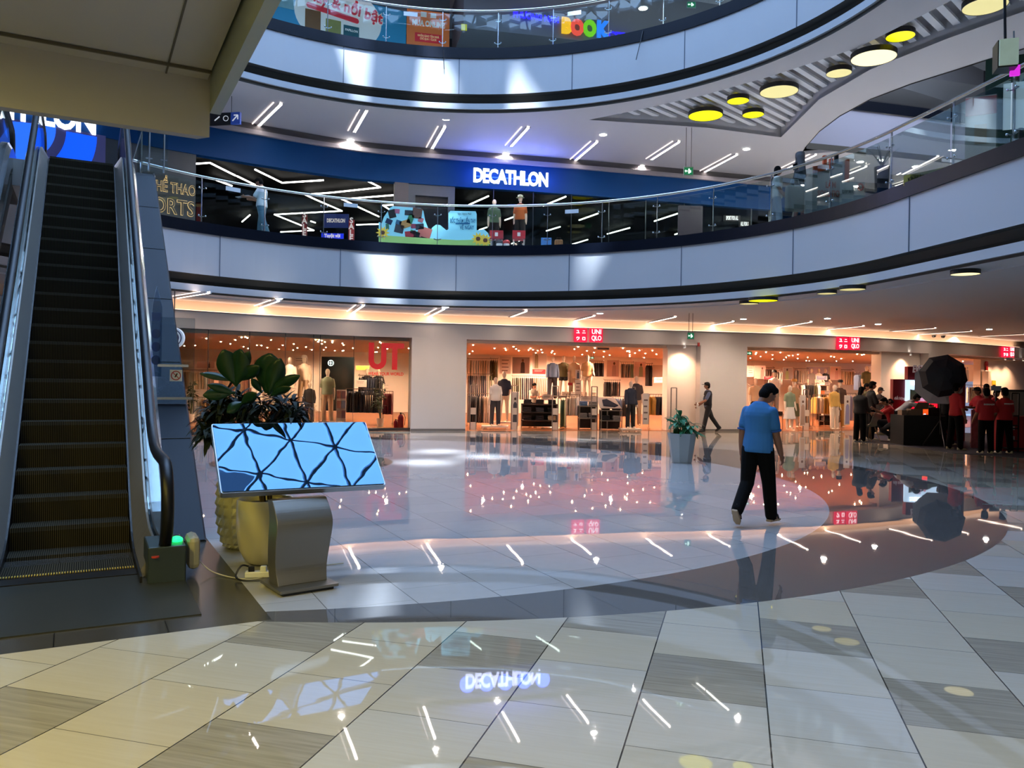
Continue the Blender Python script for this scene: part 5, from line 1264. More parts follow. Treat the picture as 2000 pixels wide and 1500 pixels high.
    if P.get('cap'):
        mb = MB(); mb.ell(hc+hm @ Vector((0, -.004*h, .030*h)), (.052*h, .060*h, .046*h), 18, 9, hm); c_ = bake(mb.build('cap', P['cap'], e, world=False), vox*.8, 2)
        MB().ell(hc+hm @ Vector((0, .070*h, .026*h)), (.040*h, .040*h, .006*h), 14, 6, hm).build('brim', P['cap'], c_, world=False, smooth=True)
    if face and not bald:
        for s in (-1, 1): MB().ell(hc+hm @ Vector((s*.018*h, .046*h, .006*h)), (.0065*h, .006*h, .004*h), 8, 5, hm).build('eye', M_black, e, world=False)
        MB().ell(hc+hm @ Vector((0, .050*h, -.036*h)), (.014*h, .006*h, .004*h), 8, 5, hm).build('mouth', mat('lips', '#8a463c', .6), e, world=False)
    e['_j'] = [list(x) for x in (AR[2], AL[2], hc, AR[1], AL[1])]
    return e
def J(e, i):
    v = Vector(e['_j'][i]); return Rz(e.rotation_euler.z) @ v+e.location
def face_rz(dx, dy): return atan2(dy, dx)-pi/2
# ================================================================== people
def gp(px, py, z=0.): return onz(px, py, z)
# the walking man in the blue polo
M_polo = mat('blue polo cloth', '#2f70ac', .85, noise=.12, nscale=3); M_poloc = mat('polo collar', '#174a8c', .7)
a = gp(1482, 1026)
man = figure('person', Vector((a.x-.02, a.y+.02, 0)), face_rz(.62, .78), 1.70, 'man in a blue polo shirt and black trousers walking away across the shiny floor', pose=dict(legR=(12, 4, 3), legL=(-8, 34, 2), footL=48, footR=0, armR=(8, 7, 16), armL=(-8, 8, 14), lean=4, turn=-6, hp=34, hy=-30, toe=8),
    shirt=M_polo, trousers=M_trou, shoes=None, vox=.0085, sleeve=.62, build=1.03, loose=1.06, shirt_drop=.018)
def on_man(v): return v
# collar, cuffs and sandals of the man
hdr = 1.70
def torso_pt(e, z, x=0, y=0, lean=4, turn=-6): pass
jh = Vector(man['_j'][2])
T_ = Rz(radians(-6)) @ Rx(-radians(4))
pzb = None
shirt_o = [c for c in man.children if c.name.startswith('shirt')][0]
nbp = jh-(T_ @ Rz(radians(-30)) @ Rx(-radians(34))) @ Vector((0, .012*hdr, .10*hdr))
rgc = []
for dz, r in ((-.012, .062), (.004, .058), (.022, .053), (.020, .050), (.0, .053)):
    rgc.append([nbp+T_ @ Vector((r*1.12*cos(2*pi*i/24), r*1.12*sin(2*pi*i/24)-.004, dz)) for i in range(24)])
MB().rings(rgc, False).build('collar', M_poloc, shirt_o, world=False, smooth=True, solid=.004)
for i in (3, 4):
    el = Vector(man['_j'][i]); sh_ = nbp+T_ @ Vector(((.093 if i == 3 else -.093)*1.03*hdr, 0, -.055*hdr)); q = sh_+(el-sh_)*.80
    dd = (el-sh_).normalized(); MB().tube([q-dd*.012, q+dd*.010], .037*1.03*1.06*hdr+.003, 16).build('cuff', M_poloc, shirt_o, world=False, smooth=True)
def sandal(e, an, fd, up, side):
    X = fd.cross(up); Mf = Matrix((X, fd, up)).transposed(); s = MB()
    s.extrude([(x*1.0, y) for x, y in ((-.035, -.06), (.035, -.06), (.043, .04), (.048, .13), (.03, .185), (-.02, .19), (-.045, .13), (-.038, .04))], an+fd*.0-up*.080, X, fd, up, .028)
    so_ = s.build('sandal', mat('sandal sole', '#a08a70', .7), e, world=False, bevel=.006)
    M_st = mat('sandal strap', '#17120f', .7)
    for y0 in (.10, .03):
        MB().tube([an+X*(-.047)+fd*y0-up*.066, an+X*(-.03)+fd*(y0)-up*.018, an+fd*(y0+.01)-up*.004*1, an+X*.03+fd*(y0)-up*.018, an+X*(.047)+fd*y0-up*.066], .011, 7).build('strap', M_st, so_, world=False)
    MB().tube([an+X*(-.04)+fd*.02-up*.05, an+X*(-.04)-fd*.02-up*.0, an-fd*.055+up*.012, an+X*(.04)-fd*.02-up*.0, an+X*.04+fd*.02-up*.05], .011, 7).build('heel_strap', M_st, so_, world=False)
# recompute ankles as in figure()
def ankle(side, a, k, sp, h):
    a, k, sp = radians(a), radians(k), radians(sp); hip = Vector((side*.052*h, 0, 0))
    kn = hip+Vector((side*sin(sp), sin(a)*cos(sp), -cos(a)*cos(sp)))*.245*h
    return kn+Vector((side*sin(sp)*.6, sin(a-k), -cos(a-k))).normalized()*.232*h
aR, aL = ankle(1, 12, 4, 3, hdr), ankle(-1, -8, 34, 2, hdr)
def fdup(pitch, side, yaw=8):
    q = radians(pitch); fd = Rz(-side*radians(yaw)) @ Vector((0, cos(q), -sin(q))); up = Vector((1, 0, 0)).cross(fd); return fd, (up if up.z > 0 else -up)
fr, fl = fdup(0, 1), fdup(48, -1)
def low(an, f): return min((an-f[1]*.045*hdr+f[0]*.11*hdr).z, (an-f[1]*.045*hdr-f[0]*.03*hdr).z)
o_ = Vector((0, 0, -min(low(aR, fr), low(aL, fl))))
sandal(man, aR+o_+Vector((0, 0, .018)), fr[0], fr[1], 1); sandal(man, aL+o_+Vector((0, 0, .018)), fl[0], fl[1], -1)
man.location.z = .018
# security guard
M_guard = mat('guard navy uniform', '#10151f', .8); M_gshirt = mat('guard grey blue shirt', '#4c5a78', .8)
g = gp(1382, 844)
gd = figure('person', g, face_rz(-1, -.05), 1.68, 'security guard in navy vest, cap and white gloves walking left past the pale pier', pose=dict(legR=(-24, 12, 1), legL=(14, 2, 1), footR=38, armR=(14, 4, 38), armL=(28, 4, 40), lean=2, cap=mat('black cap', '#0b0c10', .7)), shirt=M_gshirt, trousers=mat('guard trousers', '#0b0e15', .8), shoes=mat('black shoes', '#0a0a0a', .4), sleeve=.7, shoe_style='dark')
mb = MB(); q = Vector(gd['_j'][2])-Vector((0, .02, .1*1.68))
v = MB().rings([[Vector((rx*cos(2*pi*i/20), ry*sin(2*pi*i/20)+yo, z)) for i in range(20)] for z, rx, ry, yo in ((q.z-.50, .185, .135, 0), (q.z-.40, .175, .128, .0), (q.z-.25, .178, .130, .0), (q.z-.12, .19, .135, 0), (q.z-.03, .14, .115, .0), (q.z+.0, .09, .085, 0))], True).build('vest', M_guard, gd, world=False, smooth=True)
v.location = (0, .005, .0)
for i in (0, 1): MB().ell(Vector(gd['_j'][i])+Vector((0, .03, -.03)), (.03, .045, .06), 12, 8).build('glove', mat('white glove', '#d9d4cc', .7), gd, world=False, smooth=True)
MB().box(q+Vector((-.05, .137, -.17)), (.06, .01, .015)).build('name_badge', M_white, gd, world=False)
# young man in jeans on the first floor
def gp1(px, py): return onz(px, py, Z1)
def stand_at(px, Y, z): 
    d = ray(px, 739); return Vector((d[0]*Y, Y, z))
M_jean = mat('blue jeans cloth', '#3f6678', .8, noise=.2); M_tee = mat('white tee cloth', '#c2ccd2', .8)
pp_ = stand_at(506, 22.6, Z1)
jm = figure('person', pp_, face_rz(-1, .15), 1.72, 'young man in a white tee and blue jeans reading papers on the first floor walkway', pose=dict(legR=(10, 4, 2), legL=(-12, 10, 2), armR=(35, 8, 62), armL=(28, 8, 70), hp=26, footL=18), shirt=M_tee, trousers=M_jean, shoes=M_white, sleeve=.72, loose=1.12)
a_, b_ = J(jm, 0), J(jm, 1); c = (a_+b_)/2+Vector((-.12, 0, .05))
e = empty('paper_sheet', c, 0, 'grey paper folder held open by the young man in jeans', 'paper'); MB().extrude([(-.22, -.12), (.16, -.12), (.16, .14), (-.22, .14)], c, (.95, 0, .15), (0, 1, .1), (0, 0, 1), .012).build('sheet', mat('grey paper', '#8b8f92', .7), e)
# two women on the first floor at right
w1 = figure('person', stand_at(1512, 20.2, Z1), face_rz(.8, -.3), 1.62, 'woman in a cream tee and pale jeans on the first floor, leftmost of two', pose=dict(legR=(8, 3, 3), legL=(-8, 6, 3), armR=(14, 8, 20), armL=(18, 8, 50), hy=10), shirt=mat('cream tee', '#b9b8ae', .8), trousers=mat('pale jeans', '#7f8b96', .8), shoes=M_white, hair='long', sleeve=.6, loose=1.1)
w2 = figure('person', stand_at(1556, 19.6, Z1), face_rz(.95, -.25), 1.63, 'woman with a ponytail, dark top and pale bag strap on the first floor', pose=dict(legR=(8, 3, 3), legL=(-8, 6, 3), armR=(30, 8, 35), armL=(25, 8, 30)), shirt=mat('dark top', '#161a20', .8), trousers=mat('grey trousers', '#4a4a4e', .8), shoes=M_white, hair='pony', sleeve=.65, loose=1.08)
q = w2.location+Vector((0, 0, 0)); 
tag(MB().tube([Vector((-.12, -.13, .0)), Vector((0, -.155, .25)), Vector((.14, -.12, .50))], .018, 6).build('bag_strap', mat('cream strap', '#c9bfae', .7), w2, world=False), 'pale bag strap across the back'); w2.children[-1].location = (0, 0, .86)
e = empty('shopping_bag', stand_at(1546, 19.2, Z1), 0, 'large pale cloth bag carried between the two women on the first floor', 'bag')
MB().box((0, 0, .60), (.42, .22, .62)).build('bag', mat('pale cloth bag', '#8b9088', .85, noise=.15), e, world=False, bevel=.05); MB().tube([(-.12, 0, .9), (-.08, 0, 1.05), (.08, 0, 1.05), (.12, 0, .9)], .012, 6).build('handle', mat('pale cloth bag', '#8b9088', .85), e, world=False)
# ------------------------------------------------------------------ promotion crowd at right
M_rshirt = mat('red event polo', '#b3141f', .75); M_bshirt = mat('black event shirt', '#0c0c0f', .8); M_snk = mat('cream sneakers', '#c2b79a', .6)
def crowd(px, py, rz, ht, label, shirt, **k):
    return figure('person', gp(px, py), rz, ht, label, shirt=shirt, trousers=k.pop('trousers', M_trou), shoes=k.pop('shoes', M_snk), **k)
W = mat('white print', '#d8d0cc', .6)
def backprint(e, txt='EVEREADY', w_=.26, z=1.29, y=-.148):
    me = text_mesh(txt, .05, .002, .003); xs = [v_.co.x for v_ in me.vertices]; kk = w_/(max(xs)-min(xs))
    for v_ in me.vertices: v_.co.x *= kk
    me.materials.clear(); me.materials.append(W)
    me.transform(Matrix.Translation((0, y, z)) @ Matrix.Rotation(pi/2, 4, 'X'))
    o = bpy.data.objects.new('shirt_print', me); C.objects.link(o); sh = [c_ for c_ in e.children if c_.name.startswith('shirt')][0]; o.parent = sh
c1 = crowd(1866, 879, face_rz(1, .25), 1.76, 'man in a red polo standing side-on with a tablet, in front of the black umbrella', M_rshirt, pose=dict(legR=(2, 2, 4), legL=(-4, 4, 4), armR=(6, 6, 10), armL=(30, 4, 50)), sleeve=.75, loose=1.08)
c2 = crowd(1925, 886, face_rz(.1, 1), 1.64, 'person in a red polo seen from behind, left one of the back-turned pair', M_rshirt, pose=dict(armR=(-8, 10, 40, 40), armL=(12, 8, 30)), sleeve=.75, loose=1.1, build=1.02, hair='short')
backprint(c2, z=1.25)
c3 = crowd(1961, 886, face_rz(-.1, 1), 1.66, 'person in a red polo seen from behind, nearest the black trolley frame', M_rshirt, pose=dict(armR=(4, 10, 10), armL=(10, 10, 40, 30), legR=(0, 2, 7), legL=(0, 2, 6)), sleeve=.75, loose=1.1, build=1.04); backprint(c3, z=1.27)
c4 = crowd(1910, 866, face_rz(-1, -.2), 1.66, 'person in a red polo and cap facing left beyond the standing man', M_rshirt, pose=dict(armR=(30, 6, 60), armL=(30, 6, 60), hp=10, cap=mat('dark cap', '#17110f', .7)), sleeve=.7, loose=1.08)
c5 = crowd(1843, 869, face_rz(.9, .3), 1.70, 'cameraman in black behind the umbrella with arms raised forward', M_bshirt, pose=dict(armR=(38, 8, 70), armL=(30, 8, 80), legL=(-10, 4, 6), legR=(10, 2, 6)), sleeve=.8)
c6 = crowd(1942, 872, face_rz(.1, -1), 1.62, 'person in a red polo half hidden between the two back-turned people', M_rshirt, pose=dict(hp=20))
c7 = crowd(1924, 862, face_rz(-.3, -1), 1.76, 'tall dark-haired person in red and white further behind the back-turned pair', mat('red and white shirt', '#8c2b33', .8), pose=dict(hp=15))
c8 = crowd(1679, 862, face_rz(.8, .5), 1.62, 'person in loose black clothes with long dark hair, leftmost of the crowd', M_bshirt, pose=dict(armR=(10, 5, 40), armL=(20, 5, 60), hp=14), hair='long', sleeve=1.7, loose=1.22, shoes=M_snk)
c9 = crowd(1700, 859, face_rz(1, -.1), 1.78, 'tall man in black standing side-on with folded arms near the white chair', M_bshirt, pose=dict(armR=(22, 6, 78), armL=(26, 6, 80), hp=8), sleeve=.9, loose=1.1)
c10 = crowd(1689, 849, face_rz(.6, -.5), 1.72, 'dark-haired man in an olive top behind the leftmost two in black', mat('olive top', '#4c4426', .8), pose=dict(hp=10), sleeve=.9)
c11 = figure('person', gp(1744, 864), face_rz(-.9, .1), 1.66, 'crouching person in a red polo with printed back beside the black table', pose=dict(legR=(95, 128, 6), legL=(60, 120, 6), footL=40, lean=18, armR=(50, 8, 50), armL=(60, 8, 60), hp=12), shirt=M_rshirt, trousers=mat('dark jeans', '#14161e', .8), shoes=M_snk, sleeve=.75, loose=1.1)
backprint(c11, w_=.16, z=.80, y=-.20)
c12 = figure('person', gp(1721, 859), face_rz(.6, -.8), 1.68, 'seated man in black facing the crouching person in red', pose=dict(legR=(88, 92, 8), legL=(84, 88, 8), armR=(45, 8, 60), armL=(45, 8, 60), hp=25, lean=14), shirt=M_bshirt, trousers=M_trou, shoes=M_snk, sleeve=.9)
c13 = figure('person', gp(1752, 865), face_rz(.9, -.3), 1.66, 'person in a white long-sleeved top leaning over the black table', pose=dict(lean=48, armR=(70, 8, 20), armL=(80, 8, 10), hp=-10), shirt=mat('white long sleeve', '#a9a7ae', .8), trousers=M_trou, shoes=M_snk, sleeve=1.9)
c14 = figure('person', gp(1716, 847), face_rz(.2, -1), 1.60, 'person in a dark cap further back between the tall man and the table', pose=dict(hp=18, cap=mat('dark cap', '#17110f', .7)), shirt=mat('brown top', '#2c2220', .8), trousers=M_trou, shoes=M_snk)
# tablet or card in the hands of the standing man
q = J(c1, 1); e = empty('paper_sheet', q+Vector((.10, 0, .03)), 0, 'white sheet held by the standing man in the red polo', 'paper'); MB().box((0, 0, 0), (.26, .18, .012), M=Ry(.15)).build('sheet', M_white, e, world=False)
# shopper inside the store
figure('person', stand_at(1042, 30.5, 0.004), face_rz(.5, -.9), 1.55, 'shopper in a cream top looking down among the clothes in the middle opening', pose=dict(hp=25, armR=(35, 6, 60), armL=(35, 6, 70)), shirt=mat('cream tee', '#b9b8ae', .8), trousers=M_trou, shoes=M_snk, hair='pony', sleeve=.7, vox=.014)
# ================================================================== clothing shop contents
M_trim_w = mat('display white', '#d9ccbe', .5); M_bronze = mat('rail metal', '#8a7c70', .35, .8); M_shelf = mat('dark shelf wood', '#2a1c15', .6)
COL = {'cream': '#d8c4ae', 'white': '#e2dad2', 'pink': '#cf9f8d', 'black': '#131216', 'navy': '#1f2638', 'olive': '#4b4a2c', 'grey': '#77716e', 'dkgrey': '#35343a', 'sage': '#7c8a70', 'blue': '#51688a', 'mustard': '#b98440', 'tan': '#a98460', 'wine': '#5c1620', 'green': '#3e5a48', 'sand': '#bfa283', 'brown': '#51382b', 'yellow': '#c9a052', 'orange': '#b0602e', 'lilac': '#9b93b0'}
def cl(c): return mat('cloth '+c, COL[c], .85)
def garment_mesh(kind):
    mb = MB()
    prof = {'top': [(0, .20, .03), (-.03, .34, .05), (-.12, .44, .065), (-.35, .40, .06), (-.62, .40, .07), (-.66, .38, .06)],
            'coat': [(0, .20, .03), (-.03, .34, .05), (-.14, .46, .075), (-.5, .42, .07), (-.92, .44, .085), (-.97, .42, .07)],
            'skirt': [(0, .30, .03), (-.06, .32, .04), (-.35, .36, .06), (-.72, .42, .09), (-.75, .40, .08)],
            'pants': [(0, .30, .035), (-.08, .30, .045), (-.4, .26, .05), (-.92, .22, .055), (-.95, .2, .05)],
            'tee': [(0, .16, .03), (-.04, .36, .05), (-.10, .56, .06), (-.24, .60, .06), (-.27, .42, .07), (-.62, .42, .08), (-.64, .40, .07)]}[kind]
    rings = []
    for z, d, w_ in prof:
        rings.append([Vector((w_/2*(1+.25*sin(3*a+z*9))*cos(a), d/2*sin(a), z)) for a in [2*pi*i/14 for i in range(14)]])
    mb.rings(rings, True)
    mb.tube([(0, 0, 0), (0, 0, .05), (.012, 0, .07), (0, 0, .085)], .006, 5)
    return mb
G_PROTO = {}
def garment(kind, col, loc, rz, label, group):
    if kind not in G_PROTO:
        o = garment_mesh(kind).build({'top': 'hanging_shirt', 'coat': 'hanging_coat', 'skirt': 'hanging_skirt', 'pants': 'hanging_trousers', 'tee': 'hanging_tee'}[kind], cl('cream'), smooth=True); G_PROTO[kind] = [o, False]
    o, used = G_PROTO[kind]
    if used: o = o.copy(); C.objects.link(o)
    G_PROTO[kind][1] = True
    o.location = loc; o.rotation_euler = (0, 0, rz)
    o.material_slots[0].link = 'OBJECT'; o.material_slots[0].material = cl(col)
    o['label'] = label; o['category'] = 'clothing'; o['group'] = group
rs = random.Random(12)
def rack(px0, px1, py, Y, kind, cols, what, where, step=.085, posts=False, wall=True, turn=.25):
    a, b = atY(px0, py, Y), atY(px1, py, Y); z = a.z; b.z = z
    e = empty('clothes_rail', (a.x, a.y, 0.004 if posts else z), 0, ('freestanding metal clothes rail ' if posts else 'wall clothes rail ')+where, 'clothes rail')
    MB().tube([a, b], .014, 6).build('rail', M_bronze, e)
    for q in (a, b):
        if posts: MB().bar((q.x, q.y, 0.004), (q.x, q.y, z), .025).build('leg', M_bronze, e); MB().bar((q.x, q.y-.25, .03), (q.x, q.y+.25, .03), .025).build('foot', M_bronze, e)
        else: MB().bar(q, q+Vector((0, .25, .05)), .02).build('bracket', M_bronze, e)
    n = max(3, int((b-a).length/step)); g = what+' '+where
    run = 0; c = cols[0]
    for i in range(n):
        if run <= 0: c = rs.choice(cols); run = rs.randint(1, 4)
        run -= 1
        p = a+(b-a)*((i+.5)/n); garment(kind, c, (p.x, p.y+rs.uniform(-.02, .02), z-.085+.0), rs.uniform(-turn, turn), g, g)
def flat(name, label, cat, px0, px1, py0, py1, Y, m, legs=False, extra=None, t=.03, group=None):
    e, c, d, n, w_, h_ = board(name, label, cat, px0, px1, py0, py1, Y, m, 0, group=group)
    bpanel(e, c, d, n, w_, h_, M_trim_w, 'frame', t); bpanel(e, c, d, n, w_*.93, h_*.94, m, 'print', t*.5, 0, 0, t*.5)
    if extra: extra(e, c, d, n, w_, h_)
    if legs: 
        for s in (-1, 1): MB().bar(c+d*w_*.45*s-Vector((0, 0, h_/2)), (c.x+w_*.45*s, c.y, .01), .02).build('leg', M_bronze, e)
    return e
def person_print(x=0., col='#4a4038', head='#5a3c2c', s=1.0):
    def f(e, c, d, n, w_, h_):
        q = c+n*.032+d*(x*w_)
        mb = MB(); mb.extrude([(-.13*h_*s, -.46*h_), (.13*h_*s, -.46*h_), (.11*h_*s, .12*h_), (.05*h_*s, .2*h_), (-.05*h_*s, .2*h_), (-.11*h_*s, .12*h_)], q, d, (0, 0, 1), n, .004); mb.build('figure_print', mat('print '+col, col, .7), e)
        mb = MB(); mb.extrude([(.065*h_*s*cos(a), .29*h_+.085*h_*s*sin(a)) for a in [2*pi*i/14 for i in range(14)]], q, d, (0, 0, 1), n, .004); mb.build('head_print', mat('print '+head, head, .7), e)
    return f
def lines_print(k=3, col='#6a5c58'):
    def f(e, c, d, n, w_, h_):
        mb = MB()
        for i in range(k): q = c+n*.032+Vector((0, 0, h_*(.28-.2*i))); mb.bar(q-d*w_*.32, q+d*w_*(.30-.08*(i % 2)), .004, h_*.05)
        mb.build('text_lines', mat('print '+col, col, .7), e)
    return f
PW = mat('poster pale', '#cfc2b8', .6); PP = mat('poster pink', '#c9a79c', .6, noise=.15, nscale=3); PG = mat('poster grey', '#8b8284', .6, noise=.3, nscale=3); PR = mat('shop red sign', '#b02430', .5); PBl = mat('poster lilac', '#a79bb2', .6)
# ---- left window
rack(352, 425, 722, 31.0, 'top', ['pink', 'cream', 'white', 'sand'], 'pink and cream tops hanging', 'on the upper left wall of the left shop window')
rack(352, 425, 775, 30.6, 'top', ['pink', 'white', 'cream', 'tan'], 'pale tops hanging', 'on the lower left wall of the left shop window')
rack(438, 545, 735, 32.0, 'top', ['white', 'cream', 'pink'], 'white and cream tops hanging', 'behind the big plant in the left window')
rack(420, 470, 790, 29.0, 'skirt', ['sand', 'pink', 'cream'], 'sand coloured skirts hanging', 'low behind the fig plant', posts=True)
rack(560, 612, 770, 31, 'top', ['cream', 'white', 'grey'], 'cream and grey tops hanging', 'behind the mannequins in the left window')
rack(676, 745, 759, 28.2, 'skirt', ['black', 'navy', 'dkgrey', 'green', 'black'], 'dark skirts and trousers hanging', 'right of the photo stand in the left window', step=.075, posts=True)
rack(700, 748, 733, 30.2, 'top', ['black', 'black', 'navy'], 'black tops hanging', 'under the red window lettering')
rack(749, 768, 764, 29.0, 'skirt', ['wine'], 'dark red skirts hanging', 'beside the leafy plant under the lettering', posts=True)
flat('poster', 'row of small pale pictures high on the back wall at left of the left window', 'poster', 352, 378, 704, 720, 33, PW, extra=lines_print(2)); flat('poster', 'pale picture with a dark square above the pink tops in the left window', 'poster', 384, 420, 706, 719, 33, PP, extra=person_print(.2, '#4a3c38'))
flat('poster', 'white product board behind the green-topped mannequin', 'poster', 573, 600, 696, 716, 33, PW, extra=lines_print(2))
flat('poster', 'pale notice card right of the photo stand', 'poster', 694, 716, 742, 756, 30, PW, extra=lines_print(2)); flat('poster', 'lime green strip board behind the red window lettering', 'poster', 695, 722, 714, 723, 33.5, mat('lime board', '#8f9a2a', .6))
e, c, d, n, w_, h_ = board('doorway_screen', 'black glass doorway with a white round emblem behind the green-topped mannequin', 'partition', 628, 692, 697, 760, 33.0, None)
bpanel(e, c-Vector((0, 0, .45)), d, n, w_, h_+.9, mat('black glass panel', '#12181a', .15), 'panel', .06)
q = atY(646, 709, 32.9); mb = MB(); mb.tube([q+d*(.11*cos(a))+Vector((0, 0, .11*sin(a))) for a in [2*pi*i/20 for i in range(20)]], .02, 5, closed=True); mb.bar(q-d*.08, q+d*.08, .02, .03); mb.bar(q+Vector((0, 0, -.08)), q+Vector((0, 0, .08)), .02, .03); mb.build('emblem', mat('emblem lit', '#cfe0e6', .5, emit=1.2), e)
e = flat('photo_stand', 'narrow white-framed stand with colourful photo prints in the left window', 'display stand', 657, 676, 761, 823, 27.6, PW, legs=True)
for i, (cc) in enumerate(('#8a5a50', '#6a4a58', '#a06a5a', '#54607a', '#8a6a60', '#5a4450')):
    c = atY(662+9*(i % 2), 771+19*(i//2), 27.55); MB().box(c, (.14, .02, .26)).build('photo_print', mat('photo %d' % i, cc, .6, noise=.6, nscale=9), e)
# plant under the lettering
def small_plant(px, py, Y, h_, label, potr=.14, n=40, L=.22):
    p = stand_at(px, Y, .004); e = empty('potted_plant', p, 0, label, 'potted plant')
    MB().lathe([(potr*.7, 0), (potr, .28), (potr*.85, .28), (potr*.8, .24)], p, 16, False).build('pot', M_trim_w, e)
    st = MB(); lf = MB()
    for k in range(5):
        t = p+Vector((rs.uniform(-.2, .2), rs.uniform(-.2, .2), h_*rs.uniform(.6, 1))); st.tube([p+Vector((0, 0, .2)), (p+t)/2+Vector((0, 0, .15)), t], .012, 5)
        for i in range(n//5): a = rs.uniform(0, 2*pi); leaf(lf, t-Vector((0, 0, rs.uniform(0, h_*.35))), (cos(a), sin(a), rs.uniform(-.2, .8)), L, .09, .8, .2, 0, 4, .5)
    st.build('stem', mat('green stem', '#3a4a2c', .6), e); lf.build('foliage', leafmat('shop plant leaf', '#2f4a30', .4), e)
small_plant(744, 800, 27.3, 1.75, 'leafy shop plant in the left window beneath the red lettering', n=60)
small_plant(374, 800, 28.3, 1.5, 'leafy shop plant at the far left of the left window', n=50)
# fire extinguishers
for px, lb, s in ((779, 'large red fire extinguisher standing inside the window by the grey pier', 1.0), (769, 'small red fire extinguisher left of the larger one by the grey pier', .62)):
    p = hit(F0, px)[0]; p = Vector((p.x, p.y+.55, .004)); e = empty('fire_extinguisher', p, 0, lb, 'fire extinguisher')
    MB().lathe([(.09*s, 0), (.10*s, .02), (.10*s, .40*s), (.07*s, .47*s), (.03*s, .5*s)], (0, 0, 0), 16).build('cylinder', mat('extinguisher red', '#a8141c', .3), e, world=False, smooth=True)
    MB().box((0, 0, .53*s), (.05*s, .05*s, .06*s)).build('valve', M_black, e, world=False)
    MB().tube([(0, 0, .53*s), (.1*s, 0, .52*s), (.15*s, 0, .40*s), (.13*s, 0, .15*s)], .012, 6).build('hose', M_black, e, world=False)
# ---- mannequins
MT = {}
def manq(key, px, Y, z, ht, label, top, bottom, rz=0., kind='m', hat=None, sc=None):
    """key picks a built figure; later ones are copies with their own cloth"""
    if key not in MT:
        pose = {'a': dict(armR=(2, 8, 4), armL=(0, 9, 6)), 'b': dict(armR=(8, 10, 20), armL=(-6, 10, 30), legR=(6, 3, 4)), 'w': dict(armR=(4, 10, 10), armL=(2, 8, 20), legR=(4, 4, 3)), 's': dict(armR=(0, 8, 5), armL=(4, 12, 60))}[key]
        f = figure('mannequin', (0, 0, 0), 0, 1.75, 'm', 'mannequin', None, pose, shirt=cl('white'), trousers=cl('dkgrey'), shoes=None, skin=M_manq, hair=None, vox=.015, face=False, sleeve=.7 if key != 'b' else 1.8, trlen=1. if key != 's' else -.75, skirt=1. if key == 'w' else 0, loose=1.08, bald=True, hands=False)
        MT[key] = [f, False]
    f, used = MT[key]
    if used: f = copy_tree(f)
    MT[key][1] = True
    f.location = stand_at(px, Y, z); f.rotation_euler = (0, 0, pi+rz); k = ht/1.75; f.scale = (k, k, k)
    tag(f, label, 'mannequin')
    for ch in f.children:
        b0 = ch.name.split('.')[0]
        m_ = cl(top) if b0 == 'shirt' else cl(bottom) if b0 in ('trousers', 'skirt') else None
        if m_: ch.material_slots[0].link = 'OBJECT'; ch.material_slots[0].material = m_
    if hat: 
        hc = Vector(f['_j'][2]); o = MB().lathe([(.15, .05), (.10, .055), (.095, .13), (.05, .155)], hc, 18).build('hat', cl(hat), f, world=False, smooth=True)
    return f
manq('a', 640, 27.6, .12, 1.82, 'tall mannequin in a patterned green top and sand trousers in the left window', 'sage', 'sand')
manq('b', 605, 28.4, .004, 1.45, 'smaller mannequin in an open black jacket left of the green-topped one', 'black', 'dkgrey')
manq('a', 566, 29.0, .60, 1.75, 'mannequin in a white printed tee on the table behind the plant', 'white', 'cream')
manq('b', 594, 29.6, .60, 1.80, 'mannequin in a white cap and cream jacket on the table behind the plant', 'cream', 'sand', hat='white')
manq('a', 502, 29.4, .45, 1.75, 'mannequin in white mostly hidden behind the fig leaves', 'white', 'white', hat='white')
manq('s', 717, 31.2, .3, 1.7, 'mannequin in black behind the red window lettering, left one', 'black', 'black'); manq('s', 739, 31.6, .3, 1.7, 'mannequin in black behind the red window lettering, right one', 'black', 'navy')
manq('a', 968, 26.9, .12, 1.62, 'front mannequin in a white printed tee and slate trousers in the middle opening', 'white', 'dkgrey', .25)
manq('s', 985, 28.0, .20, 1.75, 'mannequin in a navy jacket and cream shorts just behind the white-tee one', 'navy', 'cream', -.2)
manq('b', 1079, 30.4, .95, 1.62, 'mannequin in a pale blue shirt and slate trousers, leftmost on the raised display', 'blue', 'dkgrey')
manq('s', 1100, 30.9, .95, 1.66, 'mannequin in an olive tee and black shorts on the raised display', 'olive', 'black')
manq('a', 1121, 30.6, .95, 1.66, 'mannequin in a sand shirt on the raised display, second from the right', 'sand', 'sand')
manq('s', 1147, 30.4, .95, 1.70, 'mannequin in a tan overshirt, mustard tee and cream shorts, rightmost on the raised display', 'tan', 'cream')
manq('b', 1232, 26.9, .10, 1.58, 'mannequin in a dark cardigan and black trousers by the right end of the middle opening', 'navy', 'black', .3)
manq('a', 1243, 28.6, .10, 1.76, 'mannequin partly hidden behind the dark cardigan one', 'dkgrey', 'sand')
manq('w', 1543, 28.2, .06, 1.55, 'mannequin in a sage top and white skirt in the right-hand opening', 'sage', 'white', .2)
manq('w', 1551, 29.4, .06, 1.75, 'mannequin in a tan top and olive skirt with a straw hat in the right-hand opening', 'tan', 'olive', hat='mustard')
manq('b', 1630, 28.8, .06, 1.60, 'mannequin in a yellow top and cream trousers in the right-hand opening', 'yellow', 'cream', .3)
manq('a', 1641, 30.0, .06, 1.75, 'mannequin in a brown shirt and dark cap beside the yellow-top one', 'brown', 'mustard', hat='black')
manq('a', 1512, 31.0, .45, 1.70, 'mannequin in a white shirt and black cap above the low rails in the right-hand opening', 'white', 'grey', hat='black')
manq('w', 1476, 30.0, .10, 1.75, 'mannequin in a peach top at the left of the right-hand opening', 'sand', 'black')
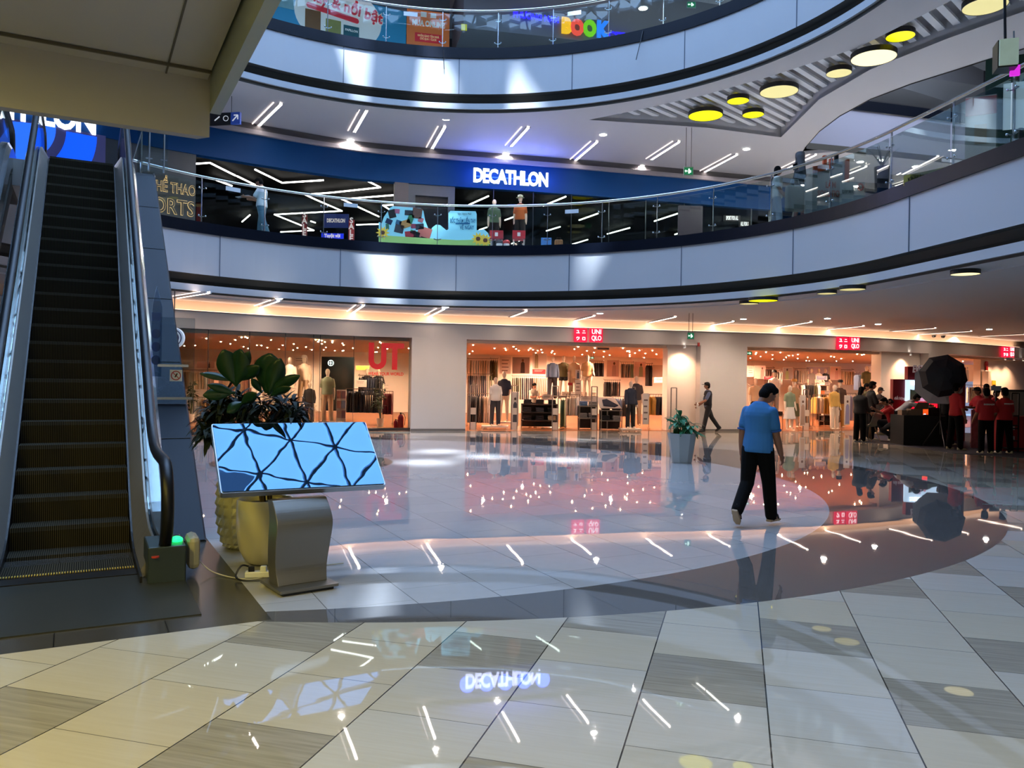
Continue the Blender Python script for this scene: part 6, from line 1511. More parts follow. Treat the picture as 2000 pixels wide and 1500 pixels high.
manq('w', 1692, 32.4, .95, 1.50, 'mannequin in an olive top and cream skirt raised at the back of the right-hand opening', 'olive', 'cream'); manq('w', 1724, 32.4, .80, 1.75, 'mannequin in a yellow dress raised beside the pale column', 'yellow', 'yellow')
manq('a', 1585, 38.0, 1.0, 1.4, 'mannequin bust in a lilac alcove, left one', 'grey', 'grey'); manq('s', 1599, 38.0, 1.0, 1.4, 'mannequin bust in a lilac alcove, middle one', 'white', 'black'); manq('s', 1612, 38.0, 1.0, 1.4, 'mannequin bust in a lilac alcove, right one', 'black', 'black')
# ---- middle opening: racks, boards, tables
rack(913, 958, 700, 38.5, 'coat', ['cream', 'sand', 'white', 'cream', 'tan'], 'cream coats hanging', 'high at the left of the middle opening')
rack(958, 973, 700, 38.5, 'coat', ['black', 'olive', 'brown'], 'dark coats hanging', 'high beside the cream coats')
rack(913, 962, 730, 36.0, 'pants', ['navy', 'black', 'sage', 'brown', 'olive'], 'dark trousers hanging', 'under the cream coats')
rack(913, 958, 768, 28.8, 'coat', ['cream', 'pink', 'dkgrey', 'white', 'black'], 'pink, white and dark coats hanging', 'at the front left of the middle opening', posts=True)
rack(1000, 1072, 734, 35.0, 'pants', ['grey', 'navy', 'blue', 'olive', 'tan', 'dkgrey'], 'trousers in greys and blues hanging', 'under the wide poster of the middle opening')
rack(1095, 1106, 776, 29.0, 'coat', ['green', 'sage'], 'green coats hanging', 'just right of the low black shelf', posts=True)
rack(1106, 1132, 770, 28.0, 'top', ['white', 'cream', 'sand'], 'white tops hanging', 'beside the green coats', posts=True, turn=.9)
rack(1196, 1224, 774, 30.0, 'top', ['grey', 'blue', 'navy', 'dkgrey'], 'grey and blue tops hanging', 'left of the dark cardigan mannequin', posts=True)
rack(1212, 1238, 707, 38.0, 'top', ['sage', 'green', 'green', 'grey'], 'green shirts hanging', 'between two back wall posters')
rack(1150, 1180, 705, 38.5, 'top', ['sage', 'white', 'dkgrey'], 'sage and white shirts hanging', 'behind the raised mannequins')
rack(1262, 1275, 710, 37.5, 'coat', ['black'], 'black dresses hanging', 'at the right end of the back wall')
rack(1180, 1212, 742, 35.5, 'top', ['brown', 'black', 'olive', 'tan'], 'brown and black tops hanging', 'below the pink poster of the back wall')
rack(1268, 1309, 770, 28.6, 'top', ['black', 'dkgrey', 'mustard', 'yellow', 'black'], 'black and mustard jackets hanging', 'at the right end of the middle opening', posts=True, turn=.7)
flat('poster', 'wide board with text at the left back of the middle opening', 'poster', 976, 998, 696, 730, 38.2, PW, extra=lines_print(4)); flat('poster', 'wide photo board of a person in dark clothes, left back of the middle opening', 'poster', 1000, 1035, 697, 730, 38.0, PG, extra=person_print(.1, '#23232a'))
flat('poster', 'tall hanging poster of two people in beige clothes', 'poster', 1040, 1068, 679, 721, 36.0, PW, extra=person_print(-.22, '#8d8468', '#3a2418', .7)); 
flat('shop_notice', 'red notice under the tall poster in the middle opening', 'notice', 1039, 1066, 721, 731, 35.8, PR, extra=lines_print(2, '#e8d8d0')); flat('shop_notice', 'small red notice below the raised mannequins', 'notice', 1109, 1118, 747, 753, 29.5, PR)
flat('poster', 'pink photo poster at the back, right of the raised mannequins', 'poster', 1185, 1209, 703, 736, 38.4, PP, extra=person_print(.1, '#a58a84')); flat('poster', 'poster of a person with curly hair in a sage dress', 'poster', 1238, 1261, 706, 737, 38.2, PP, extra=person_print(.1, '#7c8468', '#43231a'))
flat('poster', 'pale poster with a dark arch shape at the right end of the back wall', 'poster', 1274, 1308, 713, 738, 37.8, PW, extra=person_print(.3, '#4c4a50', '#4c4a50')); flat('poster', 'wide price board under the raised mannequins, left', 'poster', 1059, 1079, 771, 782, 29.2, PW, extra=lines_print(2)); flat('poster', 'wide price board over the folded clothes table', 'poster', 1131, 1165, 775, 785, 28.6, PW, extra=lines_print(2))
flat('poster', 'white photo card in front of the raised mannequins', 'poster', 1124, 1134, 722, 740, 29.6, PW, extra=person_print(0, '#4f5a72')); flat('poster', 'white column board below the photo card', 'poster', 1123, 1135, 742, 775, 29.7, PW, extra=lines_print(3)); flat('poster', 'price board among the racks right of the back posters', 'poster', 1277, 1303, 737, 748, 33.5, PW, extra=lines_print(2, '#5b6a8a'))
flat('standing_sign', 'tall white standing sign right of the front white-tee mannequin', 'sign', 999, 1013, 765, 832, 27.0, PW, extra=person_print(0, '#3c4450', '#4a3428', .5)); flat('standing_sign', 'tall white standing sign right of the dark cardigan mannequin', 'sign', 1255, 1267, 768, 829, 26.9, PW, extra=lines_print(4))
flat('ceiling_banner', 'dark printed strip under the shop ceiling of the middle opening', 'banner', 1166, 1190, 679, 683, 27.5, mat('banner print', '#5a3c30', .6))
def table(px0, px1, py, Y, tiers, cols, label, where, depth=.55, dark=False, item='folded_garment'):
    a, b = atY(px0, py, Y), atY(px1, py, Y); z = a.z; e = empty('display_table', ((a.x+b.x)/2, Y, .004), 0, label, 'display table'); m_ = M_shelf if dark else M_bronze
    zs = [z*(i+1)/tiers-.02 for i in range(tiers)] if tiers > 1 else [z]
    for zz in zs: MB().box(((a.x+b.x)/2, Y, zz), (b.x-a.x, depth, .035)).build('shelf', m_, e)
    for x in (a.x+.02, b.x-.02):
        for y in (-depth/2+.02, depth/2-.02): MB().bar((x, Y+y, .004), (x, Y+y, z), .03).build('leg', M_bronze, e)
    if tiers > 1: MB().box(((a.x+b.x)/2, Y+depth/2+.01, z/2), (b.x-a.x, .02, z-.05)).build('back_panel', M_shelf, e)
    g = where; n = max(2, int((b.x-a.x)/.34))
    for zz in zs:
        for i in range(n):
            c = rs.choice(cols); x = a.x+(b.x-a.x)*(i+.5)/n
            for k in range(3):
                if item not in G_PROTO: G_PROTO[item] = [MB().box((0, 0, .025), (.27, .34, .048)).build(item, cl('cream'), bevel=.018), False]
                o, used = G_PROTO[item]
                if used: o = o.copy(); C.objects.link(o)
                G_PROTO[item][1] = True
                o.location = (x+rs.uniform(-.01, .01), Y-.04, zz+.019+.0525*k); o.material_slots[0].link = 'OBJECT'; o.material_slots[0].material = cl(c)
                tag(o, where, 'clothing', where)
table(1018, 1090, 788, 28.0, 3, ['black', 'black', 'dkgrey', 'sand'], 'low three-tier dark shelf in the middle opening', 'folded dark clothes on the low three-tier shelf of the middle opening', dark=True)
table(1060, 1165, 773, 30.6, 1, ['white', 'cream'], 'raised display table under the row of mannequins', 'folded pale clothes on the raised mannequin table', depth=1.2)
table(1130, 1166, 792, 27.6, 2, ['navy', 'blue', 'white', 'grey'], 'two-tier table of folded clothes right of the white tops', 'folded white and blue clothes on the two-tier table')
table(1172, 1214, 800, 27.4, 2, ['grey', 'dkgrey', 'white', 'black'], 'table below the sloping jeans display', 'folded grey clothes under the sloping jeans display')
# sloping jeans display
a, b = atY(1172, 797, 27.1), atY(1214, 797, 27.1); e = empty('sloping_display', ((a.x+b.x)/2, 27.1, a.z), 0, 'sloping white display board with a folded pair of dark jeans on it', 'display')
MB().extrude([(0, 0), ((b-a).length, 0), ((b-a).length*.72, .52), (-.08, .52)], a, (1, 0, 0), (0, .75, .66), (0, -.66, .75), .03).build('board', PW, e); 
j = MB(); j.extrude([(.12, .08), (.5, .03), (.62, .10), (.25, .40), (.10, .36)], a+Vector((0, -.02, .03)), (1, 0, 0), (0, .75, .66), (0, -.66, .75), .04); o = j.build('folded_jeans', cl('navy'), loc=a); tag(o, 'dark blue jeans laid on the sloping white display', 'clothing')
MB().bar((a.x+.3, 27.5, .02), (a.x+.3, 27.5, a.z+.3), .04).build('support', M_bronze, e)
# low plinths under front mannequins
for px, Y, w_, lb in ((968, 26.9, .9, 'low white plinth under the front white-tee mannequin'), (985, 28.0, .8, 'low white plinth under the navy-jacket mannequin'), (1232, 26.9, .7, 'low white plinth under the dark cardigan mannequin'), (640, 27.6, .9, 'low white plinth under the green-topped mannequin'), (566, 29.0, 1.2, 'white display table behind the plant, left'), (594, 29.6, .8, 'white display table under the capped mannequin'), (502, 29.4, .8, 'white display block hidden behind the fig plant')):
    z = {968: .12, 985: .20, 1232: .10, 640: .12, 566: .60, 594: .60, 502: .45}[px]; p = stand_at(px, Y, .004); e = empty('plinth', p, 0, lb, 'plinth')
    MB().box((0, 0, z-.025-.004), (w_ if px != 566 else .7, .6, .05)).build('top', M_trim_w, e, world=False, bevel=.004)
    for sx in (-1, 1):
        for sy in (-1, 1): MB().bar((sx*(w_/2-.05 if px != 566 else .3), sy*.26, 0), (sx*(w_/2-.05 if px != 566 else .3), sy*.26, z-.05), .03).build('leg', M_trim_w, e, world=False)
# security gates
M_gate = mat('gate grey', '#7c736c', .4, .3)
for px, off, lb in ((931, .55, 'left end of the middle opening'), (1013, .55, 'right of the white-tee mannequin'), (1094, .5, 'in front of the low black shelf end'), (1171, .5, 'in front of the two-tier table'), (1246, .5, 'beside the dark cardigan mannequin'), (1321, .2, 'against the pale column behind the planter'), (1463, .5, 'left end of the right-hand opening'), (1530, .5, 'left of centre in the right-hand opening'), (1594, .5, 'centre of the right-hand opening'), (1655, .5, 'right of the yellow-top mannequin')):
    p, s = hit(F0, px); q, d_ = at_s(F0, s); nn = Vector((-d_.y, d_.x, 0)); c = q+nn*off; e = empty('security_gate', (c.x, c.y, .004), 0, 'slim shop security gate with pale base, '+lb, 'security gate')
    w_ = .20 if px < 1400 else .24; hgt_ = 1.48
    for sgn in (-1, 1): MB().bar(c+d_*w_/2*sgn+Vector((0, 0, .004)), c+d_*w_/2*sgn+Vector((0, 0, hgt_)), .035).build('post', M_gate, e)
    MB().bar(c-d_*w_/2+Vector((0, 0, hgt_)), c+d_*w_/2+Vector((0, 0, hgt_)), .03).build('top_bar', M_gate, e)
    for z, h_ in ((.13, .25), (.62, .22)): MB().box(c+Vector((0, 0, z)), (w_*.9, .03, h_)).build('pale_panel', M_trim_w, e)
# ---- right-hand opening
rack(1463, 1500, 752, 33.0, 'top', ['pink', 'cream', 'sand', 'white'], 'peach and cream tops hanging', 'at the left of the right-hand opening')
rack(1495, 1513, 718, 39.5, 'coat', ['olive', 'brown', 'dkgrey'], 'olive and brown coats hanging', 'high left of the right-hand opening')
rack(1515, 1528, 722, 39.5, 'top', ['cream', 'white'], 'cream tops hanging', 'high beside the olive coats')
rack(1552, 1580, 720, 39.5, 'top', ['grey', 'white', 'white', 'cream'], 'grey and white tops hanging', 'high in the middle of the right-hand opening')
rack(1644, 1668, 722, 39.5, 'top', ['cream', 'sand'], 'sand tops hanging', 'high right of the lilac alcove')
rack(1672, 1680, 728, 34.0, 'top', ['blue'], 'blue denim tops hanging', 'right of the sand tops')
rack(1695, 1734, 718, 39.8, 'coat', ['orange', 'yellow', 'sand', 'black', 'cream'], 'orange and sand dresses hanging', 'high at the right end of the right-hand opening')
rack(1490, 1520, 760, 34.0, 'top', ['white', 'cream', 'pink', 'black'], 'white and pink tops hanging', 'behind the walking man in the right-hand opening')
rack(1560, 1582, 772, 30.5, 'coat', ['tan', 'cream', 'white', 'sand'], 'cream coats hanging', 'behind the tall white sign of the right-hand opening', posts=True)
rack(1588, 1625, 771, 31.5, 'top', ['black', 'yellow', 'pink', 'cream', 'sand'], 'yellow and pink tops hanging', 'at the centre gate of the right-hand opening', posts=True)
rack(1556, 1600, 748, 36.0, 'top', ['brown', 'black', 'white', 'olive'], 'brown and white tops hanging', 'mid-height behind the hat mannequin')
rack(1645, 1672, 768, 31.0, 'coat', ['white', 'pink', 'lilac', 'cream'], 'pale dresses hanging', 'right of the yellow-top mannequin', posts=True)
table(1604, 1640, 800, 32.0, 3, ['navy', 'black', 'orange', 'white'], 'three-tier shelf of folded clothes in the right-hand opening', 'folded orange and navy clothes on the right-hand three-tier shelf', dark=True)
table(1597, 1618, 752, 37.0, 4, ['white', 'orange', 'grey', 'black'], 'tall shelf of small items below the lilac alcove', 'small folded items on the tall shelf below the lilac alcove', dark=False, depth=.35)
table(1500, 1525, 812, 30.0, 1, ['navy', 'black'], 'low table at the left of the right-hand opening', 'folded navy clothes on the low left table')
flat('poster', 'white and pink photo boards at the left back of the right-hand opening', 'poster', 1459, 1472, 714, 736, 39.6, PW, extra=lines_print(3)); flat('poster', 'pink poster with dark lettering marks, back left of the right-hand opening', 'poster', 1473, 1495, 714, 740, 39.4, PP, extra=person_print(.2, '#a07a72')); flat('poster', 'poster of a person in a green top with dark blocks', 'poster', 1529, 1549, 717, 742, 39.4, PG, extra=person_print(-.1, '#7d8a5f', '#2a1a14'))
flat('poster', 'lilac alcove panel behind the three mannequin busts', 'poster', 1574, 1619, 716, 744, 39.8, PBl); flat('poster', 'poster of a person in pink beside the lilac alcove', 'poster', 1621, 1642, 716, 742, 39.4, PP, extra=person_print(.1, '#b58c84', '#3a2018')); flat('poster', 'brown photo poster right of the olive-top mannequin', 'poster', 1697, 1714, 716, 744, 38.8, PG, extra=person_print(0, '#6a5248'))
flat('shop_notice', 'red notice left of the capped white-shirt mannequin', 'notice', 1491, 1510, 735, 741, 33.0, PR, extra=lines_print(2, '#e8d8d0')); flat('shop_notice', 'grey blue notice below the lilac alcove', 'notice', 1594, 1615, 734, 742, 36.5, mat('notice slate', '#6c7088', .6), extra=lines_print(2, '#c8c8d8'))
flat('standing_sign', 'tall white standing sign right of the sage-top mannequin', 'sign', 1562, 1573, 772, 832, 28.2, PW, extra=person_print(0, '#b0907c', '#6a4a3a', .5)); flat('standing_sign', 'tall white standing sign left of the leftmost person in black', 'sign', 1649, 1660, 772, 830, 28.6, PW, extra=person_print(0, '#8c86a8', '#5a3c30', .5))
# far right opening
rack(1888, 1930, 752, 33.5, 'top', ['pink', 'white', 'sand', 'pink'], 'pink and white tops hanging', 'in the far right opening beside the black umbrella', turn=.8)
flat('poster', 'large poster of a person in yellow with a bicycle in the far right opening', 'poster', 1906, 1940, 710, 745, 37.0, PBl, extra=person_print(.1, '#b8a050', '#4a2a1c', .9)); flat('poster', 'pale poster of hanging shirts left of the bicycle poster', 'poster', 1882, 1904, 712, 745, 37.2, PW, extra=person_print(-.2, '#8f96a0', '#8f96a0', .7))
# ================================================================== promotion booth at right
M_booth = mat('booth deep red', '#7c0f1c', .5); M_cb = mat('black table cloth', '#0a0a0c', .85)
def slab(name, label, cat, px0, px1, py0, Y, m, t=.12, z0=.02, part='panel'):
    a, b = atY(px0, py0, Y), atY(px1, py0, Y); zt = a.z; e = empty(name, ((a.x+b.x)/2, Y, z0), 0, label, cat)
    MB().box(((a.x+b.x)/2, Y, (zt+z0)/2), (b.x-a.x, t, zt-z0)).build(part, m, e); return e, Vector(((a.x+b.x)/2, Y-t/2, (zt+z0)/2)), b.x-a.x, zt
# carpet
q = [gp(1668, 863, .0), gp(1748, 868, .0), gp(1860, 885, .0), gp(2040, 897, .0), gp(2040, 851, .0), gp(1760, 842), gp(1700, 845)]
MB().prism([(p.x, p.y) for p in q], .0, .012).build('carpet', mat('dark blue carpet', '#10162e', .95), kind=None); tag(bpy.data.objects['carpet'], 'dark blue event carpet under the promotion crowd', 'carpet')
e, c, w_, zt = slab('event_booth', 'deep red promotion backdrop with white brand lettering and a screen', 'booth', 1770, 1883, 716, 24.6, M_booth, .2)
MB().box((c.x-w_/2-.22, 24.6, .95), (.44, .18, 1.86)).build('side_wing', M_booth, e)
M_ew = mat('booth lettering', '#b9a6a6', .5, emit=.2); p = atY(1811, 721.5, 24.48)
letters('EVEREADY', .30, M_ew, Vector((p.x-.06, 24.485, p.z)), (0, -1, 0), e, bold=.012, extrude=.008, shear=.15, width=.80)
p = atY(1757, 778, 24.49); letters('chất lượng', .12, M_ew, Vector((p.x, 24.495, p.z)), (0, -1, 0), e, bold=.003, extrude=.004, width=.32)
a, b = atY(1777, 742, 24.45), atY(1818, 784, 24.45); c = (a+b)/2
scr = MB().box((c.x+.1, 24.46, (a.z+b.z)/2), (b.x-a.x+.45, .06, a.z-b.z)).build('screen', mat('screen picture sky', '#a9c4dc', .4, emit=1.4, ecol='#a9c4dc'), e)
M_hill = mat('screen hills', '#3c4a3c', .5, emit=.35, noise=.4, nscale=8)
mb = MB(); x0 = a.x-.1; mb.extrude([(0, 0), (1.0, 0), (1.0, .12), (.75, .20), (.45, .30), (.25, .38), (.1, .34), (0, .36)], (x0+.10, 24.42, b.z), (1, 0, 0), (0, 0, 1), (0, -1, 0), .008); mb.build('hills_picture', M_hill, scr)
for x, s_, cc in ((.42, 1.0, '#b9a3c0'), (.58, .8, '#c08aa0')):
    mb = MB(); mb.extrude([(-.10*s_, 0), (.10*s_, 0), (.07*s_, .26*s_), (.04*s_, .30*s_), (.035*s_, .40*s_), (-.035*s_, .40*s_), (-.04*s_, .30*s_), (-.07*s_, .26*s_)], (x0+x, 24.40, b.z), (1, 0, 0), (0, 0, 1), (0, -1, 0), .008); mb.build('people_picture', mat('screen people '+cc, cc, .5, emit=.7, ecol=cc), scr)
for k in (0, 1): letters(('XA HƠN, MẠNH', 'CHO MỌI NĂNG')[k], .055, mat('screen text', '#ffffff', .5, emit=2), Vector((x0+.33, 24.40, a.z-.06-.07*k)), (0, -1, 0), scr, bold=.003, extrude=.003, width=.42)
a, b = atY(1777, 785, 24.2), atY(1829, 818, 24.2); c = (a+b)/2
s2 = MB().box((c.x, 24.2, (a.z+b.z)/2), (b.x-a.x, .08, a.z-b.z)).build('lower_screen', mat('lower red screen', '#e8122c', .4, emit=1.3, ecol='#f0142e'), e)
MB().box((c.x+.08, 24.15, (a.z+b.z)/2-.03), (.5, .01, .34)).build('orange_panel', mat('screen orange', '#f0501a', .5, emit=1.0, ecol='#f0501a'), s2)
for x in (.02, .2): MB().ell((c.x+x, 24.14, (a.z+b.z)/2-.14), (.045, .01, .05), 10, 6).build('product_picture', mat('screen pale', '#e0d8ea', .5, emit=1.4), s2)
# umbrella reflector on its stand
uc = atY(1842, 734, 21.7); n_ = Vector((-.35, -.9, .15)).normalized(); ux_ = n_.cross(Vector((0, 0, 1))).normalized(); uz_ = ux_.cross(n_)
e = empty('photo_umbrella', (uc.x, uc.y, 0), 0, 'large black octagonal photo umbrella with white lining on a stand', 'photo umbrella')
def octa(r, dist, rot=.2, k=8): return [uc+ux_*(r*cos(2*pi*i/k+rot))+uz_*(r*sin(2*pi*i/k+rot))+n_*dist for i in range(k)]
mb = MB(); r1, r2, r3 = octa(.60, -.02), octa(.45, .13), octa(.20, .22); tip = [uc+n_*.25]*8
mb.rings([r1, r2, r3, [uc+n_*.25+ux_*.005*cos(i)+uz_*.005*sin(i) for i in range(8)]], False); mb.build('canopy', mat('umbrella black', '#0d1220', .6), e, solid=.004)
lc = uc-n_*.06-ux_*(-.10)-uz_*.17
mb = MB(); L1_, L2_ = [p+(lc-uc) for p in octa(.63, -.06, .4)], [p+(lc-uc) for p in octa(.30, .02, .4)]
mb.rings([L1_, L2_], False); mb.build('white_lining', mat('umbrella white', '#a8a8ac', .7), e, solid=.004)
MB().tube([uc, uc-n_*.7], .01, 6).build('shaft', M_steeld, e)
sp = uc-n_*.45; MB().tube([sp, (sp.x, sp.y, .35)], .016, 6).build('stand_pole', M_black, e)
for a_ in (0.3, 2.4, 4.5): MB().tube([(sp.x, sp.y, .75), (sp.x+.45*cos(a_), sp.y+.45*sin(a_), .012)], .012, 6).build('leg', M_black if a_ < 4 else M_steeld, e)
# black cloth table with boxes and a laptop
e, c, w_, zt = slab('event_table', 'long table under a black cloth in front of the red backdrop', 'table', 1752, 1834, 810, 22.9, M_cb, .8, .014, 'cloth_skirt')
e2 = empty('open_box', (c.x+.02, 22.8, zt), 0, 'open cardboard box with slanted flap on the black table', 'box')
M_card = mat('cardboard', '#7a6350', .8); p = atY(1790, 795, 22.7)
MB().box((p.x, 22.8, zt+.09), (.34, .26, .18)).build('box', M_card, e2); MB().extrude([(-.2, 0), (.2, 0), (.16, .24), (-.16, .24)], (p.x+.1, 22.65, zt+.18), (1, 0, 0), (.0, -.6, .8), (0, -.8, -.6), .012).build('flap', M_card, e2)
for px, lb in ((1762, 'low cardboard tray on the black table beside the leaning person'), (1774, 'second cardboard tray on the black table, left of the open box')):
    p = atY(px, 800, 22.8); o = MB().box((0, 0, 0), (.14, .25, .14)).build('cardboard_tray', M_card); o.location = (p.x, 22.8, zt+.071); tag(o, lb, 'box')
p = atY(1822, 815, 22.6); e3 = empty('laptop', (p.x, 22.6, zt), 0, 'black laptop open on the right end of the black table', 'laptop'); MB().box((p.x, 22.65, zt+.012), (.32, .22, .02)).build('keyboard_base', M_black, e3); MB().box((p.x, 22.54, zt+.12), (.32, .015, .21)).build('lid', M_black, e3)
# paper bag under table front
p = gp(1781, 865); e4 = empty('carrier_bag', (p.x, p.y-.05, .012), 0, 'crumpled grey carrier bag on the carpet in front of the black table', 'bag'); mb = MB(); mb.rings([[Vector((x*k, y*k*.6, z)) for x, y in ((-.12, -.1), (0, -.12), (.12, -.1), (.13, .08), (0, .1), (-.13, .08))] for z, k in ((0, .95), (.12, 1.05), (.26, .9), (.34, .7), (.37, .5))], True); mb.build('bag', mat('grey carrier', '#6f7177', .7), e4, world=False)
# white shell chair
p = gp(1699, 862); e = empty('shell_chair', (p.x, p.y, .012), .5, 'white moulded shell chair with wooden legs beside the crowd in black', 'chair')
mb = MB(); rg = []
for t, z, y, w_ in ((0, .44, .20, .20), (.3, .425, .05, .23), (.5, .44, -.12, .23), (.62, .52, -.19, .225), (.8, .68, -.23, .20), (1, .82, -.26, .14)):
    rg.append([Vector((w_*cos(a), y-.05*sin(a)*0, z+.05*(cos(a)**2))) for a in [pi*i/12 for i in range(13)]])
vs = [v for r in rg for v in r]; mb.add(vs, [(i*13+k, i*13+k+1, (i+1)*13+k+1, (i+1)*13+k) for i in range(5) for k in range(12)]); mb.build('shell', mat('shell white', '#9a958f', .4), e, world=False, smooth=True, solid=.012)
for sx in (-1, 1):
    for sy in (-1, 1): MB().tube([(sx*.10, sy*.08, .43), (sx*.20, sy*.20, 0)], [.018, .011], 6).build('leg', mat('beech leg', '#8a6a4a', .6), e, world=False)
# white partition, trolley frame and red counter at the right edge
e, c, w_, zt = slab('partition_panel', 'off-white partition board behind the trolley frame at the right edge', 'partition', 1966, 2030, 762, 21.6, mat('partition board', '#8f8c84', .6), .05, .62)
MB().box((c.x, 21.6, zt-.01), (w_+.1, .08, .05)).build('top_rail', M_steeld, e)
for x in (-.45, .45): MB().bar((c.x+x*w_, 21.6, .01), (c.x+x*w_, 21.6, .64), .05).build('leg', M_steeld, e)
a, b = atY(1976, 768, 20.8), atY(1990, 768, 20.8); zt2 = a.z; e = empty('trolley_frame', ((a.x+b.x)/2, 20.8, .012), 0, 'black metal trolley frame in front of the off-white partition', 'trolley')
for x in (a.x, b.x): MB().bar((x, 20.8, .012), (x, 20.8, zt2), .03).build('post', M_black, e)
for z in (zt2, .70, .95, .62, .3): MB().bar((a.x, 20.8, z), (b.x, 20.8, z), .028).build('cross_bar', M_black, e)
MB().box(((a.x+b.x)/2, 20.9, .10), (.4, .4, .03)).build('bed', M_black, e)
e, c, w_, zt = slab('event_counter', 'red printed event counter at the right edge behind the trolley frame', 'counter', 1950, 2030, 812, 21.2, mat('counter red', '#9a1422', .5), .4, .014)
mb = MB()
M_cp = mat('counter print', '#b3a0a8', .6)
for i, (x, z) in enumerate(((.26, .5), (.42, .52), (.34, .32), (.30, .16))): MB().ell((c.x+w_*(x-.1), c.y-.002, z), (.09, .006, .10), 12, 7).build('printed_figure', M_cp, e)
MB().box((c.x-.30, c.y-.002, .62), (.14, .006, .10)).build('printed_label', M_cp, e); MB().box((c.x-.30, c.y-.002, .36), (.14, .006, .10)).build('printed_label', M_cp, e)
e, c, w_, zt = slab('roll_banner', 'narrow pink and white printed banner on the carpet behind the back-turned pair', 'banner', 1897, 1912, 800, 21.9, mat('banner pink print', '#a86a78', .6, noise=.5, nscale=14), .04)
e, c, d, n, w_, h_ = board('monitor', 'small grey monitor on top of the partition by the pale wall', 'screen', 1936, 1955, 754, 763, 21.8, None); bpanel(e, c, d, n, w_, h_, mat('monitor grey', '#5a6068', .4, emit=.1), 'screen', .04); MB().bar(c-Vector((0, 0, h_/2)), (c.x, c.y, .02), .04).build('stand', M_black, e)
# ================================================================== first floor things
def on1(px, Y): return stand_at(px, Y, Z1)
# cloud-shaped promotion board
Yb = 24.6
def bp(px, py, Y=Yb): return atY(px, py, Y)
out = [(740, 476), (740, 434), (746, 436), (750, 424), (757, 414), (762, 406), (768, 403), (822, 407), (827, 412), (830, 430), (836, 445), (840, 452), (845, 444), (852, 439), (860, 440), (866, 445), (872, 450), (876, 448), (876, 416), (880, 412), (929, 413), (931, 418), (931, 450), (945, 448), (953, 455), (956, 462), (956, 478)]
o0 = bp(740, 476); pts = [(bp(x, y).x-o0.x, bp(x, y).z-o0.z) for x, y in out]; zb = bp(740, 476).z
pts = [(x, max(z, Z1+.01-o0.z)) for x, z in pts]
e = empty('promotion_board', (bp(848, 470).x, Yb, Z1), 0, 'pale blue cloud-shaped promotion board with stickers behind the lower balcony glass', 'promotion board')
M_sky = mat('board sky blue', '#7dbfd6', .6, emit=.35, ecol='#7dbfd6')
low_ = Z1-o0.z
poly = [(pts[0][0], low_)]+pts[1:-1]+[(pts[-1][0], low_)]
MB().extrude(poly, o0, (1, 0, 0), (0, 0, 1), (0, -1, 0), .05).build('board', M_sky, e)
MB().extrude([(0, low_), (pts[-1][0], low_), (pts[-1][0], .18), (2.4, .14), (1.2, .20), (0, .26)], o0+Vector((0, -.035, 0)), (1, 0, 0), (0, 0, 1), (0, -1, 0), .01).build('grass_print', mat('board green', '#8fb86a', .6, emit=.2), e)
items = [(766, 418, .22, .26, '#10131c'), (776, 413, .16, .14, '#b86a8a'), (799, 416, .26, .16, '#25303a'), (815, 417, .30, .32, '#6a4a40'), (760, 433, .2, .16, '#1a2a50'), (779, 435, .18, .14, '#3a6a8a'), (792, 438, .34, .24, '#b98a50'), (802, 428, .18, .3, '#2f7a50'), (822, 430, .16, .14, '#a8606a'), (780, 447, .28, .26, '#2a2a34'), (808, 442, .16, .14, '#8a3050'), (820, 443, .26, .18, '#1c2030'), (803, 466, .34, .46, '#a8182c'), (814, 461, .18, .24, '#151a28'), (829, 455, .42, .34, '#b05a50'), (818, 470, .26, .22, '#23263a'), (829, 470, .28, .2, '#30303e'), (757, 443, .1, .18, '#2a6a50'), (810, 455, .28, .12, '#3f8a4a')]
for i, (x, y, w_, h_, cc) in enumerate(items):
    p = bp(x, y); MB().box((p.x, Yb-.032, p.z), (w_, .012, h_), M=Ry(rs.uniform(-.4, .4))).build('product_sticker', mat('sticker %s' % cc, cc, .6), e, bevel=.02)
for x, y in ((748, 455), (934, 467), (948, 470)):
    p = bp(x, y); f_ = MB()
    for k in range(10): f_.extrude([(0, 0), (.08, .05), (.22, 0), (.08, -.05)], (p.x, Yb-.04-.002*k, p.z), (cos(k*pi/5), 0, sin(k*pi/5)), (-sin(k*pi/5), 0, cos(k*pi/5)), (0, -1, 0), .004)
    fo = f_.build('sunflower_print', mat('sunflower yellow', '#d9b83a', .6, emit=.2), e); MB().ell((p.x, Yb-.07, p.z), (.07, .01, .07), 12, 6).build('flower_centre', mat('flower brown', '#5a3018', .7), fo)
p = bp(904, 432); M_bt = mat('board text blue', '#1a6a98', .6)
letters('BỐC THĂM LIỀN TAY', .17, M_bt, Vector((p.x, Yb-.035, p.z)), (0, -1, 0), e, bold=.004, extrude=.003, width=.78); p = bp(912, 445); letters('VỀ NGAY', .17, M_bt, Vector((p.x, Yb-.035, p.z)), (0, -1, 0), e, bold=.004, extrude=.003, width=.44)
p = bp(904, 437); MB().box((p.x, Yb-.032, p.z), (.44, .01, .05)).build('date_label', M_bt, e); p = bp(904, 418); letters('Vạn Hạnh Mall', .09, mat('board text dark', '#23485a', .6), Vector((p.x+.05, Yb-.035, p.z)), (0, -1, 0), e, extrude=.002, width=.42)
MB().bar((o0.x+1.6, Yb+.03, Z1), (o0.x+1.6, Yb+.25, Z1+.01), .05).build('foot', M_white, e)
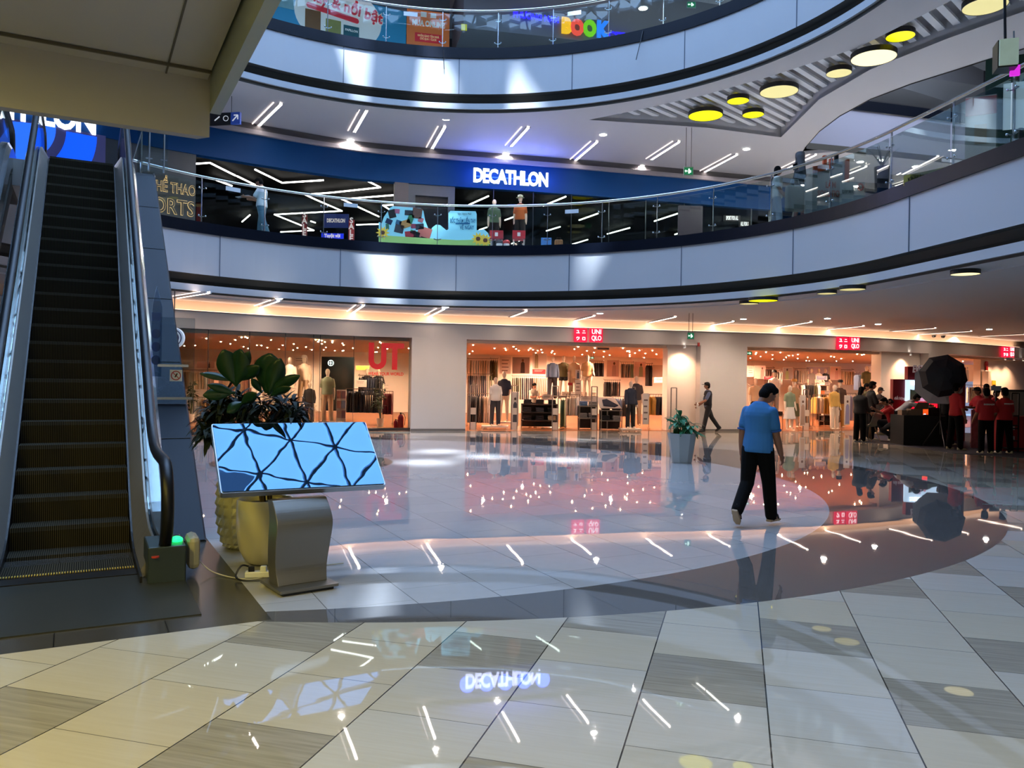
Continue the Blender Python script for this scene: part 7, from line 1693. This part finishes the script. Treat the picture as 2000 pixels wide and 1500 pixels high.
# sale banners, racks and other shop furniture of the first floor
def vboard(label, px0, px1, py0, py1, Y, col, txt=None, tcol='#e8d8d8', name='sale_banner', emit=0., size=.3):
    e, c, d, n, w_, h_ = board(name, label, 'banner' if 'banner' in name else 'sign', px0, px1, py0, py1, Y, None)
    zb_ = c.z-h_/2; h2 = (c.z+h_/2)-max(Z1+.02, zb_-1.5) if 'banner' in name else h_; cc = Vector((c.x, c.y, c.z+h_/2-h2/2))
    bpanel(e, cc, d, n, w_, h2, mat('panel '+col, col, .5, emit=emit), 'panel', .05)
    if txt: letters(txt, size, mat('text '+tcol, tcol, .5, emit=.4), c+n*.035, n, e, bold=.008, extrude=.006, width=w_*.72 if '\n' not in txt else None, line=.8)
    return e
vboard('upright red sale banner on the left behind the balcony glass', 590, 600, 419, 457, 27.5, '#8f1f28', 'S\nA\nL\nE', size=.26); vboard('upright red sale banner just left of the cloud-shaped board', 681, 692, 430, 468, 27.5, '#a8222c', 'S\nA\nL\nE', size=.26)
vboard('narrow red banner beside the grey lettering wall', 384, 392, 396, 428, 26.5, '#8a2430')
vboard('dark blue shop sign panel inside the sports shop, left', 632, 681, 418, 445, 31, '#1d2b6a', 'DECATHLON', name='shop_board', emit=.35, size=.2); vboard('bright blue counter sign low inside the sports shop', 628, 671, 456, 466, 27.2, '#1428c8', 'Tuyệt vời', name='shop_board', emit=.9, size=.16)
vboard('white two-line slogan sign glowing in the dark shop front at right', 1413, 1446, 421, 432, 29.8, '#101016', 'SPORT FOR ALL', '#ffffff', 'slogan_sign', size=.2); vboard('lower line of the glowing slogan sign at right', 1443, 1464, 433, 443, 29.8, '#101016', 'ALL FOR S', '#ffffff', 'slogan_sign', size=.2)
vboard('dim poster of a person on the dark glass front, right of the shop sign', 1324, 1372, 402, 460, 28.9, '#2a2838', None, name='wall_poster')
rack(690, 735, 445, 29.5, 'top', ['black', 'wine', 'dkgrey', 'navy', 'black'], 'dark sports tops hanging', 'inside the sports shop left of the cloud board') if False else None
manq('a', 960, 26.9, Z1+.55, 1.62, 'grey-green shirted mannequin behind the red tables on the first floor', 'green', 'black', .2); manq('a', 1011, 26.9, Z1+.65, 1.65, 'orange-shirted mannequin with a cap on the first floor', 'orange', 'black', -.2, hat='sage')
for px0, px1, lb in ((957, 983, 'red promotion cube table under the grey-green mannequin'), (1001, 1026, 'red promotion cube table under the orange-shirted mannequin')):
    a, b = atY(px0, 453, 26.2), atY(px1, 453, 26.2); e = empty('red_table', ((a.x+b.x)/2, 26.2, Z1), 0, lb, 'table'); zt = a.z
    MB().box(((a.x+b.x)/2, 26.2, zt-.12), (b.x-a.x, .5, .26)).build('red_box', mat('red box', '#a3202e', .5), e); MB().box(((a.x+b.x)/2, 25.94, zt-.12), (.10, .01, .12)).build('white_label', M_white, e)
    for sx in (a.x+.04, b.x-.04): MB().bar((sx, 26.2, Z1), (sx, 26.2, zt-.24), .04).build('leg', M_white, e)
for px, cc, lb in ((971, '#3a3a44', 'dark cap bust between the red tables, left one'), (985, '#a83030', 'red cap bust between the red tables, right one')):
    p = on1(px, 25.9); e = empty('cap_display', p, 0, lb, 'cap'); MB().lathe([(.05, 0), (.05, .35), (.10, .42), (.10, .52), (.05, .6)], (0, 0, 0), 14).build('head_form', M_white, e, world=False, smooth=True); MB().ell((0, 0, .58), (.12, .12, .08), 14, 8).build('cap', mat('cap '+cc, cc, .7), e, world=False, smooth=True)
p = on1(1087, 25.8); e = empty('suitcase', p, 0, 'brown ribbed suitcase standing behind the balcony glass', 'suitcase'); MB().box((0, 0, .36), (.26, .2, .62)).build('shell', mat('suitcase brown', '#7a5228', .5), e, world=False, bevel=.04)
for x in (-.08, 0, .08): MB().bar((x, -.105, .1), (x, -.105, .62), .015).build('rib', mat('suitcase rib', '#5a3a1c', .5), e, world=False)
MB().tube([(-.06, 0, .67), (-.06, 0, .74), (.06, 0, .74), (.06, 0, .67)], .01, 6).build('handle', M_black, e, world=False)
p = on1(1063, 26.0); e = empty('play_chair', p, 0, 'small blue frame display chair left of the brown suitcase', 'chair'); MB().box((0, 0, .42), (.34, .3, .04)).build('seat', mat('chair pink', '#a05a68', .6), e, world=False)
for sx in (-1, 1):
    for sy in (-1, 1): MB().tube([(sx*.15, sy*.13, .42), (sx*.19, sy*.16, 0)], .012, 6).build('leg', mat('chair blue', '#3a78c0', .5), e, world=False)
MB().box((0, .15, .62), (.34, .03, .34)).build('backrest', mat('chair blue', '#3a78c0', .5), e, world=False)
# kiosk counter at right of the first floor
M_cw = mat('counter white', '#a8a69e', .5); M_co = mat('counter orange', '#b8481e', .5)
a, b = atY(1578, 400, 18.6), atY(1640, 385, 18.6)
e = empty('service_counter', ((a.x+b.x)/2, 18.6, Z1), 0, 'white and orange service counter right of the two women on the first floor', 'counter')
MB().extrude([(0, 0), (b.x-a.x, 0), (b.x-a.x, 1.30), (0, 1.0)], (a.x, 18.6, Z1), (1, 0, 0), (0, 0, 1), (0, -1, 0), .5).build('counter_front', M_cw, e)
MB().extrude([(.0, .98), (.42, 1.10), (.42, 1.2), (.0, 1.14)], (a.x, 18.33, Z1), (1, 0, 0), (0, 0, 1), (0, -1, 0), .04).build('orange_trim', M_co, e); MB().box((b.x+.04, 18.5, Z1+.65), (.06, .5, 1.3)).build('orange_post', M_co, e)
letters('LÀM\nSOLUTION', .2, mat('counter red text', '#a8452e', .6), Vector((a.x+.42, 18.34, Z1+.62)), (0, -1, 0), e, bold=.004, extrude=.004, width=.6)
for dx, hh in ((.35, .25), (.5, .18), (.62, .30)): MB().box((a.x+dx, 18.55, Z1+1.2+hh/2), (.08, .08, hh)).build('bottle_display', M_black if dx > .6 else M_co, e)
e, c, d, n, w_, h_ = board('notice_sign', 'pale notice sign with a red ring standing on the white counter', 'sign', 1641, 1687, 356, 401, 18.2, None, -.1)
bpanel(e, c, d, n, w_, h_, mat('notice pale', '#a9a89c', .6), 'panel', .03); mb = MB(); q = c+n*.03+d*w_*.32+Vector((0, 0, h_*.28)); mb.tube([q+d*(.055*cos(t))+Vector((0, 0, .07*sin(t))) for t in [2*pi*i/20 for i in range(20)]], .02, 6, closed=True); mb.build('red_ring', mat('ring red', '#b83a2a', .5), e)
letters('LẮP MÁT', .11, mat('notice text', '#6a675c', .6), c+n*.02+Vector((0, 0, h_*.08))-d*.08, n, e, bold=.002, extrude=.003, width=w_*.5)
MB().bar(c-Vector((0, 0, h_/2)), (c.x, c.y, Z1), .05).build('support', M_cw, e)
e, c, d, n, w_, h_ = board('notice_sign', 'yellow contact lens notice fixed inside the balcony glass at right', 'sign', 1771, 1840, 332, 358, 15.2, None, -.35)
o = MB().extrude(rrect(w_, .20, .02), c, d+Vector((0, 0, .16)), (0, 0, 1), n, .02).build('panel', mat('lens yellow', '#a89c48', .6), e); letters('KÍNH ÁP TRÒNG', .10, M_black, c+n*.016, n, e, bold=.002, extrude=.003, width=w_*.8, rot=.16)
MB().bar(c, (c.x, c.y+.05, Z1), .03).build('support', M_steeld, e)
p = stand_at(1716, 17.4, Z1); e = empty('potted_plant', p, 0, 'spiky dark plant behind the first floor glass right of the pale notice', 'potted plant'); MB().lathe([(.12, 0), (.16, .9), (.13, .9)], (0, 0, 0), 14, False).build('pot', M_black, e, world=False); lf = MB()
for k in range(16): a_ = k*.8; leaf(lf, (0, 0, .88), (cos(a_)*.6, sin(a_)*.6, 1), .55, .03, .5, .1, 0, 5, .3)
lf.build('foliage', leafmat('spiky leaf', '#1c261a', .5), e, world=False)
# panels at the far right behind the balcony glass
def rpanel(label, px0, px1, py0, py1, Y, col, emit=0., yaw=-.5, name='wall_panel', cat='panel', noise=0.):
    e, c, d, n, w_, h_ = board(name, label, cat, px0, px1, py0, py1, Y, None, yaw); bpanel(e, c, d, n, w_, h_, mat('panel r '+col, col, .6, emit=emit, noise=noise, nscale=3), 'panel', .05); return e, c, d, n, w_, h_
e, c, d, n, w_, h_ = rpanel('dark green wall panel at the right edge behind the balcony', 1936, 2012, 110, 300, 15.6, '#1c3a26')
MB().bar((c.x, c.y, c.z-h_/2), (c.x, c.y+.1, Z1), .1).build('support', M_black, e)
e, c, d, n, w_, h_ = rpanel('pale standing poster with a pink heading near the right edge behind the glass', 1892, 1938, 188, 312, 14.8, '#96958e', .12, name='standing_poster', cat='poster'); bpanel(e, c, d, n, w_, h_*.28, mat('poster coral', '#a8605c', .6, emit=.1), 'heading', .04, 0, h_*.34, .02); bpanel(e, c, d, n, w_*.4, h_*.3, mat('poster sand', '#a88c70', .6), 'picture', .04, 0, -h_*.1, .02); MB().bar((c.x, c.y, c.z-h_/2), (c.x, c.y+.05, Z1), .05).build('support', M_steeld, e)
e, c, d, n, w_, h_ = rpanel('bright white display panel cut by the right edge behind the glass', 1968, 2020, 160, 250, 13.2, '#a8b8c0', .6, name='display_board'); MB().bar((c.x, c.y, c.z-h_/2), (c.x, c.y+.05, Z1), .05).build('support', M_steeld, e)
e, c, d, n, w_, h_ = rpanel('hanging box screen with a photo at the top right edge', 1955, 1986, 76, 126, 12.2, '#8a9a88', .5, -.3, 'hanging_screen', 'screen', .5); bpanel(e, c-n*.2, d, n, w_*1.08, h_*1.08, M_black, 'casing', .3); MB().tube([c-n*.2+Vector((0, 0, h_/2)), Vector((c.x, c.y+.2, 9.5))], .02, 6).build('hanging_rod', M_black, e)
e, c, d, n, w_, h_ = rpanel('small magenta lit sign under the hanging box screen', 1974, 1990, 128, 148, 12.4, '#a020a0', 1.6, -.3, 'lit_sign', 'sign'); MB().tube([c+Vector((0, 0, h_/2)), c+Vector((.1, .2, .7))], .012, 6).build('hanging_rod', M_black, e)
